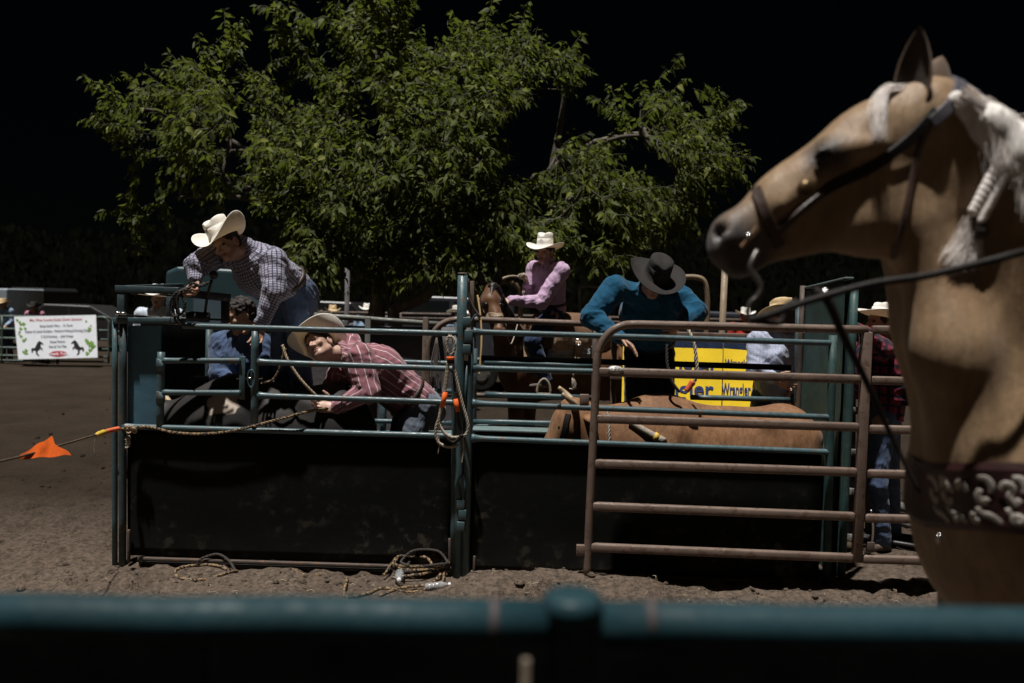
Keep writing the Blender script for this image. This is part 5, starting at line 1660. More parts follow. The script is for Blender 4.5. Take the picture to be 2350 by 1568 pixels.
# rider in lilac
YD = 8.05
JD = dict(pel=P(1268, 716, YD + .1), che=P(1262, 655, YD + .05), nk=P(1256, 606, YD), hd=P(1250, 578, YD - .03),
          sl=P(1228, 618, YD + .2), el=P(1216, 676, YD + .15), wl=P(1210, 655, YD - .05), sr=P(1287, 622, YD - .12), er=P(1242, 694, YD - .2), wr=P(1172, 690, YD - .28),
          hl=P(1262, 722, YD + .22), kl=P(1215, 775, YD + .45), al=P(1245, 880, YD + .4), hr=P(1268, 726, YD - .02), kr=P(1222, 782, YD - .22), ar=P(1252, 872, YD - .2))
GLOVE = mat_plain("pale_glove", (0.34, 0.28, 0.22), 0.85)
person("rider in lilac shirt and white hat sitting on the bay horse", JD, v(-.45, -.8, -.32), v(-.02, -.06, 1), v(-.75, -.6, 0), LILAC, JEANS_D, SK + [GLOVE], BOOT, hair=HAIR,
       hat=dict(mat=WHITEHAT, band_mat=BANDT, W=0.205, D=0.19, H=0.155, curl=0.05, a=0.082, b=0.098, off=0.045, bandw=.02, crease=.026), hands=dict(l=dict(d=v(-.3, -.2, .9), n=v(-.7, -.4, 0), curl=1.2, mid=3), r=dict(d=v(-1, -.1, -.05), n=v(0, .5, -.8), curl=1.0), fl=v(-.9, -.3, 0), fr=v(-.9, -.35, 0)), belt=BELT, fine=0.011, base=P(1262, 716, YD) - v(0, 0, 1.0), fold=0.011, sleeve=1.12, girth=1.0)
# teal shirt, charcoal hat
JE = dict(pel=P(1490, 790, 6.52), che=P(1492, 712, 6.24), nk=P(1490, 664, 6.02), hd=P(1502, 645, 5.87),
          sl=P(1412, 662, 6.06), el=P(1358, 728, 5.98), wl=P(1424, 776, 5.80), sr=P(1562, 686, 6.08), er=P(1596, 716, 6.0), wr=P(1560, 745, 5.85),
          hl=P(1462, 830, 6.45), kl=P(1455, 960, 6.4), al=P(1452, 1080, 6.5), hr=P(1520, 830, 6.45), kr=P(1525, 960, 6.4), ar=P(1528, 1080, 6.5))
person("man in teal shirt and charcoal felt hat looking down into the right chute", JE, v(.04, -.76, -.64), v(.2, -.6, .77), v(0, -.85, -.5), TEALSHIRT, JEANS_K, SK, BOOT, hair=HAIR,
       hat=dict(mat=BLACKHAT, band_mat=BAND, W=0.232, D=0.215, H=0.15, curl=0.045, a=0.096, b=0.108, off=0.05, crease=.010, dip=.012), hands=dict(l=dict(d=v(.75, -.35, -.55), n=v(-.4, -.2, -.9), curl=.35, side=-1)), belt=BELT, fold=0.010, girth=1.32, sleeve=1.35)
# light blue shirt, straw hat, by the end wall
JF = dict(pel=P(1772, 905, 6.7), che=P(1776, 820, 6.65), nk=P(1786, 764, 6.6), hd=P(1793, 726, 6.57),
          sl=P(1742, 784, 6.55), el=P(1738, 850, 6.45), wl=P(1775, 868, 6.35), sr=P(1822, 780, 6.7), er=P(1832, 850, 6.7), wr=P(1815, 890, 6.6),
          hl=P(1752, 915, 6.7), kl=P(1752, 1020, 6.7), al=P(1750, 1180, 6.75), hr=P(1792, 915, 6.75), kr=P(1792, 1020, 6.75), ar=P(1792, 1180, 6.8))
person("man in pale blue shirt and tan straw hat half hidden by the green end wall", JF, v(-.8, .35, -.2), v(-.1, .1, 1), v(-.8, .4, 0), PALEBLUE, JEANS_D, SK, BOOT, hair=HAIR,
       hat=dict(mat=TANHAT, band_mat=BAND, W=0.195, D=0.20, H=0.12, curl=0.05, off=0.04), girth=1.2, sleeve=1.3, fold=.011)
# red plaid, white hat, right
JG = dict(pel=P(2028, 955, 6.2), che=P(2036, 850, 6.18), nk=P(2034, 782, 6.15), hd=P(2020, 742, 6.12),
          sl=P(2022, 800, 6.02), el=P(1985, 770, 5.95), wl=P(1945, 745, 5.9), sr=P(2055, 805, 6.34), er=P(2068, 880, 6.3), wr=P(2050, 940, 6.2),
          hl=P(2022, 965, 6.12), kl=P(2012, 1110, 6.1), al=P(2026, 1240, 6.12), hr=P(2036, 965, 6.3), kr=P(2040, 1110, 6.3), ar=P(2050, 1240, 6.34))
person("man in red plaid shirt and white hat standing behind the palomino's chest", JG, v(-.95, -.2, .12), v(.2, .05, 1), v(-.9, -.4, 0), REDPLAID, JEANS_M, SK, BOOT, hair=HAIR,
       hat=dict(mat=WHITEHAT, band_mat=BANDT, W=0.18, D=0.21, H=0.125, curl=0.06, off=0.045, dip=-.01))
# spectators
def far(label, px, py, Y, h, face, shirt, jeans, hat=None, hairm=HAIR, lean=0.0, grp="far spectators"):
    J, f = standing(px, py, Y, h, face, 0.0, lean)
    person(label, J, np.array(f) + v(0, 0, -.12), v(0, 0, 1), f, shirt, jeans, SK, BOOT, hair=hairm, hat=hat, grp=grp, fine=0.026, headv=0.014, cuff=False)
hw = lambda m=WHITEHAT: dict(mat=m, band_mat=BAND, W=0.19, D=0.19, H=0.12, curl=0.05, off=0.045)
far("spectator in light blue shirt and straw hat at the far fence left of the banner", 16, 835, 20.6, 1.62, (0, -1, 0), SKYSHIRT, JEANS_M, hw(TANHAT), lean=.12)
far("spectator in pink shirt behind the top of the white banner", 88, 835, 20.7, 1.55, (0, -1, 0), PINKSHIRT, JEANS_D, dict(mat=BLACKHAT, band_mat=BAND, off=.045), lean=.15)
far("person in white and blue seen through the raised frame", 368, 800, 9.6, 1.98, (0, -1, 0), WHITESHIRT, JEANS_M, hw())
far("person in blue with white hat just right of the plaid shirt man's hip", 720, 800, 16.2, 1.66, (0, -1, 0), SKYSHIRT, JEANS_D, hw())
far("person in white with pale hat left of the tree trunk", 762, 800, 17.0, 1.70, (.3, -1, 0), WHITESHIRT, JEANS_D, hw(TANHAT))
far("person in blue with tan hat close against the tree trunk", 842, 800, 16.6, 1.76, (0, -1, 0), SKYSHIRT, JEANS_D, hw())
far("person in light blue shirt just left of the tall middle post", 1043, 800, 13.5, 1.78, (.9, -.3, 0), SKYSHIRT, JEANS_D, hw())
far("person in red shirt and white hat beyond the steel pole", 1706, 800, 14.0, 1.88, (0, -1, 0), REDSHIRT, JEANS_D, hw())
# ------------------------------------------------------------------ animals
def ribbon(path, nor, w, th, mat, name, parent, lift=0.003):
    """leather strap lying on a surface: path points, surface normals"""
    p = np.asarray(path, float); n = np.asarray(nor, float)
    T = np.gradient(p, axis=0); T /= (np.linalg.norm(T, axis=1)[:, None] + 1e-12)
    s = cross3(T, n); s /= (np.linalg.norm(s, axis=1)[:, None] + 1e-12)
    V = []
    for i in range(len(p)):
        o = p[i] + n[i] * lift
        for a, b in ((-1, 0), (-.8, 1), (.8, 1), (1, 0), (.9, -.6), (-.9, -.6)):
            V.append(o + s[i] * a * w / 2 + n[i] * b * th)
    F = []; m = len(p)
    for i in range(m - 1):
        for j in range(6):
            F.append((i * 6 + j, i * 6 + (j + 1) % 6, (i + 1) * 6 + (j + 1) % 6, (i + 1) * 6 + j))
    F += [tuple(range(6))[::-1], tuple((m - 1) * 6 + j for j in range(6))]
    return mesh(name, np.array(V), F, mat, parent, False)

def trace(pxy, prims, lift=0.0, t0=1.5, it=26):
    """where the view ray through each (px, py) first meets the body -> points, normals"""
    pxy = np.atleast_2d(np.asarray(pxy, float))
    d = fwd + ((pxy[:, :1] - 1175) / 1828) * rt - ((pxy[:, 1:2] - 784) / 1828) * up
    d /= np.linalg.norm(d, axis=1)[:, None]
    t = np.full(len(pxy), t0)
    o = np.array([0, 0, EYE])
    best = t.copy(); bd = np.full(len(pxy), 9.0)
    for _ in range(it):
        f = sdf(o + d * t[:, None], prims)
        w = f < bd; bd[w] = f[w]; best[w] = t[w]
        t = t + np.clip(f, -.05, .2) * 0.75
        t = np.minimum(t, t0 + 2.0)
    t = np.where(bd < .004, best, best)
    p, g = project(o + d * t[:, None], prims, 0, 4)
    return p + g * lift, g

def soft(a, n=3):
    for _ in range(n):
        a = np.vstack([a[:1], (a[:-2] + 2 * a[1:-1] + a[2:]) / 4, a[-1:]])
    return a

def strap_px(prims, pts, w, th, mat, name, parent, n=30, lift=0.003):
    c = np.array([(x, y, 0) for x, y in pts], float)
    p = spline(c, n)[:, :2]
    q, g = trace(p, prims)
    q = soft(q); g = soft(g, 6); g /= np.linalg.norm(g, axis=1)[:, None]
    return ribbon(q, g, w, th, mat, name, parent, lift)

def strap_on(prims, pts, w, th, mat, name, parent, n=24, lift=0.003, side=None):
    p = spline(pts, n)
    q, g = project(p, prims)
    return ribbon(q, g, w, th, mat, name, parent, lift)

# --- palomino, close on the right ---------------------------------
YH = 2.12
def H(px, py, dy=0.0): return P(px, py, YH + dy)
X = np.array([0, 1.0, 0])
hp = []
fl = lambda f: (X, f)
# skull and face
hp += [cone(H(2090, 290), H(1990, 335), 0.085, 0.090, 0.05, fl(0.84)),              # brain case to brow
       cone(H(1990, 342), H(1800, 462), 0.088, 0.074, 0.05, fl(0.78)),             # face
       cone(H(1800, 458), H(1705, 528), 0.072, 0.060, 0.04, fl(0.84)),             # nose
       cone(H(2000, 292), H(1835, 408), 0.050, 0.046, 0.05, fl(1.1)),                 # forehead to nose bridge
       ell(H(1690, 552), (0.058, 0.056, 0.062), None, 0.035),                       # muzzle
       ell(H(1668, 540), (0.044, 0.050, 0.046), None, 0.03),                        # nostril bulge
       ell(H(1660, 578), (0.040, 0.048, 0.044), None, 0.03),                        # upper lip
       ell(H(1686, 616), (0.036, 0.040, 0.027), None, 0.016),                       # lower lip
       ell(H(1712, 606), (0.030, 0.034, 0.028), None, 0.03),
       cone(H(1985, 505), H(1760, 575), 0.068, 0.034, 0.05, fl(0.74)),             # jaw bar
       ell(H(2012, 448), (0.118, 0.086, 0.142), None, 0.045),                       # cheek
       ell(H(1998, 522), (0.098, 0.072, 0.072), None, 0.05)]
hp_face = list(hp)
_e, _g = project(np.array([H(1897, 348, -.12)]), hp_face)
EYE_P, EYE_N = _e[0], _g[0]
def on_face(px, py, lift=0.0):
    q, g = project(np.array([H(px, py, -.14)]), hp_face); return q[0] + g[0] * lift
hp += [cone(on_face(2040, 318), on_face(1912, 318), 0.018, 0.020, 0.035),            # brow ridge
       cone(on_face(1905, 405), on_face(1815, 468), 0.010, 0.007, 0.03),             # facial crest
       cone(on_face(1868, 336), on_face(1925, 326), 0.007, 0.009, 0.012),            # lids
       cone(on_face(1875, 366), on_face(1922, 366), 0.006, 0.007, 0.012),
       ell(trace([(1652, 535)], hp_face)[0][0], (0.019, 0.034, 0.030), np.array([[.8, 0, .6], [0, 1, 0], [-.6, 0, .8]]), 0.008, 2, -1),   # nostril
       cone(on_face(1634, 522), on_face(1638, 556), 0.011, 0.010, 0.014),
       cone(on_face(1670, 522), on_face(1668, 550), 0.007, 0.007, 0.012),
       cone(on_face(1640, 598), on_face(1735, 582), 0.005, 0.004, 0.010, None, 2, -1)]   # mouth line
# neck: the crest lies farther from the viewer than the throat, so the near side slopes up to the light
NT = nrm(np.array([0.30, 1.0, 0.34]))
nf = lambda f: (NT, f)
hp += [cone(H(2120, 330, .03), H(2210, 480, .05), 0.145, 0.190, 0.09, nf(0.64)),
       cone(H(2210, 480, .05), H(2318, 720, .06), 0.190, 0.262, 0.10, nf(0.60)),
       cone(H(2318, 720, .06), H(2415, 950, .05), 0.262, 0.35, 0.14, nf(0.61)),
       cone(H(2140, 285, .02), H(2320, 400, .12), 0.085, 0.085, 0.08, nf(0.7)),     # crest
       cone(H(2320, 400, .12), H(2560, 620, .17), 0.10, 0.14, 0.10, nf(0.7)),
       cone(H(2100, 520, -.02), H(2180, 800, -.05), 0.040, 0.070, 0.09),              # front of the neck
       cone(H(2180, 800, -.05), H(2236, 1040, -.05), 0.070, 0.10, 0.14)]
hp_s = list(hp)
hp += [cone(H(2085, 360, -.112), H(2066, 580, -.11), 0.008, 0.012, 0.06, None, 0, -1)]
# trunk, legs
def HB(x, y, z): return np.array([x, y, z])
cx0 = H(2400, 1100)[0]
hp += [ell(H(2450, 1120, .05), (0.27, 0.26, 0.33), None, 0.22),                       # chest
       ell(H(2356, 1165, .04), (0.12, 0.17, 0.19), None, 0.18),
       cone(H(2460, 960, .0), H(2400, 1190, -.05), 0.12, 0.11, 0.20),               # shoulder near
       cone(HB(cx0 + .1, YH + .14, 1.22), HB(cx0 + 1.15, YH + .16, 1.18), 0.335, 0.34, 0.15, fl(0.85)),
       ell(HB(cx0 + 1.42, YH + .16, 1.22), (0.36, 0.29, 0.33), None, 0.14),
       ell(HB(cx0 + .30, YH + .14, 1.46), (0.30, 0.12, 0.14), None, 0.12)]
for s in (-.15, .33):
    hp += [cone(HB(cx0 + .02, YH + s, 1.0), HB(cx0 - .02, YH + s, 0.58), 0.10, 0.058, 0.08), cone(HB(cx0 - .02, YH + s, 0.58), HB(cx0 - .01, YH + s, 0.16), 0.052, 0.038, 0.03),
           cone(HB(cx0 - .01, YH + s, 0.17), HB(cx0 - .06, YH + s, 0.06), 0.042, 0.058, 0.03), cone(HB(cx0 - .06, YH + s, 0.06), HB(cx0 - .08, YH + s, 0.01), 0.056, 0.066, 0.02, None, 2)]
    sx_ = .05 if s < 0 else .05
    hp += [cone(HB(cx0 + 1.5, YH + s + .02, 1.05), HB(cx0 + 1.42, YH + s + .02, 0.78), 0.16, 0.10, 0.08), cone(HB(cx0 + 1.42, YH + s, 0.78), HB(cx0 + 1.62, YH + s, 0.52), 0.09, 0.06, 0.05),
           cone(HB(cx0 + 1.62, YH + s, 0.52), HB(cx0 + 1.58, YH + s, 0.15), 0.05, 0.038, 0.03), cone(HB(cx0 + 1.58, YH + s, 0.16), HB(cx0 + 1.52, YH + s, 0.02), 0.042, 0.064, 0.03, None, 2)]

hp_n = [q_ for q_ in hp if q_['op'] > 0 and (q_['a'][2] if q_['t'] == 0 else q_['c'][2]) > .95 and (q_['a'][0] if q_['t'] == 0 else q_['c'][0]) < cx0 + .25 and (max(q_['ra'], q_['rb']) if q_['t'] == 0 else q_['r'].max()) > .03]
def coat_extra(nt, c):
    tc = nt.nodes.new("ShaderNodeTexCoord")
    def blob(p, r0, r1, col, c, sc=(1, 1, 1)):
        vm = nt.nodes.new("ShaderNodeVectorMath"); vm.operation = 'DISTANCE'
        nt.links.new(tc.outputs["Object"], vm.inputs[0]); vm.inputs[1].default_value = p
        n = noise_f(nt, tc.outputs["Object"], 14, 4)
        d = math_n(nt, 'ADD', vm.outputs["Value"], math_n(nt, 'MULTIPLY', math_n(nt, 'SUBTRACT', n, 0.5), 0.08))
        return mix(nt, ramp(nt, d, [(r0, 1.0), (r1, 0.0)]), c, col)
    mp_ = nt.nodes.new("ShaderNodeMapping"); mp_.inputs["Rotation"].default_value = (0, 0.6, 0); mp_.inputs["Scale"].default_value = (1, 1, 0.14)
    nt.links.new(tc.outputs["Object"], mp_.inputs[0])
    c = mix(nt, ramp(nt, noise_f(nt, mp_.outputs[0], 42, 5, 0.7), [(0.42, 0.28), (0.62, 0.0)]), c, (0.10, 0.064, 0.038))
    q = H(1672, 585) - HBASE
    c = blob(tuple(q), 0.075, 0.175, (0.055, 0.048, 0.046), c)
    q = H(1897, 350, -.08) - HBASE
    c = blob(tuple(q), 0.030, 0.078, (0.03, 0.022, 0.018), c)
    return c
HBASE = np.array([cx0 + .6, YH + .14, 0.0])
PALO = mat_hide("palomino_coat", [(0.25, (0.20, 0.122, 0.062)), (0.5, (0.31, 0.205, 0.115)), (0.75, (0.41, 0.29, 0.175))], 6.0, 260, 0.5, 0.3, coat_extra, relief=0.55)
EYEM = mat_plain("horse_eye", (0.008, 0.006, 0.005), 0.14, 0.1, 5, 0)
DARKSKIN = mat_plain("dark_horse_skin", (0.018, 0.015, 0.014), 0.5, 0.3, 20)
ph = thing("palomino_horse", "big palomino horse with pale braided mane close on the right", "horse", HBASE)
V, F, M = polygonise(hp, 0.0095, 0, 7, disp=lambda p: 0.008 * fbm(p * 6, 3) + 0.0015 * fbm(p * 18, 2))
body = mesh("body", V, F, None, ph, True, mats=[PALO, EYEM, DARKSKIN], midx=M)
# ears
def ear(c, tip, w, open_dir, name="ear", mats=None, pr=ph, th=0.006):
    c = np.asarray(c, float); tip = np.asarray(tip, float)
    ax = nrm(tip - c); L = np.linalg.norm(tip - c); o = nrm(open_dir - ax * np.dot(open_dir, ax)); s = cross3(ax, o)
    V = []; F = []; n = 14; m = 14
    for i in range(n + 1):
        t_ = i / n
        r = w * float(np.interp(t_, [0, .18, .4, .6, .78, .9, .97, 1.0], [.72, .92, 1.0, .86, .58, .32, .13, .02]))
        bend = 0.05 * L * math.sin(t_ * 2.2)
        for j in range(m):
            a = math.radians(82 + 196 * j / (m - 1))
            V.append(c + ax * t_ * L + o * (math.cos(a) * r * 0.55 + bend * .3) + s * math.sin(a) * r)
    V = np.array(V); k = len(V)
    for i in range(n):
        for j in range(m - 1):
            F.append((i * m + j, i * m + j + 1, (i + 1) * m + j + 1, (i + 1) * m + j))
    cen = np.repeat(np.array([c + ax * (i / n) * L for i in range(n + 1)]), m, 0)
    V2 = cen + (V - cen) * (1 - th / w)
    F2 = [tuple(q + k for q in f[::-1]) for f in F]
    rim = []
    for i in range(n):
        rim.append((i * m, (i + 1) * m, (i + 1) * m + k, i * m + k)); rim.append((i * m + m - 1, i * m + m - 1 + k, (i + 1) * m + m - 1 + k, (i + 1) * m + m - 1))
    mi = [0] * len(F) + [1] * len(F2) + [0] * len(rim)
    return mesh(name, np.concatenate([V, V2]), F + F2 + rim, None, pr, True, mats=mats, midx=mi)
EARDARK = mat_plain("ear_inside", (0.045, 0.032, 0.024), 0.8, 0.3, 20)
EARCOAT = mat_hide("ear_coat", [(0.3, (0.10, 0.065, 0.042)), (0.7, (0.17, 0.115, 0.078))], 9, 160)
ear(H(2086, 262, -.05), H(2112, 60, -.06), 0.046, v(-.62, -.7, 0), mats=[EARCOAT, EARDARK])
ear(H(2132, 236, .07), H(2164, 128, .085), 0.052, v(-.15, .95, .0), mats=[EARCOAT, EARDARK])
# mane: locks of hair falling over the near side of the crest, plus the braid and forelock
MANE = mat_plain("pale_mane", (0.84, 0.78, 0.74), 0.5, 0.18, 3, 0.0)
def lock(path, w, name, parent, n=9, mat=None, r=0.0022, taper=True):
    mb = MB(); L = len(path)
    p = spline(path, 14)
    for k in range(n):
        o = RNG.normal(0, w, 3) * np.array([1, .45, 1]); o2 = o + RNG.normal(0, w * .7, 3)
        t_ = np.linspace(0, 1, 14)[:, None]
        q = p + o * (1 - t_) + o2 * t_ + 0.35 * w * np.sin(t_ * RNG.uniform(3, 9) + RNG.uniform(0, 6)) * RNG.normal(0, 1, 3)
        mb.tube(q, np.linspace(r * 1.2, r * .35, 14) if taper else r, 4, False)
    return mb
mane = MB()
# bulk of the mane lying along the crest and gathered toward the braid
def on_n(px, py, lift): return trace([(px, py)], hp_n, lift)[0][0]
mk = [cone(on_n(2196, 232, .0), on_n(2262, 292, .01), 0.026, 0.040, .03), cone(on_n(2262, 292, .01), on_n(2298, 374, .008), 0.040, 0.026, .03),
      cone(on_n(2270, 285, .0), on_n(2345, 350, .012), 0.040, 0.048, .04), cone(on_n(2345, 350, .012), on_n(2420, 520, .01), 0.048, 0.04, .04), cone(on_n(2325, 365, .01), on_n(2352, 450, .01), 0.034, 0.016, .03),
      cone(on_n(2400, 420, .0), on_n(2520, 600, .01), 0.06, 0.05, .05)]
V, F, M = polygonise(mk, 0.007, 0, 2, disp=lambda p: 0.006 * fbm(p * np.array([60, 60, 14.0]), 3))
mesh("mane", V, F, None, ph, True, mats=[mat_plain("mane_bulk", (0.78, 0.72, 0.68), 0.6, 0.35, 55, 0.8, stretch=(1, 1, 0.12), bscale=90)])
mp = []
for k in range(150):
    t_ = RNG.random()
    cx = 2178 + 200 * t_; cy = 205 + 150 * t_ ** 1.1
    ex, ey = (2296 + RNG.normal(0, 12), 378 + RNG.normal(0, 10)) if t_ < .55 else (2320 + 130 * (t_ - .5) + RNG.normal(0, 16), 440 + RNG.normal(0, 50))
    mp += [(cx + 6, cy + 26), (cx * .7 + ex * .3 + 14, cy * .7 + ey * .3 + 6), ((cx + ex) / 2 + 16, (cy + ey) / 2), (ex, ey)]
mp = trace(mp, hp_n, .034)[0].reshape(-1, 4, 3)
for path in mp:
    m_ = lock(list(path), 0.008, "", ph, 7, r=0.0009)
    mane.add(np.concatenate(m_.V), m_.F)
for k in range(26):                                   # flyaway hair along the crest
    t_ = k / 25.0; cx = 2175 + 200 * t_; cy = 206 + 120 * t_
    m_ = lock([H(cx, cy + 8, .04), H(cx + 26, cy - 8 - 8 * RNG.random(), .03), H(cx + 60, cy + 14, .0), H(cx + 80, cy + 55, -.05)], 0.006, "", ph, 4, r=0.0006)
    mane.add(np.concatenate(m_.V), m_.F)
mo = mane.build("mane_strands", MANE, ph); mo["kind"] = "stuff"
fo = MB()
for k in range(13):
    a = H(2075 + RNG.normal(0, 10), 205, -.01 - .002 * k)
    m_ = lock([a, H(2030, 205 + k * .8, -.05), H(2012 + RNG.normal(0, 7), 240 + k * 1.2, -.085), H(2018 + RNG.normal(0, 6), 300 + 2 * k, -.112)], 0.006, "", ph, 7, r=0.001)
    fo.add(np.concatenate(m_.V), m_.F)
o = fo.build("forelock", MANE, ph); o["kind"] = "stuff"
# braid: paired overlapping bulges
br = []; bpx = []
for k in range(10):
    t_ = k / 9.0
    for s in (-1, 1):
        cx = 2296 - 52 * t_ + s * 9; cy = 380 + 112 * t_ + (6 if s > 0 else 0)
        bpx += [(cx, cy), (cx - s * 16, cy + 15)]
bq = trace(bpx, hp_n, .016)[0].reshape(-1, 2, 3)
for c0, c1 in bq:
    ax = nrm(c1 - c0)
    br.append(ell(c0, (0.0225, 0.016, 0.0115), np.array([ax, X, cross3(ax, X)]), 0.0015))
V, F, M = polygonise(br, 0.004, 0, 1)
mesh("braid", V, F, MANE, ph)
V, F, M = polygonise([cone(trace([(2242, 496)], hp_n, .012)[0][0], trace([(2246, 532)], hp_n, .012)[0][0], 0.017, 0.021, .01)], 0.004)
mesh("braid_tie", V, F, DARKSKIN, ph)
tl = MB()
tq = trace([p_ for k in range(34) for p_ in ((2240, 500), (2226 + (k / 16.5 - 1) * 14, 538), (2214 + (k / 16.5 - 1) * 28, 572 + 6 * RNG.normal()), (2204 + (k / 16.5 - 1) * 38, 600 + 10 * RNG.normal()))], hp_n, .012)[0].reshape(-1, 4, 3)
for k in range(34):
    sx_ = -1 + 2 * (k / 33.0)
    m_ = lock(list(tq[k]), 0.007, "", ph, 18, r=0.0009)
    tl.add(np.concatenate(m_.V), m_.F)
o = tl.build("braid_tail", MANE, ph); o["kind"] = "stuff"

# bridle
LEATHER = mat_plain("bridle_leather", (0.055, 0.032, 0.024), 0.42, 0.35, 25, 0.2)
LEATHER_D = mat_plain("black_leather", (0.010, 0.008, 0.007), 0.6, 0.35, 25, 0.2, spec=0.2)
bd_ = thing("bridle", "brown leather bridle with noseband, round concho and curved shank bit on the palomino", "bridle", H(1900, 420, -.1))
strap_px(hp_s, [(2150, 255), (2110, 300), (2050, 350), (1985, 392), (1910, 425), (1850, 470), (1800, 515), (1765, 545)], 0.030, 0.004, LEATHER_D, "cheek_strap", bd_, 40)
strap_on(hp_s, [H(2120, 235, .05), H(2165, 228, .0), H(2172, 245, -.05), H(2150, 275, -.12)], 0.034, 0.005, mat_plain("grey_browband", (0.085, 0.08, 0.095), 0.5), "crown_strap", bd_, 20)
strap_px(hp_s, [(2135, 285), (2105, 350), (2085, 440), (2070, 520), (2050, 590)], 0.016, 0.004, LEATHER, "throat_latch", bd_, 24)
strap_px(hp_s, [(1738, 436), (1744, 458), (1758, 496), (1775, 535), (1790, 565)], 0.028, 0.007, LEATHER, "noseband", bd_, 24, 0.006)
strap_px(hp_s, [(1778, 534), (1830, 488), (1885, 442)], 0.022, 0.005, LEATHER, "side_strap", bd_, 16, 0.007)
_e, _g = project(np.array([H(1897, 346, -.15)]), hp)
mb = MB(); mb.ball(_e[0] - _g[0] * .004, (0.021, 0.014, 0.016), 16); mb.build("eye", EYEM, ph)
mb = MB(); mb.tube(spline([_e[0] + v(-.026, -.004, -.004), _e[0] + v(-.014, -.010, .014), _e[0] + v(.006, -.012, .017), _e[0] + v(.026, -.008, .004)], 12), [.003 + .003 * math.sin(math.pi * k / 11) for k in range(12)], 8); mb.build("eyelid", DARKSKIN, ph)
q, g = project(np.array([H(1876, 436, -.15)]), hp_s)
V, F = tube([q[0] + g[0] * .004, q[0] + g[0] * .014, q[0] + g[0] * .020], [0.026, 0.024, 0.010], 18)
mesh("concho", V, F, mat_plain("dark_brass", (0.12, 0.08, 0.04), 0.35, 0.3, 30, 0.2, .8), bd_)
q, g = project(np.array([H(1752, 536, -.15)]), hp)
mb = MB(); mb.ball(q[0] + g[0] * .012, 0.0085, 10); mb.build("buckle", BRIGHT, bd_)
q1, g1 = project(np.array([H(1770, 520, -.15), H(1752, 560, -.15), H(1738, 578, -.15)]), hp)
ribbon(q1, g1, 0.014, 0.004, mat_plain("tan_strap", (0.20, 0.12, 0.06), 0.5), "bit_strap", bd_, 0.008)
SHANK = mat_plain("dull_steel", (0.16, 0.15, 0.14), 0.35, 0.3, 20, 0.1, 0.8)
sh_ = spline([H(1738, 575, -.085), H(1726, 598, -.095), H(1722, 618, -.098), H(1738, 640, -.10), H(1746, 660, -.10), H(1738, 680, -.10), H(1722, 695, -.10), H(1716, 715, -.10), H(1718, 735, -.10)], 34)
mb = MB(); mb.tube(sh_, np.linspace(0.0075, 0.006, 34), 8); mb.build("bit_shank", SHANK, bd_)
rg = [H(1700 + 34 * math.cos(a), 637 + 26 * math.sin(a), -.09) for a in np.linspace(0, 6.283, 26)]
# reins
rn = thing("reins", "dark reins running from the bit across the palomino's neck", "reins", H(1720, 740, -.1))
mb = MB(); mb.tube(spline([H(1718, 735, -.10), H(1760, 725, -.12), H(1860, 690, -.15), H(2000, 652, -.18), H(2120, 634, -.20), H(2250, 604, -.22), H(2360, 575, -.22), H(2560, 520, -.05), H(2700, 520, .1)], 44), 0.0095, 8); mb.build("near_rein", LEATHER_D, rn)
mb = MB(); mb.tube(spline([H(1722, 735, -.10), H(1790, 740, -.11), H(1800, 705, -.1), H(1830, 690, -.1)], 20), 0.0075, 8); mb.build("rein_loop", LEATHER_D, rn)
mb = MB(); mb.tube(spline([H(1868, 668, -.12), H(1900, 690, -.13), H(1935, 770, -.12), H(1990, 880, -.08), H(2050, 1010, -.06), H(2110, 1130, -.08)], 34), np.linspace(0.014, 0.005, 34), 8); mb.build("tie_down", LEATHER_D, rn)
mb = MB(); mb.ball(H(1893, 672, -.14), 0.012, 10); mb.build("snap", BRIGHT, rn)
# breast collar
MAROON = mat_plain("maroon_leather", (0.035, 0.010, 0.010), 0.5, 0.5, 9, 0.2)
INLAY = mat_plain("grey_inlay", (0.34, 0.31, 0.275), 0.55, 0.3, 40, 0.3)
bc = thing("breast_collar", "wide maroon breast collar with pale scroll inlays across the palomino's chest", "tack", H(2230, 1140, -.2))
cpx = spline([(2128, 1134, 0), (2150, 1134, 0), (2200, 1134, 0), (2270, 1136, 0), (2350, 1142, 0), (2500, 1160, 0)], 40)[:, :2]
q, g = trace(cpx, hp)
q0, g0 = project(np.array([q[0] + v(.05, .34, 0), q[0] + v(.0, .22, 0), q[0] + v(-.01, .10, 0)]), hp)
q = soft(np.vstack([q0, q]), 2); g = soft(np.vstack([g0, g]), 10); g[:, 2] *= .4; g /= np.linalg.norm(g, axis=1)[:, None]
ribbon(q, g, 0.178, 0.006, MAROON, "band", bc, 0.020)
T_ = np.gradient(q, axis=0); T_ /= np.linalg.norm(T_, axis=1)[:, None]
def scr_x(p):
    d = p - np.array([0, 0, EYE]); return 1175 + 1828 * np.dot(d, rt) / np.dot(d, fwd)
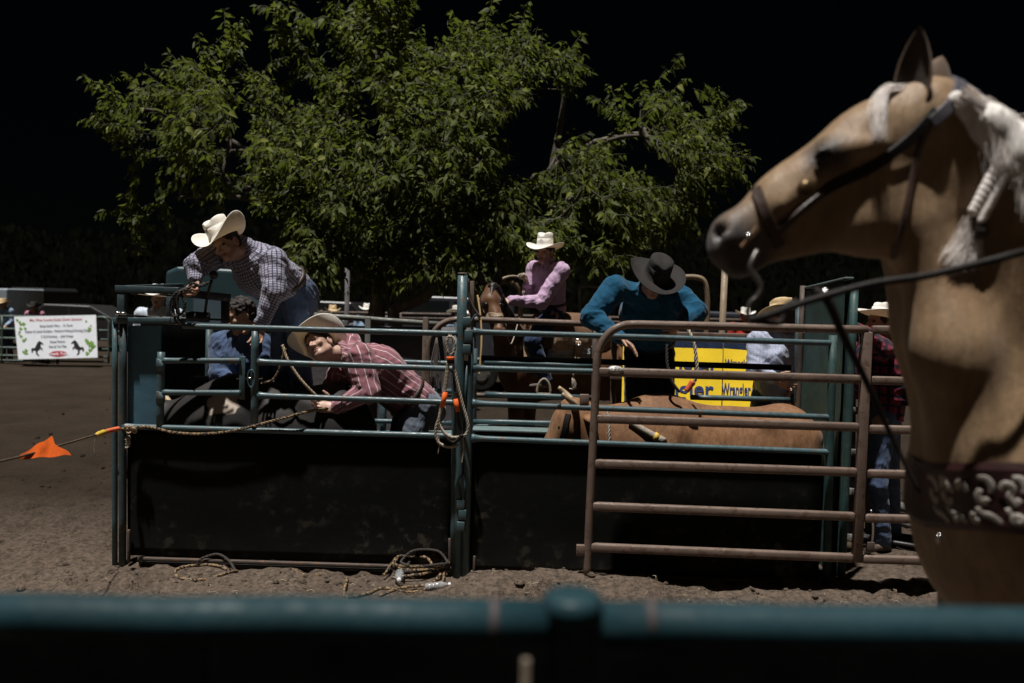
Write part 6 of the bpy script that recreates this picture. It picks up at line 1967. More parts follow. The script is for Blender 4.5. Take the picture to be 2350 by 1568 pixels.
for base_px in (2168, 2196, 2262, 2340):
    i = int(np.argmin([abs(scr_x(q[k]) - base_px) + (0 if g[k][1] < -.1 else 500) for k in range(len(q))]))
    c0, n0, t0 = q[i] + g[i] * .0265, g[i], T_[i]
    s0 = cross3(n0, t0); s0 = s0 if s0[2] > 0 else -s0
    t0 = t0 if t0[0] > 0 else -t0
    for pts in ([(-.012, .052), (.008, .048), (.016, .03), (.012, .012)], [(.035, .02), (.045, .036), (.06, .032), (.062, .014)], [(-.008, .022), (-.016, .004), (-.006, -.014), (.006, .0)], [(-.02, -.024), (-.012, -.04), (.006, -.046), (.022, -.058), (.03, -.066)], [(.062, -.04), (.055, -.056), (.072, -.062)]):
        mb = MB(); mb.tube(spline([c0 + t0 * a + s0 * b for a, b in pts], 12), [0.005 + 0.005 * math.sin(math.pi * (k + 1) / 13) for k in range(12)], 8, True, (n0, .15)); mb.build("inlay", INLAY, bc)
mb = MB(); mb.ball(H(2154, 1236, -.13), (0.007, .007, .013), 10); mb.build("ring", BRIGHT, bc)

# --- bay horse under the lilac rider --------------------------------
BAY = mat_hide("bay_coat", [(0.25, (0.05, 0.019, 0.008)), (0.5, (0.13, 0.055, 0.022)), (0.75, (0.22, 0.105, 0.045))], 5, 260, 0.5, 0.15)
hx = lambda px, py, dy=0: P(px, py, YD + dy)
hb = [cone(hx(1126, 664, -.44), hx(1126, 690, -.55), 0.056, 0.092, 0.035), cone(hx(1126, 694, -.55), hx(1144, 738, -.70), 0.084, 0.046, 0.04),
      cone(hx(1106, 690, -.54), hx(1122, 688, -.62), .026, .026, .02), cone(hx(1146, 688, -.54), hx(1134, 688, -.62), .022, .022, .02), cone(hx(1112, 712, -.58), hx(1130, 738, -.70), .014, .010, .02),
      ell(hx(1146, 757, -.74), (0.058, 0.055, 0.050), None, 0.03), ell(hx(1116, 705, -.46), (0.07, 0.10, 0.11), None, .05),
      cone(hx(1132, 690, -.32), hx(1182, 800, .0), 0.095, 0.19, 0.07), cone(hx(1182, 800, .0), hx(1225, 850, .12), 0.20, 0.27, 0.10),
      cone(hx(1210, 850, .06), hx(1420, 850, .55), 0.30, 0.33, .12), ell(hx(1470, 840, .7), (.36, .33, .33), None, .12),
      ell(hx(1136, 745, -.755), (.012, .014, .016), None, .01, 1, -1), ell(hx(1155, 750, -.765), (.012, .014, .016), None, .01, 1, -1)]
for px, dy in ((1185, -.08), (1215, .2)):
    a = hx(px, 880, dy); g0 = np.array([a[0], a[1], 0.0])
    hb += [cone(a, g0 + v(0, 0, .5), 0.10, 0.06, .08), cone(g0 + v(0, 0, .5), g0 + v(0, 0, .12), .05, .04, .03), cone(g0 + v(0, 0, .12), g0 + v(-.03, -.03, .02), .045, .065, .02, None, 1)]
for px, dy in ((1440, .50), (1480, .9)):
    a = hx(px, 880, dy); g0 = np.array([a[0], a[1], 0.0])
    hb += [cone(a, g0 + v(-.03, 0, .72), 0.15, 0.085, .08), cone(g0 + v(-.03, 0, .72), g0 + v(.08, .03, .5), .08, .055, .04), cone(g0 + v(.08, .03, .5), g0 + v(.05, 0, .12), .05, .04, .03), cone(g0 + v(.05, 0, .12), g0 + v(.02, 0, .02), .045, .065, .02, None, 1)]
bh = thing("bay_horse", "bay brown horse with lowered head under the lilac shirted rider", "horse", hx(1290, 900, .3) * np.array([1, 1, 0]))
V, F, M = polygonise(hb, 0.014, 0, 2)
mesh("body", V, F, None, bh, True, mats=[BAY, DARKSKIN], midx=M)
ear(hx(1106, 656, -.45), hx(1100, 618, -.47), 0.042, v(-.2, -1, 0), mats=[DARKSKIN, DARKSKIN], pr=bh)
ear(hx(1138, 654, -.45), hx(1150, 614, -.47), 0.044, v(.2, -1, 0), mats=[DARKSKIN, DARKSKIN], pr=bh)
for sgn in (-1, 1):
    q, g = project(np.array([hx(1108 if sgn < 0 else 1148, 702, -.68 if sgn < 0 else -.60)]), hb)
    mb = MB(); mb.ball(q[0], 0.028, 12); mb.build("eye", EYEM, bh)
mnb = MB()
for k in range(30):
    a = hx(1128 + RNG.normal(0, 4), 652, -.42 + k * .008)
    m_ = lock([a, hx(1150, 680 + k * 2, -.36 + k * .008), hx(1165, 720 + k * 3, -.35 + k * .008)], .012, "", bh, 4, r=.003); mnb.add(np.concatenate(m_.V), m_.F)
V, F, M = polygonise([ell(hx(1130, 657, -.49), (.045, .05, .035), None, .02), cone(hx(1130, 657, -.50), hx(1128, 676, -.62), .026, .010, .02), cone(hx(1136, 660, -.44), hx(1168, 740, -.22), .05, .06, .03)], .009, 0, 1, disp=lambda p: .02 * fbm(p * 40, 2))
mesh("forelock", V, F, DARKSKIN, bh)
o = mnb.build("mane", DARKSKIN, bh); o["kind"] = "stuff"
TANLEATHER = mat_plain("saddle_leather", (0.17, 0.095, 0.055), 0.5, 0.35, 14, 0.3)
hbr = thing("bay_bridle", "leather bridle and tan noseband on the bay horse", "bridle", hx(1130, 720, -.7))
strap_on(hb, [hx(1104, 724, -.66), hx(1122, 720, -.74), hx(1142, 718, -.76), hx(1158, 722, -.68)], .045, .008, mat_plain("tan_noseband", (0.30, 0.22, 0.15), .6), "noseband", hbr, 18)
strap_on(hb, [hx(1142, 664, -.55), hx(1160, 700, -.52), hx(1160, 738, -.62)], .02, .005, LEATHER, "cheek_strap", hbr, 14)
strap_on(hb, [hx(1100, 664, -.56), hx(1098, 700, -.6), hx(1100, 740, -.66)], .02, .005, LEATHER, "cheek_strap", hbr, 14)
# saddle
sd_ = thing("saddle", "tan western saddle with fenders and cinch under the lilac rider", "saddle", hx(1300, 800, .2))
V, F, M = polygonise([cone(hx(1255, 775, .12), hx(1345, 782, .40), .27, .29, .05, None)], .016, 0, 1)
keep = V[:, 2] > 1.20
V2 = V.copy(); V2[:, 2] = np.where(keep, V[:, 2], np.maximum(V[:, 2], 1.15))
mesh("seat", V2, F, TANLEATHER, sd_)
sp_ = hb + [cone(hx(1255, 775, .12), hx(1345, 782, .40), .27, .29, .05, None)]
def patch_px(name, quad, mat, lift=.015, nx=10, nz=8, th=.010):
    a_, b_, c_, d_ = [np.array(q_, float) for q_ in quad]
    uv = [((a_ * (1 - i / nx) + b_ * i / nx) * (1 - j / nz) + (d_ * (1 - i / nx) + c_ * i / nx) * j / nz) for i in range(nx + 1) for j in range(nz + 1)]
    q_, g_ = trace(uv, sp_, lift, 6.5, 40)
    n1 = nz + 1; k_ = len(q_)
    F = [(i * n1 + j, i * n1 + j + 1, (i + 1) * n1 + j + 1, (i + 1) * n1 + j) for i in range(nx) for j in range(nz)]
    rim = [i * n1 for i in range(nx + 1)] + [nx * n1 + j for j in range(1, n1)] + [i * n1 + nz for i in range(nx - 1, -1, -1)] + [j for j in range(nz - 1, 0, -1)]
    F2 = [tuple(x + k_ for x in f[::-1]) for f in F] + [(rim[m], rim[(m + 1) % len(rim)], rim[(m + 1) % len(rim)] + k_, rim[m] + k_) for m in range(len(rim))]
    return mesh(name, np.concatenate([q_, q_ - g_ * th]), F + F2, mat, sd_)
PADG = mat_plain("grey_saddle_pad", (.38, .38, .40), .9, .3, 30)
TANL2 = mat_plain("tan_tooled_leather", (.46, .32, .21), .5, .35, 30, .5)
patch_px("skirt", [(1272, 764), (1352, 768), (1352, 796), (1262, 806)], TANL2, .030)
patch_px("pad", [(1258, 800), (1362, 794), (1362, 822), (1252, 826)], PADG, .018)
patch_px("billet", [(1314, 782), (1328, 782), (1326, 834), (1314, 834)], TANL2, .046, 4, 8)
patch_px("fender", [(1196, 770), (1216, 770), (1222, 836), (1204, 836)], TANL2, .026, 5, 8)
patch_px("breast_strap", [(1170, 800), (1204, 778), (1206, 790), (1178, 826)], TANLEATHER, .02, 8, 4)
q_, g_ = trace([(1206, 792)], sp_, .04, 6.5, 40)
mb = MB(); mb.tube([q_[0] + v(math.cos(a) * .03, -.01, math.sin(a) * .03) for a in np.linspace(0, 6.283, 18)], .008, 8, False); mb.build("buckle", BRIGHT, sd_)
q_, g_ = trace([(1319, 784)], sp_, .06, 6.5, 40)
mb = MB(); mb.tube([q_[0] + v(math.cos(a) * .035, -.01, math.sin(a) * .03) for a in np.linspace(0, 6.283, 18)], .007, 8, False); mb.build("cinch_ring", BRIGHT, sd_)
V2_, F2_ = text_mesh("CS", .075, .002)
q_, g_ = trace([(1342, 806)], sp_, .022, 6.5, 40)
mesh("mark", np.array([q_[0] + v(a[0], -.012, a[1]) for a in V2_]), F2_, WHITE, sd_, False)["kind"] = "stuff"
mb = MB()
for k in range(7): mb.tube(spline([hx(1316 + RNG.normal(0, 1.5), 868, -.24), hx(1316 + RNG.normal(0, 4), 886 + RNG.normal(0, 3), -.24), hx(1316 + RNG.normal(0, 5), 892, -.24)], 5), .006, 4)
mb.tube([hx(1316, 846, -.22), hx(1316, 870, -.24)], .008, 6)
mb.build("cinch_tassel", mat_plain("pale_tassel", (.42, .36, .29), .9), sd_)["kind"] = "stuff"
mb = MB(); mb.tube([hx(1228, 770, .1), hx(1224, 742, .08)], [.03, .02], 10); mb.ball(hx(1223, 738, .08), (.05, .05, .016), 12); mb.build("horn", TANLEATHER, sd_)
mb = MB(); st_ = hx(1248, 893, -.28)
mb.bar(st_ + v(-.07, 0, -.05), st_ + v(.07, 0, -.05), .08, .02, (0, 0, 1), .004); mb.tube(spline([st_ + v(-.07, 0, -.05), st_ + v(-.05, 0, .05), st_ + v(0, 0, .10), st_ + v(.05, 0, .05), st_ + v(.07, 0, -.05)], 14), .012, 8)
mb.build("stirrup", mat_plain("pale_stirrup", (.30, .25, .19), .7), sd_)
rr_ = thing("rider_reins", "thin pale reins between the bay horse's bit and the rider's hand", "reins", hx(1165, 720, -.4))
mb = MB(); mb.tube(spline([hx(1160, 742, -.68), hx(1172, 790, -.55), hx(1190, 735, -.3), hx(1205, 660, -.05)], 18), .006, 6); mb.build("strap", mat_plain("pale_rein", (.35, .3, .23), .6), rr_)
wh = thing("coiled_lariat", "curved pale lariat end raised in the rider's gloved hand", "rope", hx(1190, 640, 0))
mb = rope_mesh(spline([hx(1209, 648, -.06), hx(1192, 636, -.1), hx(1172, 634, -.15), hx(1152, 640, -.2), hx(1146, 648, -.22)], 20), .010); mb.build("strand", mat_plain("pale_rope", (.45, .38, .27), .8), wh)

# --- bulls -----------------------------------------------------------
def bull(name, label, xh, xt, Yc, ztop, r, mat, headpt=None, horn=None):
    L = xt - xh
    zc = ztop - r
    b = [cone((xh + .30, Yc, zc - .02), (xt - .28, Yc, zc), r * 1.02, r * .96, .12, (X, .82)), ell((xh + .42, Yc, zc + .10), (.34, .22, r * .98), None, .12), ell((xt - .22, Yc, zc + .03), (.26, .25, r * .97), None, .12),
         cone((xh + .25, Yc, zc + .02), (xh - .12, Yc - .02, zc + .04), r * .80, .19, .12, (X, .75)),
         cone((xt - .06, Yc, zc + .22), (xt + .02, Yc, zc - .35), .03, .022, .03)]
    hx_, hz = xh - .16, zc + .05
    if headpt is not None:
        hx_, hz = headpt[0], headpt[2]
        b.append(cone((xh + .2, Yc, zc + .05), (hx_ + .06, Yc - .02, hz), r * .7, .15, .1, (X, .75)))
    b += [ell((hx_, Yc - .02, hz), (.15, .12, .15), None, .08), cone((hx_ - .05, Yc - .02, hz - .03), (hx_ - .22, Yc - .03, hz - .30), .115, .075, .06), ell((hx_ - .24, Yc - .03, hz - .33), (.075, .08, .065), None, .04),
          ell((hx_ - .02, Yc - .02, hz + .12), (.08, .09, .05), None, .05)]
    for s in (-.17, .17):
        for x in (xh + .28, xt - .26):
            b += [cone((x, Yc + s, zc - .15), (x, Yc + s, .42), .12, .07, .07), cone((x, Yc + s, .42), (x + .01, Yc + s, .12), .055, .045, .03), cone((x, Yc + s, .12), (x - .03, Yc + s, .02), .05, .065, .02)]
    for s in (-1, 1):
        b.append(cone((xt - .40, Yc + s * .17, zc + r * .72), (xt - .06, Yc + s * .12, zc + r * .45), .04, .05, .08))
        b.append(cone((xh + .5, Yc + s * .20, zc + r * .5), (xh + .42, Yc + s * .25, zc - .1), .06, .06, .1))
    b.append(cone((xh + .3, Yc, zc + r * .93), (xt - .3, Yc, zc + r * .88), .035, .03, .06))
    t = thing(name, label, "bull", ((xh + xt) / 2, Yc, 0))
    V, F, M = polygonise(b, 0.014, 0, 2, disp=lambda p: .012 * fbm(p * 5, 3))
    mesh("body", V, F, mat, t)
    return t, b, np.array([hx_, Yc - .02, hz])
def white_patch(nt, c):
    tc = nt.nodes.new("ShaderNodeTexCoord")
    n = noise_f(nt, tc.outputs["Object"], 6, 5)
    for q, r in ((P(512, 922, 5.58), .10), (P(880, 1010, 5.6), .09)):
        q = q - BBASE
        vm = nt.nodes.new("ShaderNodeVectorMath"); vm.operation = 'DISTANCE'
        nt.links.new(tc.outputs["Object"], vm.inputs[0]); vm.inputs[1].default_value = tuple(q)
        d = math_n(nt, 'ADD', vm.outputs["Value"], math_n(nt, 'MULTIPLY', math_n(nt, 'SUBTRACT', n, .5), .28))
        c = mix(nt, ramp(nt, d, [(r, 1.0), (r + .02, 0.0)]), c, (.45, .38, .32))
    return c
xb0 = P(420, 900, 5.82)[0]; xb1 = P(838, 900, 5.82)[0]
BBASE = np.array([(xb0 + xb1) / 2, 5.84, 0])
BLACKHIDE = mat_hide("black_hide", [(0.3, (0.010, 0.009, 0.009)), (0.7, (0.030, 0.026, 0.024))], 4, 300, 0.6, 0.25, white_patch)
t1, b1, h1 = bull("black_bull", "black bull with a white shoulder patch standing in the left chute", xb0, xb1, 5.84, P(600, 886, 5.84)[2], .36, BLACKHIDE)
def dun(nt, c):
    o = coords(nt, scale=(1, 1, 0.35))
    c = mix(nt, ramp(nt, noise_f(nt, o, 26, 6, 0.7), [(0.40, 0.6), (0.58, 0.0)]), c, (0.13, 0.055, 0.022))
    return mix(nt, ramp(nt, noise_f(nt, coords(nt), 1.7, 3), [(0.45, 0.0), (0.68, 0.6)]), c, (0.10, 0.045, 0.02))
TANHIDE = mat_hide("tan_hide", [(0.25, (0.17, 0.08, 0.034)), (0.5, (0.27, 0.135, 0.062)), (0.75, (0.38, 0.215, 0.11))], 4, 300, 0.7, 0.3, dun, relief=0.6)
xb0 = P(1385, 960, 5.86)[0]; xb1 = P(1868, 960, 5.86)[0]
t2, b2, h2 = bull("tan_bull", "tan bull with lowered head standing in the right chute", xb0, xb1, 5.86, P(1720, 936, 5.86)[2], .33, TANHIDE, P(1318, 968, 5.84))
HORN = mat_plain("pale_horn", (.36, .27, .17), .5, .3, 14)
for tt, hh in ((t2, h2), (t1, h1)):
    for s in (-1, 1):
        b_ = hh + v(-.01, s * .09, .11)
        p = spline([b_, b_ + v(.0, s * .07, .03), b_ + v(-.05, s * .12, .08), b_ + v(-.10, s * .12, .12)], 12)
        mb = MB(); mb.tube(p, np.linspace(.030, .014, 12), 10); mb.build("horn", HORN, tt)
        ear(hh + v(.07, s * .10, .06), hh + v(.15, s * .20, .02), .04, v(-.3, -.8 * s, -.5), mats=[tt.children[0].data.materials[0], EARDARK], pr=tt)
    for s in (-1, 1):
        mb = MB(); mb.ball(hh + v(-.11, s * .095, -.03), .02, 10); mb.build("eye", EYEM, tt)
# flank rope and dark band down the face of the tan bull
rp_ = thing("bull_rope", "pale braided rope with yellow tape round the tan bull", "rope", P(1480, 990, 5.6))
RGREY = mat_plain("grey_rope", (.30, .26, .21), .85, .3, 60, .4)
q, g = project(spline([P(1440, 955, 5.55), P(1470, 975, 5.5), P(1500, 995, 5.48), P(1525, 1012, 5.48)], 20), b2)
mb = MB(); mb.tube(q + g * .012, np.linspace(.020, .028, 20), 10); mb.build("wrapped_tail", RGREY, rp_)
mb = MB(); mb.tube((q + g * .012)[13:16], .032, 10); mb.build("tape", mat_plain("yellow_tape", (.55, .36, .05), .6), rp_)
q, g = project(spline([P(1398, 900, 5.6), P(1394, 960, 5.52), P(1388, 1010, 5.5), P(1384, 1060, 5.5)], 20), b2)
rope_mesh(q + g * .012, .012).build("strand", RGREY, rp_)
q, g = project(spline([h2 + v(-.08, -.2, .10), h2 + v(-.10, -.2, -.05), h2 + v(-.12, -.15, -.2)], 14), b2)
ribbon(q, g, .045, .005, LEATHER_D, "dark_face_band", rp_, .006)
# ------------------------------------------------------------------ ropes, flag and litter
ROPE_T = mat_plain("tan_rope", (.34, .26, .17), .85, .3, 80, .4)
ROPE_G = mat_plain("pale_grey_rope", (.40, .35, .28), .85, .25, 80, .4)
ROPE_B = mat_plain("dark_braid", (.035, .028, .024), .8, .5, 60, .4)
def mk_two():
    m, nt, b = new_mat("black_and_tan_rope")
    vv = coords(nt); n = noise_f(nt, vv, 55, 2)
    nt.links.new(ramp(nt, n, [(.46, (.022, .018, .015)), (.53, (.26, .17, .085))]), b.inputs["Base Color"]); b.inputs["Roughness"].default_value = .8
    return m
ROPE_2 = mk_two()
ORANGE = mat_plain("orange_cloth", (.72, .11, .004), .7, .15, 12, .3)
YTAPE = mat_plain("yellow_tape_b", (.62, .42, .05), .6)
# hanging looped rope on the middle post
Yr = YC - .09
def Q(px, py, dy=0): return P(px, py, Yr + dy)
hr = thing("hanging_rope", "looped pale bull rope with orange tape hanging on the middle post", "rope", Q(1040, 880))
rope_mesh(spline([Q(1028, 812), Q(1025, 790), Q(1028, 775), Q(1034, 772), Q(1041, 778), Q(1044, 795), Q(1038, 815), Q(1034, 812)], 40), .011).build("top_loop", ROPE_G, hr)
rope_mesh(spline([Q(1030, 822), Q(1024, 880), Q(1010, 950), Q(1000, 985), Q(1004, 1012), Q(1016, 1022), Q(1032, 1026), Q(1052, 1022)], 60), .011).build("long_loop", ROPE_G, hr)
rope_mesh(spline([Q(1036, 822), Q(1050, 880), Q(1062, 930), Q(1072, 965), Q(1074, 985), Q(1066, 1000), Q(1040, 1004), Q(1022, 996), Q(1010, 978), Q(1008, 960), Q(1016, 915), Q(1028, 830)], 80), .011).build("long_loop", ROPE_G, hr)
rope_mesh(spline([Q(1040, 826, .01), Q(1044, 900, .01), Q(1050, 945, .01), Q(1052, 970, .01), Q(1060, 995, .01)], 50), .010).build("strand", ROPE_B, hr)
mb = MB(); mb.tube([Q(1034, 812), Q(1034, 834)], [.026, .024], 14); mb.build("binding", LEATHER_D, hr)
mb = MB(); mb.tube([Q(1034, 818, -.004), Q(1034, 826, -.004)], .0265, 14); mb.build("orange_tape", ORANGE, hr)
for a, b in (((1022, 900), (1015, 934)), ((1045, 916), (1051, 945))):
    mb = MB(); mb.tube([Q(*a, -.004), Q(*b, -.004)], .0165, 12); mb.build("orange_tape", ORANGE, hr)
mb = MB(); mb.tube(spline([Q(1062, 998, -.01), Q(1040, 1016, -.01), Q(1018, 1000, -.01)], 14), .013, 8); mb.build("leather_handle", LEATHER_D, hr)
rope_mesh(spline([Q(1062, 1000), Q(1064, 1030), Q(1060, 1062)], 16), .006).build("loose_end", ROPE_G, hr)
mb = MB(); mb.tube(spline([Q(1006, 985), Q(1008, 1020), Q(1005, 1042)], 10), .003, 5); mb.build("thread", ROPE_G, hr)
mb = MB(); mb.tube(spline([Q(1030, 775, .02), Q(1030, 765, .06), Q(1034, 770, .12)], 8), .005, 6); mb.build("hanger", BLACK_STEEL, hr)
# tassel behind
tsl = thing("rope_tassel", "frayed grey rope end hanging behind the rails left of the middle post", "rope", P(1000, 820, 6.2))
mb = MB()
for k in range(16):
    x = 1000 + RNG.normal(0, 6)
    mb.tube(spline([P(1002, 775, 6.2), P(x, 830, 6.2), P(x + RNG.normal(0, 5), 880 + RNG.normal(0, 14), 6.2)], 8), .006, 4)
mb.build("strands", mat_plain("grey_fray", (.12, .105, .095), .9), tsl)["kind"] = "stuff"
# line with the flag
fl_ = thing("flank_line", "two tone rope strung from the left chute post toward the viewer, orange and yellow tape", "rope", P(280, 985, YC - .08))
a0 = P(272, 986, YC - .08); f0 = P(160, 1016, 4.72); f1 = P(40, 1050, 4.02); f2 = P(-90, 1078, 3.5)
rope_mesh(spline([a0, P(218, 999, 5.05), f0, f1, f2], 60), .0065).build("line", mat_plain("brown_rope", (.10, .065, .04), .8, .5, 40), fl_)
mb = MB(); mb.tube(spline([P(272, 984, YC - .09), P(258, 987, 5.26), P(245, 990, 5.2)], 8), .0155, 10); mb.build("orange_tape", mat_plain("coral_tape", (.75, .16, .06), .7), fl_)
mb = MB(); mb.tube(spline([P(242, 991, 5.19), P(230, 995, 5.12), P(220, 999, 5.06)], 8), [.013, .018, .018, .016, .018, .017, .014, .010], 10); mb.build("yellow_tape", YTAPE, fl_)
mb = MB(); mb.tube(spline([P(222, 1000, 5.06), P(216, 1020, 5.06), P(218, 1048, 5.06)], 8), .0022, 4); mb.build("thread", ROPE_G, fl_)
rope_mesh(spline([a0, P(300, 983, YC - .034), P(340, 980, YC - .034), P(400, 993, YC - .034), P(470, 996, YC - .034), P(540, 988, YC - .034), P(620, 968, YC - .034), P(690, 949, YC - .028), P(735, 940, YC + .12), P(760, 936, YC + .17)], 110), .0105).build("line", ROPE_2, fl_)
kn = MB()
for k in range(4):
    c = P(292 + k * 5, 984 + (k % 2) * 4, YC - .07); a = RNG.uniform(0, 3)
    kn.tube([c + np.array([math.cos(t) * .016, math.sin(t) * .012 * math.cos(a), math.sin(t) * .018]) for t in np.linspace(0, 6.2, 14)], .007, 6)
kn.build("knot", ROPE_T, fl_)
kn = MB()
for k in range(9):
    c = P(293 + RNG.normal(0, 2), 1005 + k * 2.6, YC - .05); a = RNG.uniform(0, 3)
    kn.tube([c + np.array([math.cos(t) * .014, math.sin(t) * .012 * math.cos(a), math.sin(t + a) * .012]) for t in np.linspace(0, 6.2, 12)], .005, 5)
kn.build("monkey_fist", ROPE_G, fl_)
# flag cloth folded over the line
def flag():
    t = thing("orange_flag", "small orange cloth flag draped on the rope at far left", "flag", f1)
    A0 = f1 + np.array([0.0, 0, -.004]); B0 = P(148, 1020, 4.66)
    V = []; F = []; n = 22; m = 16
    tipT = P(112, 1003, 4.45); tipR = P(160, 1046, 4.5); bot = P(60, 1052, 4.15)
    for i in range(n + 1):
        for j in range(m + 1):
            u, w = i / n, j / m
            top = P(40, 1050, 4.05) * (1 - u) + tipT * u
            low = P(44, 1054, 4.06) * (1 - u) + tipR * u
            q = top * (1 - w) + low * w
            q = q + np.array([0, -1, 0]) * (.022 * math.sin(w * 7 + u * 5) * u + .035 * fbm(np.array([q * 11]), 3)[0] * u) + np.array([0, 0, 1]) * .004 * math.sin(u * 13 + w * 3)
            V.append(q)
    k = len(V)
    for i in range(n):
        for j in range(m):
            F.append((i * (m + 1) + j, i * (m + 1) + j + 1, (i + 1) * (m + 1) + j + 1, (i + 1) * (m + 1) + j))
    V = np.array(V)
    mesh("cloth", np.concatenate([V, V + np.array([0, .003, 0])]), F + [tuple(x + k for x in f[::-1]) for f in F], ORANGE, t)
flag()
# ropes over the raised frame
hk = thing("draped_rope", "dark braided rope looped over the raised frame by the plaid man's hand", "rope", P(405, 700, YC - .03))
for k, pts in enumerate(([(455, 655), (430, 662), (408, 672), (404, 700), (410, 735), (413, 748)], [(470, 650), (440, 668), (412, 676), (398, 700), (402, 735), (408, 742)], [(430, 664), (402, 674), (390, 700), (394, 722), (404, 726), (420, 716), (424, 694), (415, 676)], [(480, 648), (462, 656), (442, 650), (432, 660), (415, 668), (407, 690), (411, 720)])):
    rope_mesh(spline([P(x, y, YC - .05 - .012 * k + (.1 if x > 430 else 0)) for x, y in pts], 50), .0095).build("strand", ROPE_B if k != 1 else mat_plain("brown_braid", (.075, .055, .045), .8, .6, 60), hk)
# rope from the bull's back up to the man
bl = thing("bull_line", "tan rope running diagonally from the rail down to the young man's hands", "rope", P(700, 880, 5.55))
rope_mesh(spline([P(648, 792, 5.55), P(660, 826, 5.52), P(680, 858, 5.52), P(702, 885, 5.52), P(735, 918, 5.55)], 50), .011).build("strand", ROPE_T, bl)
rope_mesh(spline([P(600, 880, 5.55), P(625, 872, 5.52), P(640, 850, 5.52), P(648, 822, 5.52), P(655, 800, 5.54)], 40), .009).build("strand", ROPE_2, bl)
mb = MB(); mb.tube(spline([P(782, 925, 5.54), P(790, 918, 5.52), P(797, 922, 5.52), P(790, 930, 5.52), P(776, 938, 5.54)], 14), .005, 6); mb.build("snap_hook", BLACK_STEEL, bl)
# lead rope on the bay horse
ld = thing("lead_rope", "thin tan lead rope hanging in front of the bay horse's head", "rope", P(1100, 750, 6.4))
rope_mesh(spline([P(1096, 678, 7.0), P(1102, 720, 6.9), P(1105, 780, 6.8), P(1100, 860, 6.7)], 40), .009).build("strand", mat_plain("yellow_rope", (.42, .30, .13), .8), ld)
# rope by the end wall and the tail ropes near the banner
er = thing("knotted_rope", "short white rope with orange tape hanging before the yellow banner", "rope", P(1585, 800, 5.7))
rope_mesh(spline([P(1577, 752, 5.7), P(1588, 775, 5.66), P(1595, 800, 5.64), P(1600, 850, 5.62), P(1592, 880, 5.62), P(1582, 890, 5.62)], 50), .013).build("strand", ROPE_G, er)
mb = MB(); mb.tube(spline([P(1590, 875, 5.6), P(1582, 888, 5.6), P(1575, 898, 5.6)], 8), .02, 10); mb.build("orange_tape", mat_plain("red_orange_tape", (.55, .09, .03), .7), er)
rope_mesh(spline([P(1530, 790, 5.75), P(1532, 840, 5.72), P(1545, 880, 5.7), P(1560, 900, 5.7)], 30), .012).build("dark_strand", ROPE_B, er)
# coils on the ground
def ground_rope(label, pts, r, mat, mb=None, lift=0.0):
    p = []
    for k, q in enumerate(pts):
        x, y = q[0], q[1]; z = gz(x, y) + r * 0.9 + (q[2] if len(q) > 2 else 0)
        p.append((x, y, z))
    return rope_mesh(spline(p, 26 * len(pts)), r)
def GP(px, py):
    """spot on the dirt seen at (px, py)"""
    a = P(px, py, 1.0); d = a - np.array([0, 0, EYE]); t = EYE / -d[2]
    return d[0] * t, d[1] * t
c1 = thing("rope_coil", "single black and tan rope loop lying before the left chute", "rope", (*GP(470, 1310), 0), "ropes on the dirt")
q = [GP(x, y) for x, y in ((545, 1308), (530, 1316), (470, 1328), (415, 1326), (402, 1310), (425, 1300), (470, 1298), (500, 1304))] 
q = [(a, b) for a, b in q] + [(GP(520, 1306)[0], GP(520, 1306)[1], .0)]
ground_rope("", q, .010, ROPE_2).build("strand", ROPE_2, c1)
q = [(*GP(452, 1299), .03), (*GP(470, 1296), .05), (*GP(500, 1294), .06), (*GP(525, 1300), .05), (*GP(540, 1310), .0)]
ground_rope("", q, .010, ROPE_2).build("strand", ROPE_B, c1)
c3 = thing("rope_end", "short rope end half buried before the middle of the left chute", "rope", (*GP(720, 1310), 0), "ropes on the dirt")
ground_rope("", [GP(665, 1306), GP(700, 1305), GP(735, 1318)], .009, ROPE_2).build("strand", ROPE_2, c3)
c2 = thing("rope_coil", "tangled heap of black and tan rope by the foot of the middle post", "rope", (*GP(960, 1310), 0), "ropes on the dirt")
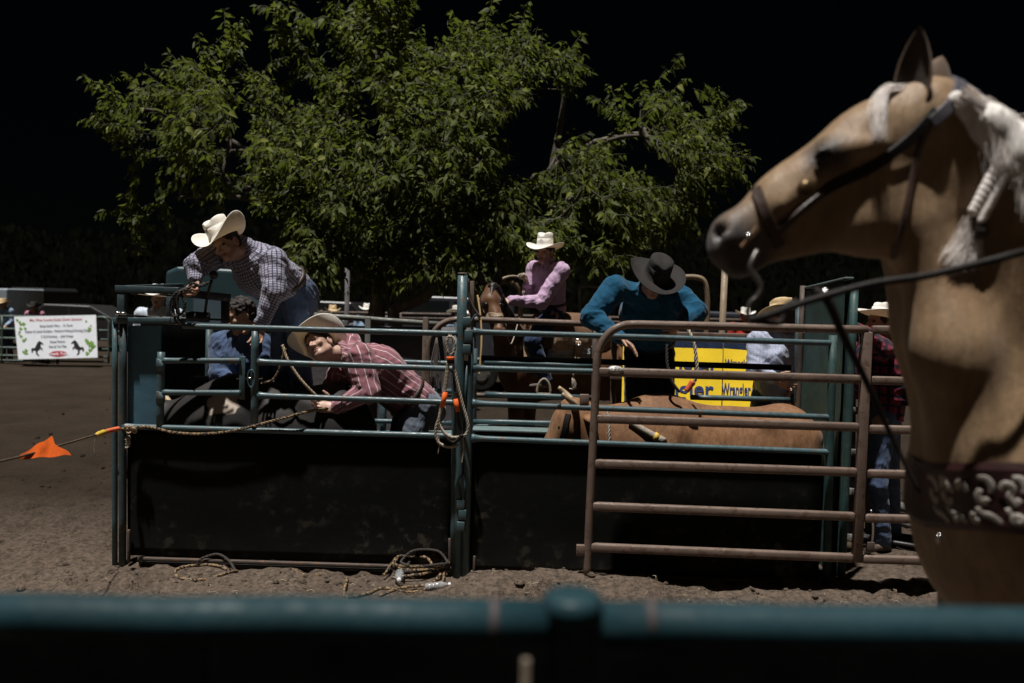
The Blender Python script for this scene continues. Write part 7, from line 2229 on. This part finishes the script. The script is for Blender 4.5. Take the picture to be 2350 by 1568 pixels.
for k in range(7):
    cx, cy = 958 + RNG.normal(0, 14), 1307 + RNG.normal(0, 4); pts = []
    ax_, ay_ = RNG.uniform(45, 68), RNG.uniform(9, 15); ph_ = RNG.uniform(0, 6.28)
    for a in np.linspace(0, 5.6, 10):
        g_ = GP(cx + ax_ * math.cos(a + ph_), cy + ay_ * math.sin(a + ph_))
        pts.append((g_[0], g_[1], .012 * k + .012 * RNG.random() + (.05 if math.sin(a + ph_) < -.6 else 0)))
    ground_rope("", pts, .010, ROPE_2).build("strand", ROPE_2 if k % 3 else ROPE_B, c2)
ground_rope("", [(*GP(1005, 1300), .05), (*GP(1018, 1320), .02), GP(1010, 1340), GP(950, 1352), GP(880, 1345), GP(845, 1358), GP(800, 1366), GP(790, 1352), GP(797, 1326)], .010, ROPE_2).build("strand", ROPE_2, c2)
ground_rope("", [GP(870, 1362), GP(920, 1346), GP(985, 1336), (*GP(1012, 1326), .03)], .010, ROPE_2).build("strand", ROPE_2, c2)
# bottles
def mk_plastic():
    m, nt, b = new_mat("clear_plastic")
    b.inputs["Base Color"].default_value = (.75, .78, .8, 1); b.inputs["Roughness"].default_value = .12
    b.inputs["Transmission Weight"].default_value = .75; b.inputs["IOR"].default_value = 1.25
    return m
PLASTIC = mk_plastic()
def bottle(label, px, py, yaw, s=1.0):
    x, y = GP(px, py); z = gz(x, y) + .034 * s
    t = thing("plastic_bottle", label, "bottle", (x, y, gz(x, y)), "bottles on the dirt")
    d = np.array([math.cos(yaw), math.sin(yaw), .12])
    prof = [(0, .020), (.004, .030), (.02, .033), (.06, .033), (.07, .031), (.08, .033), (.13, .033), (.155, .026), (.175, .013), (.19, .012)]
    mb = MB(); mb.tube([np.array([x, y, z]) + d * l * s for l, r in prof], [r * s for l, r in prof], 18); mb.build("bottle_body", PLASTIC, t)
    mb = MB(); mb.tube([np.array([x, y, z]) + d * l * s for l in (.188, .19, .206, .208)], [.012 * s, .0145 * s, .0145 * s, .012 * s], 14); mb.build("cap", mat_plain("white_cap", (.75, .76, .78), .5), t)
bottle("clear plastic bottle lying in the rope heap with its cap toward the viewer", 917, 1318, -1.45)
bottle("crushed clear plastic bottle on the dirt right of the rope heap", 975, 1348, 0.1, .8)
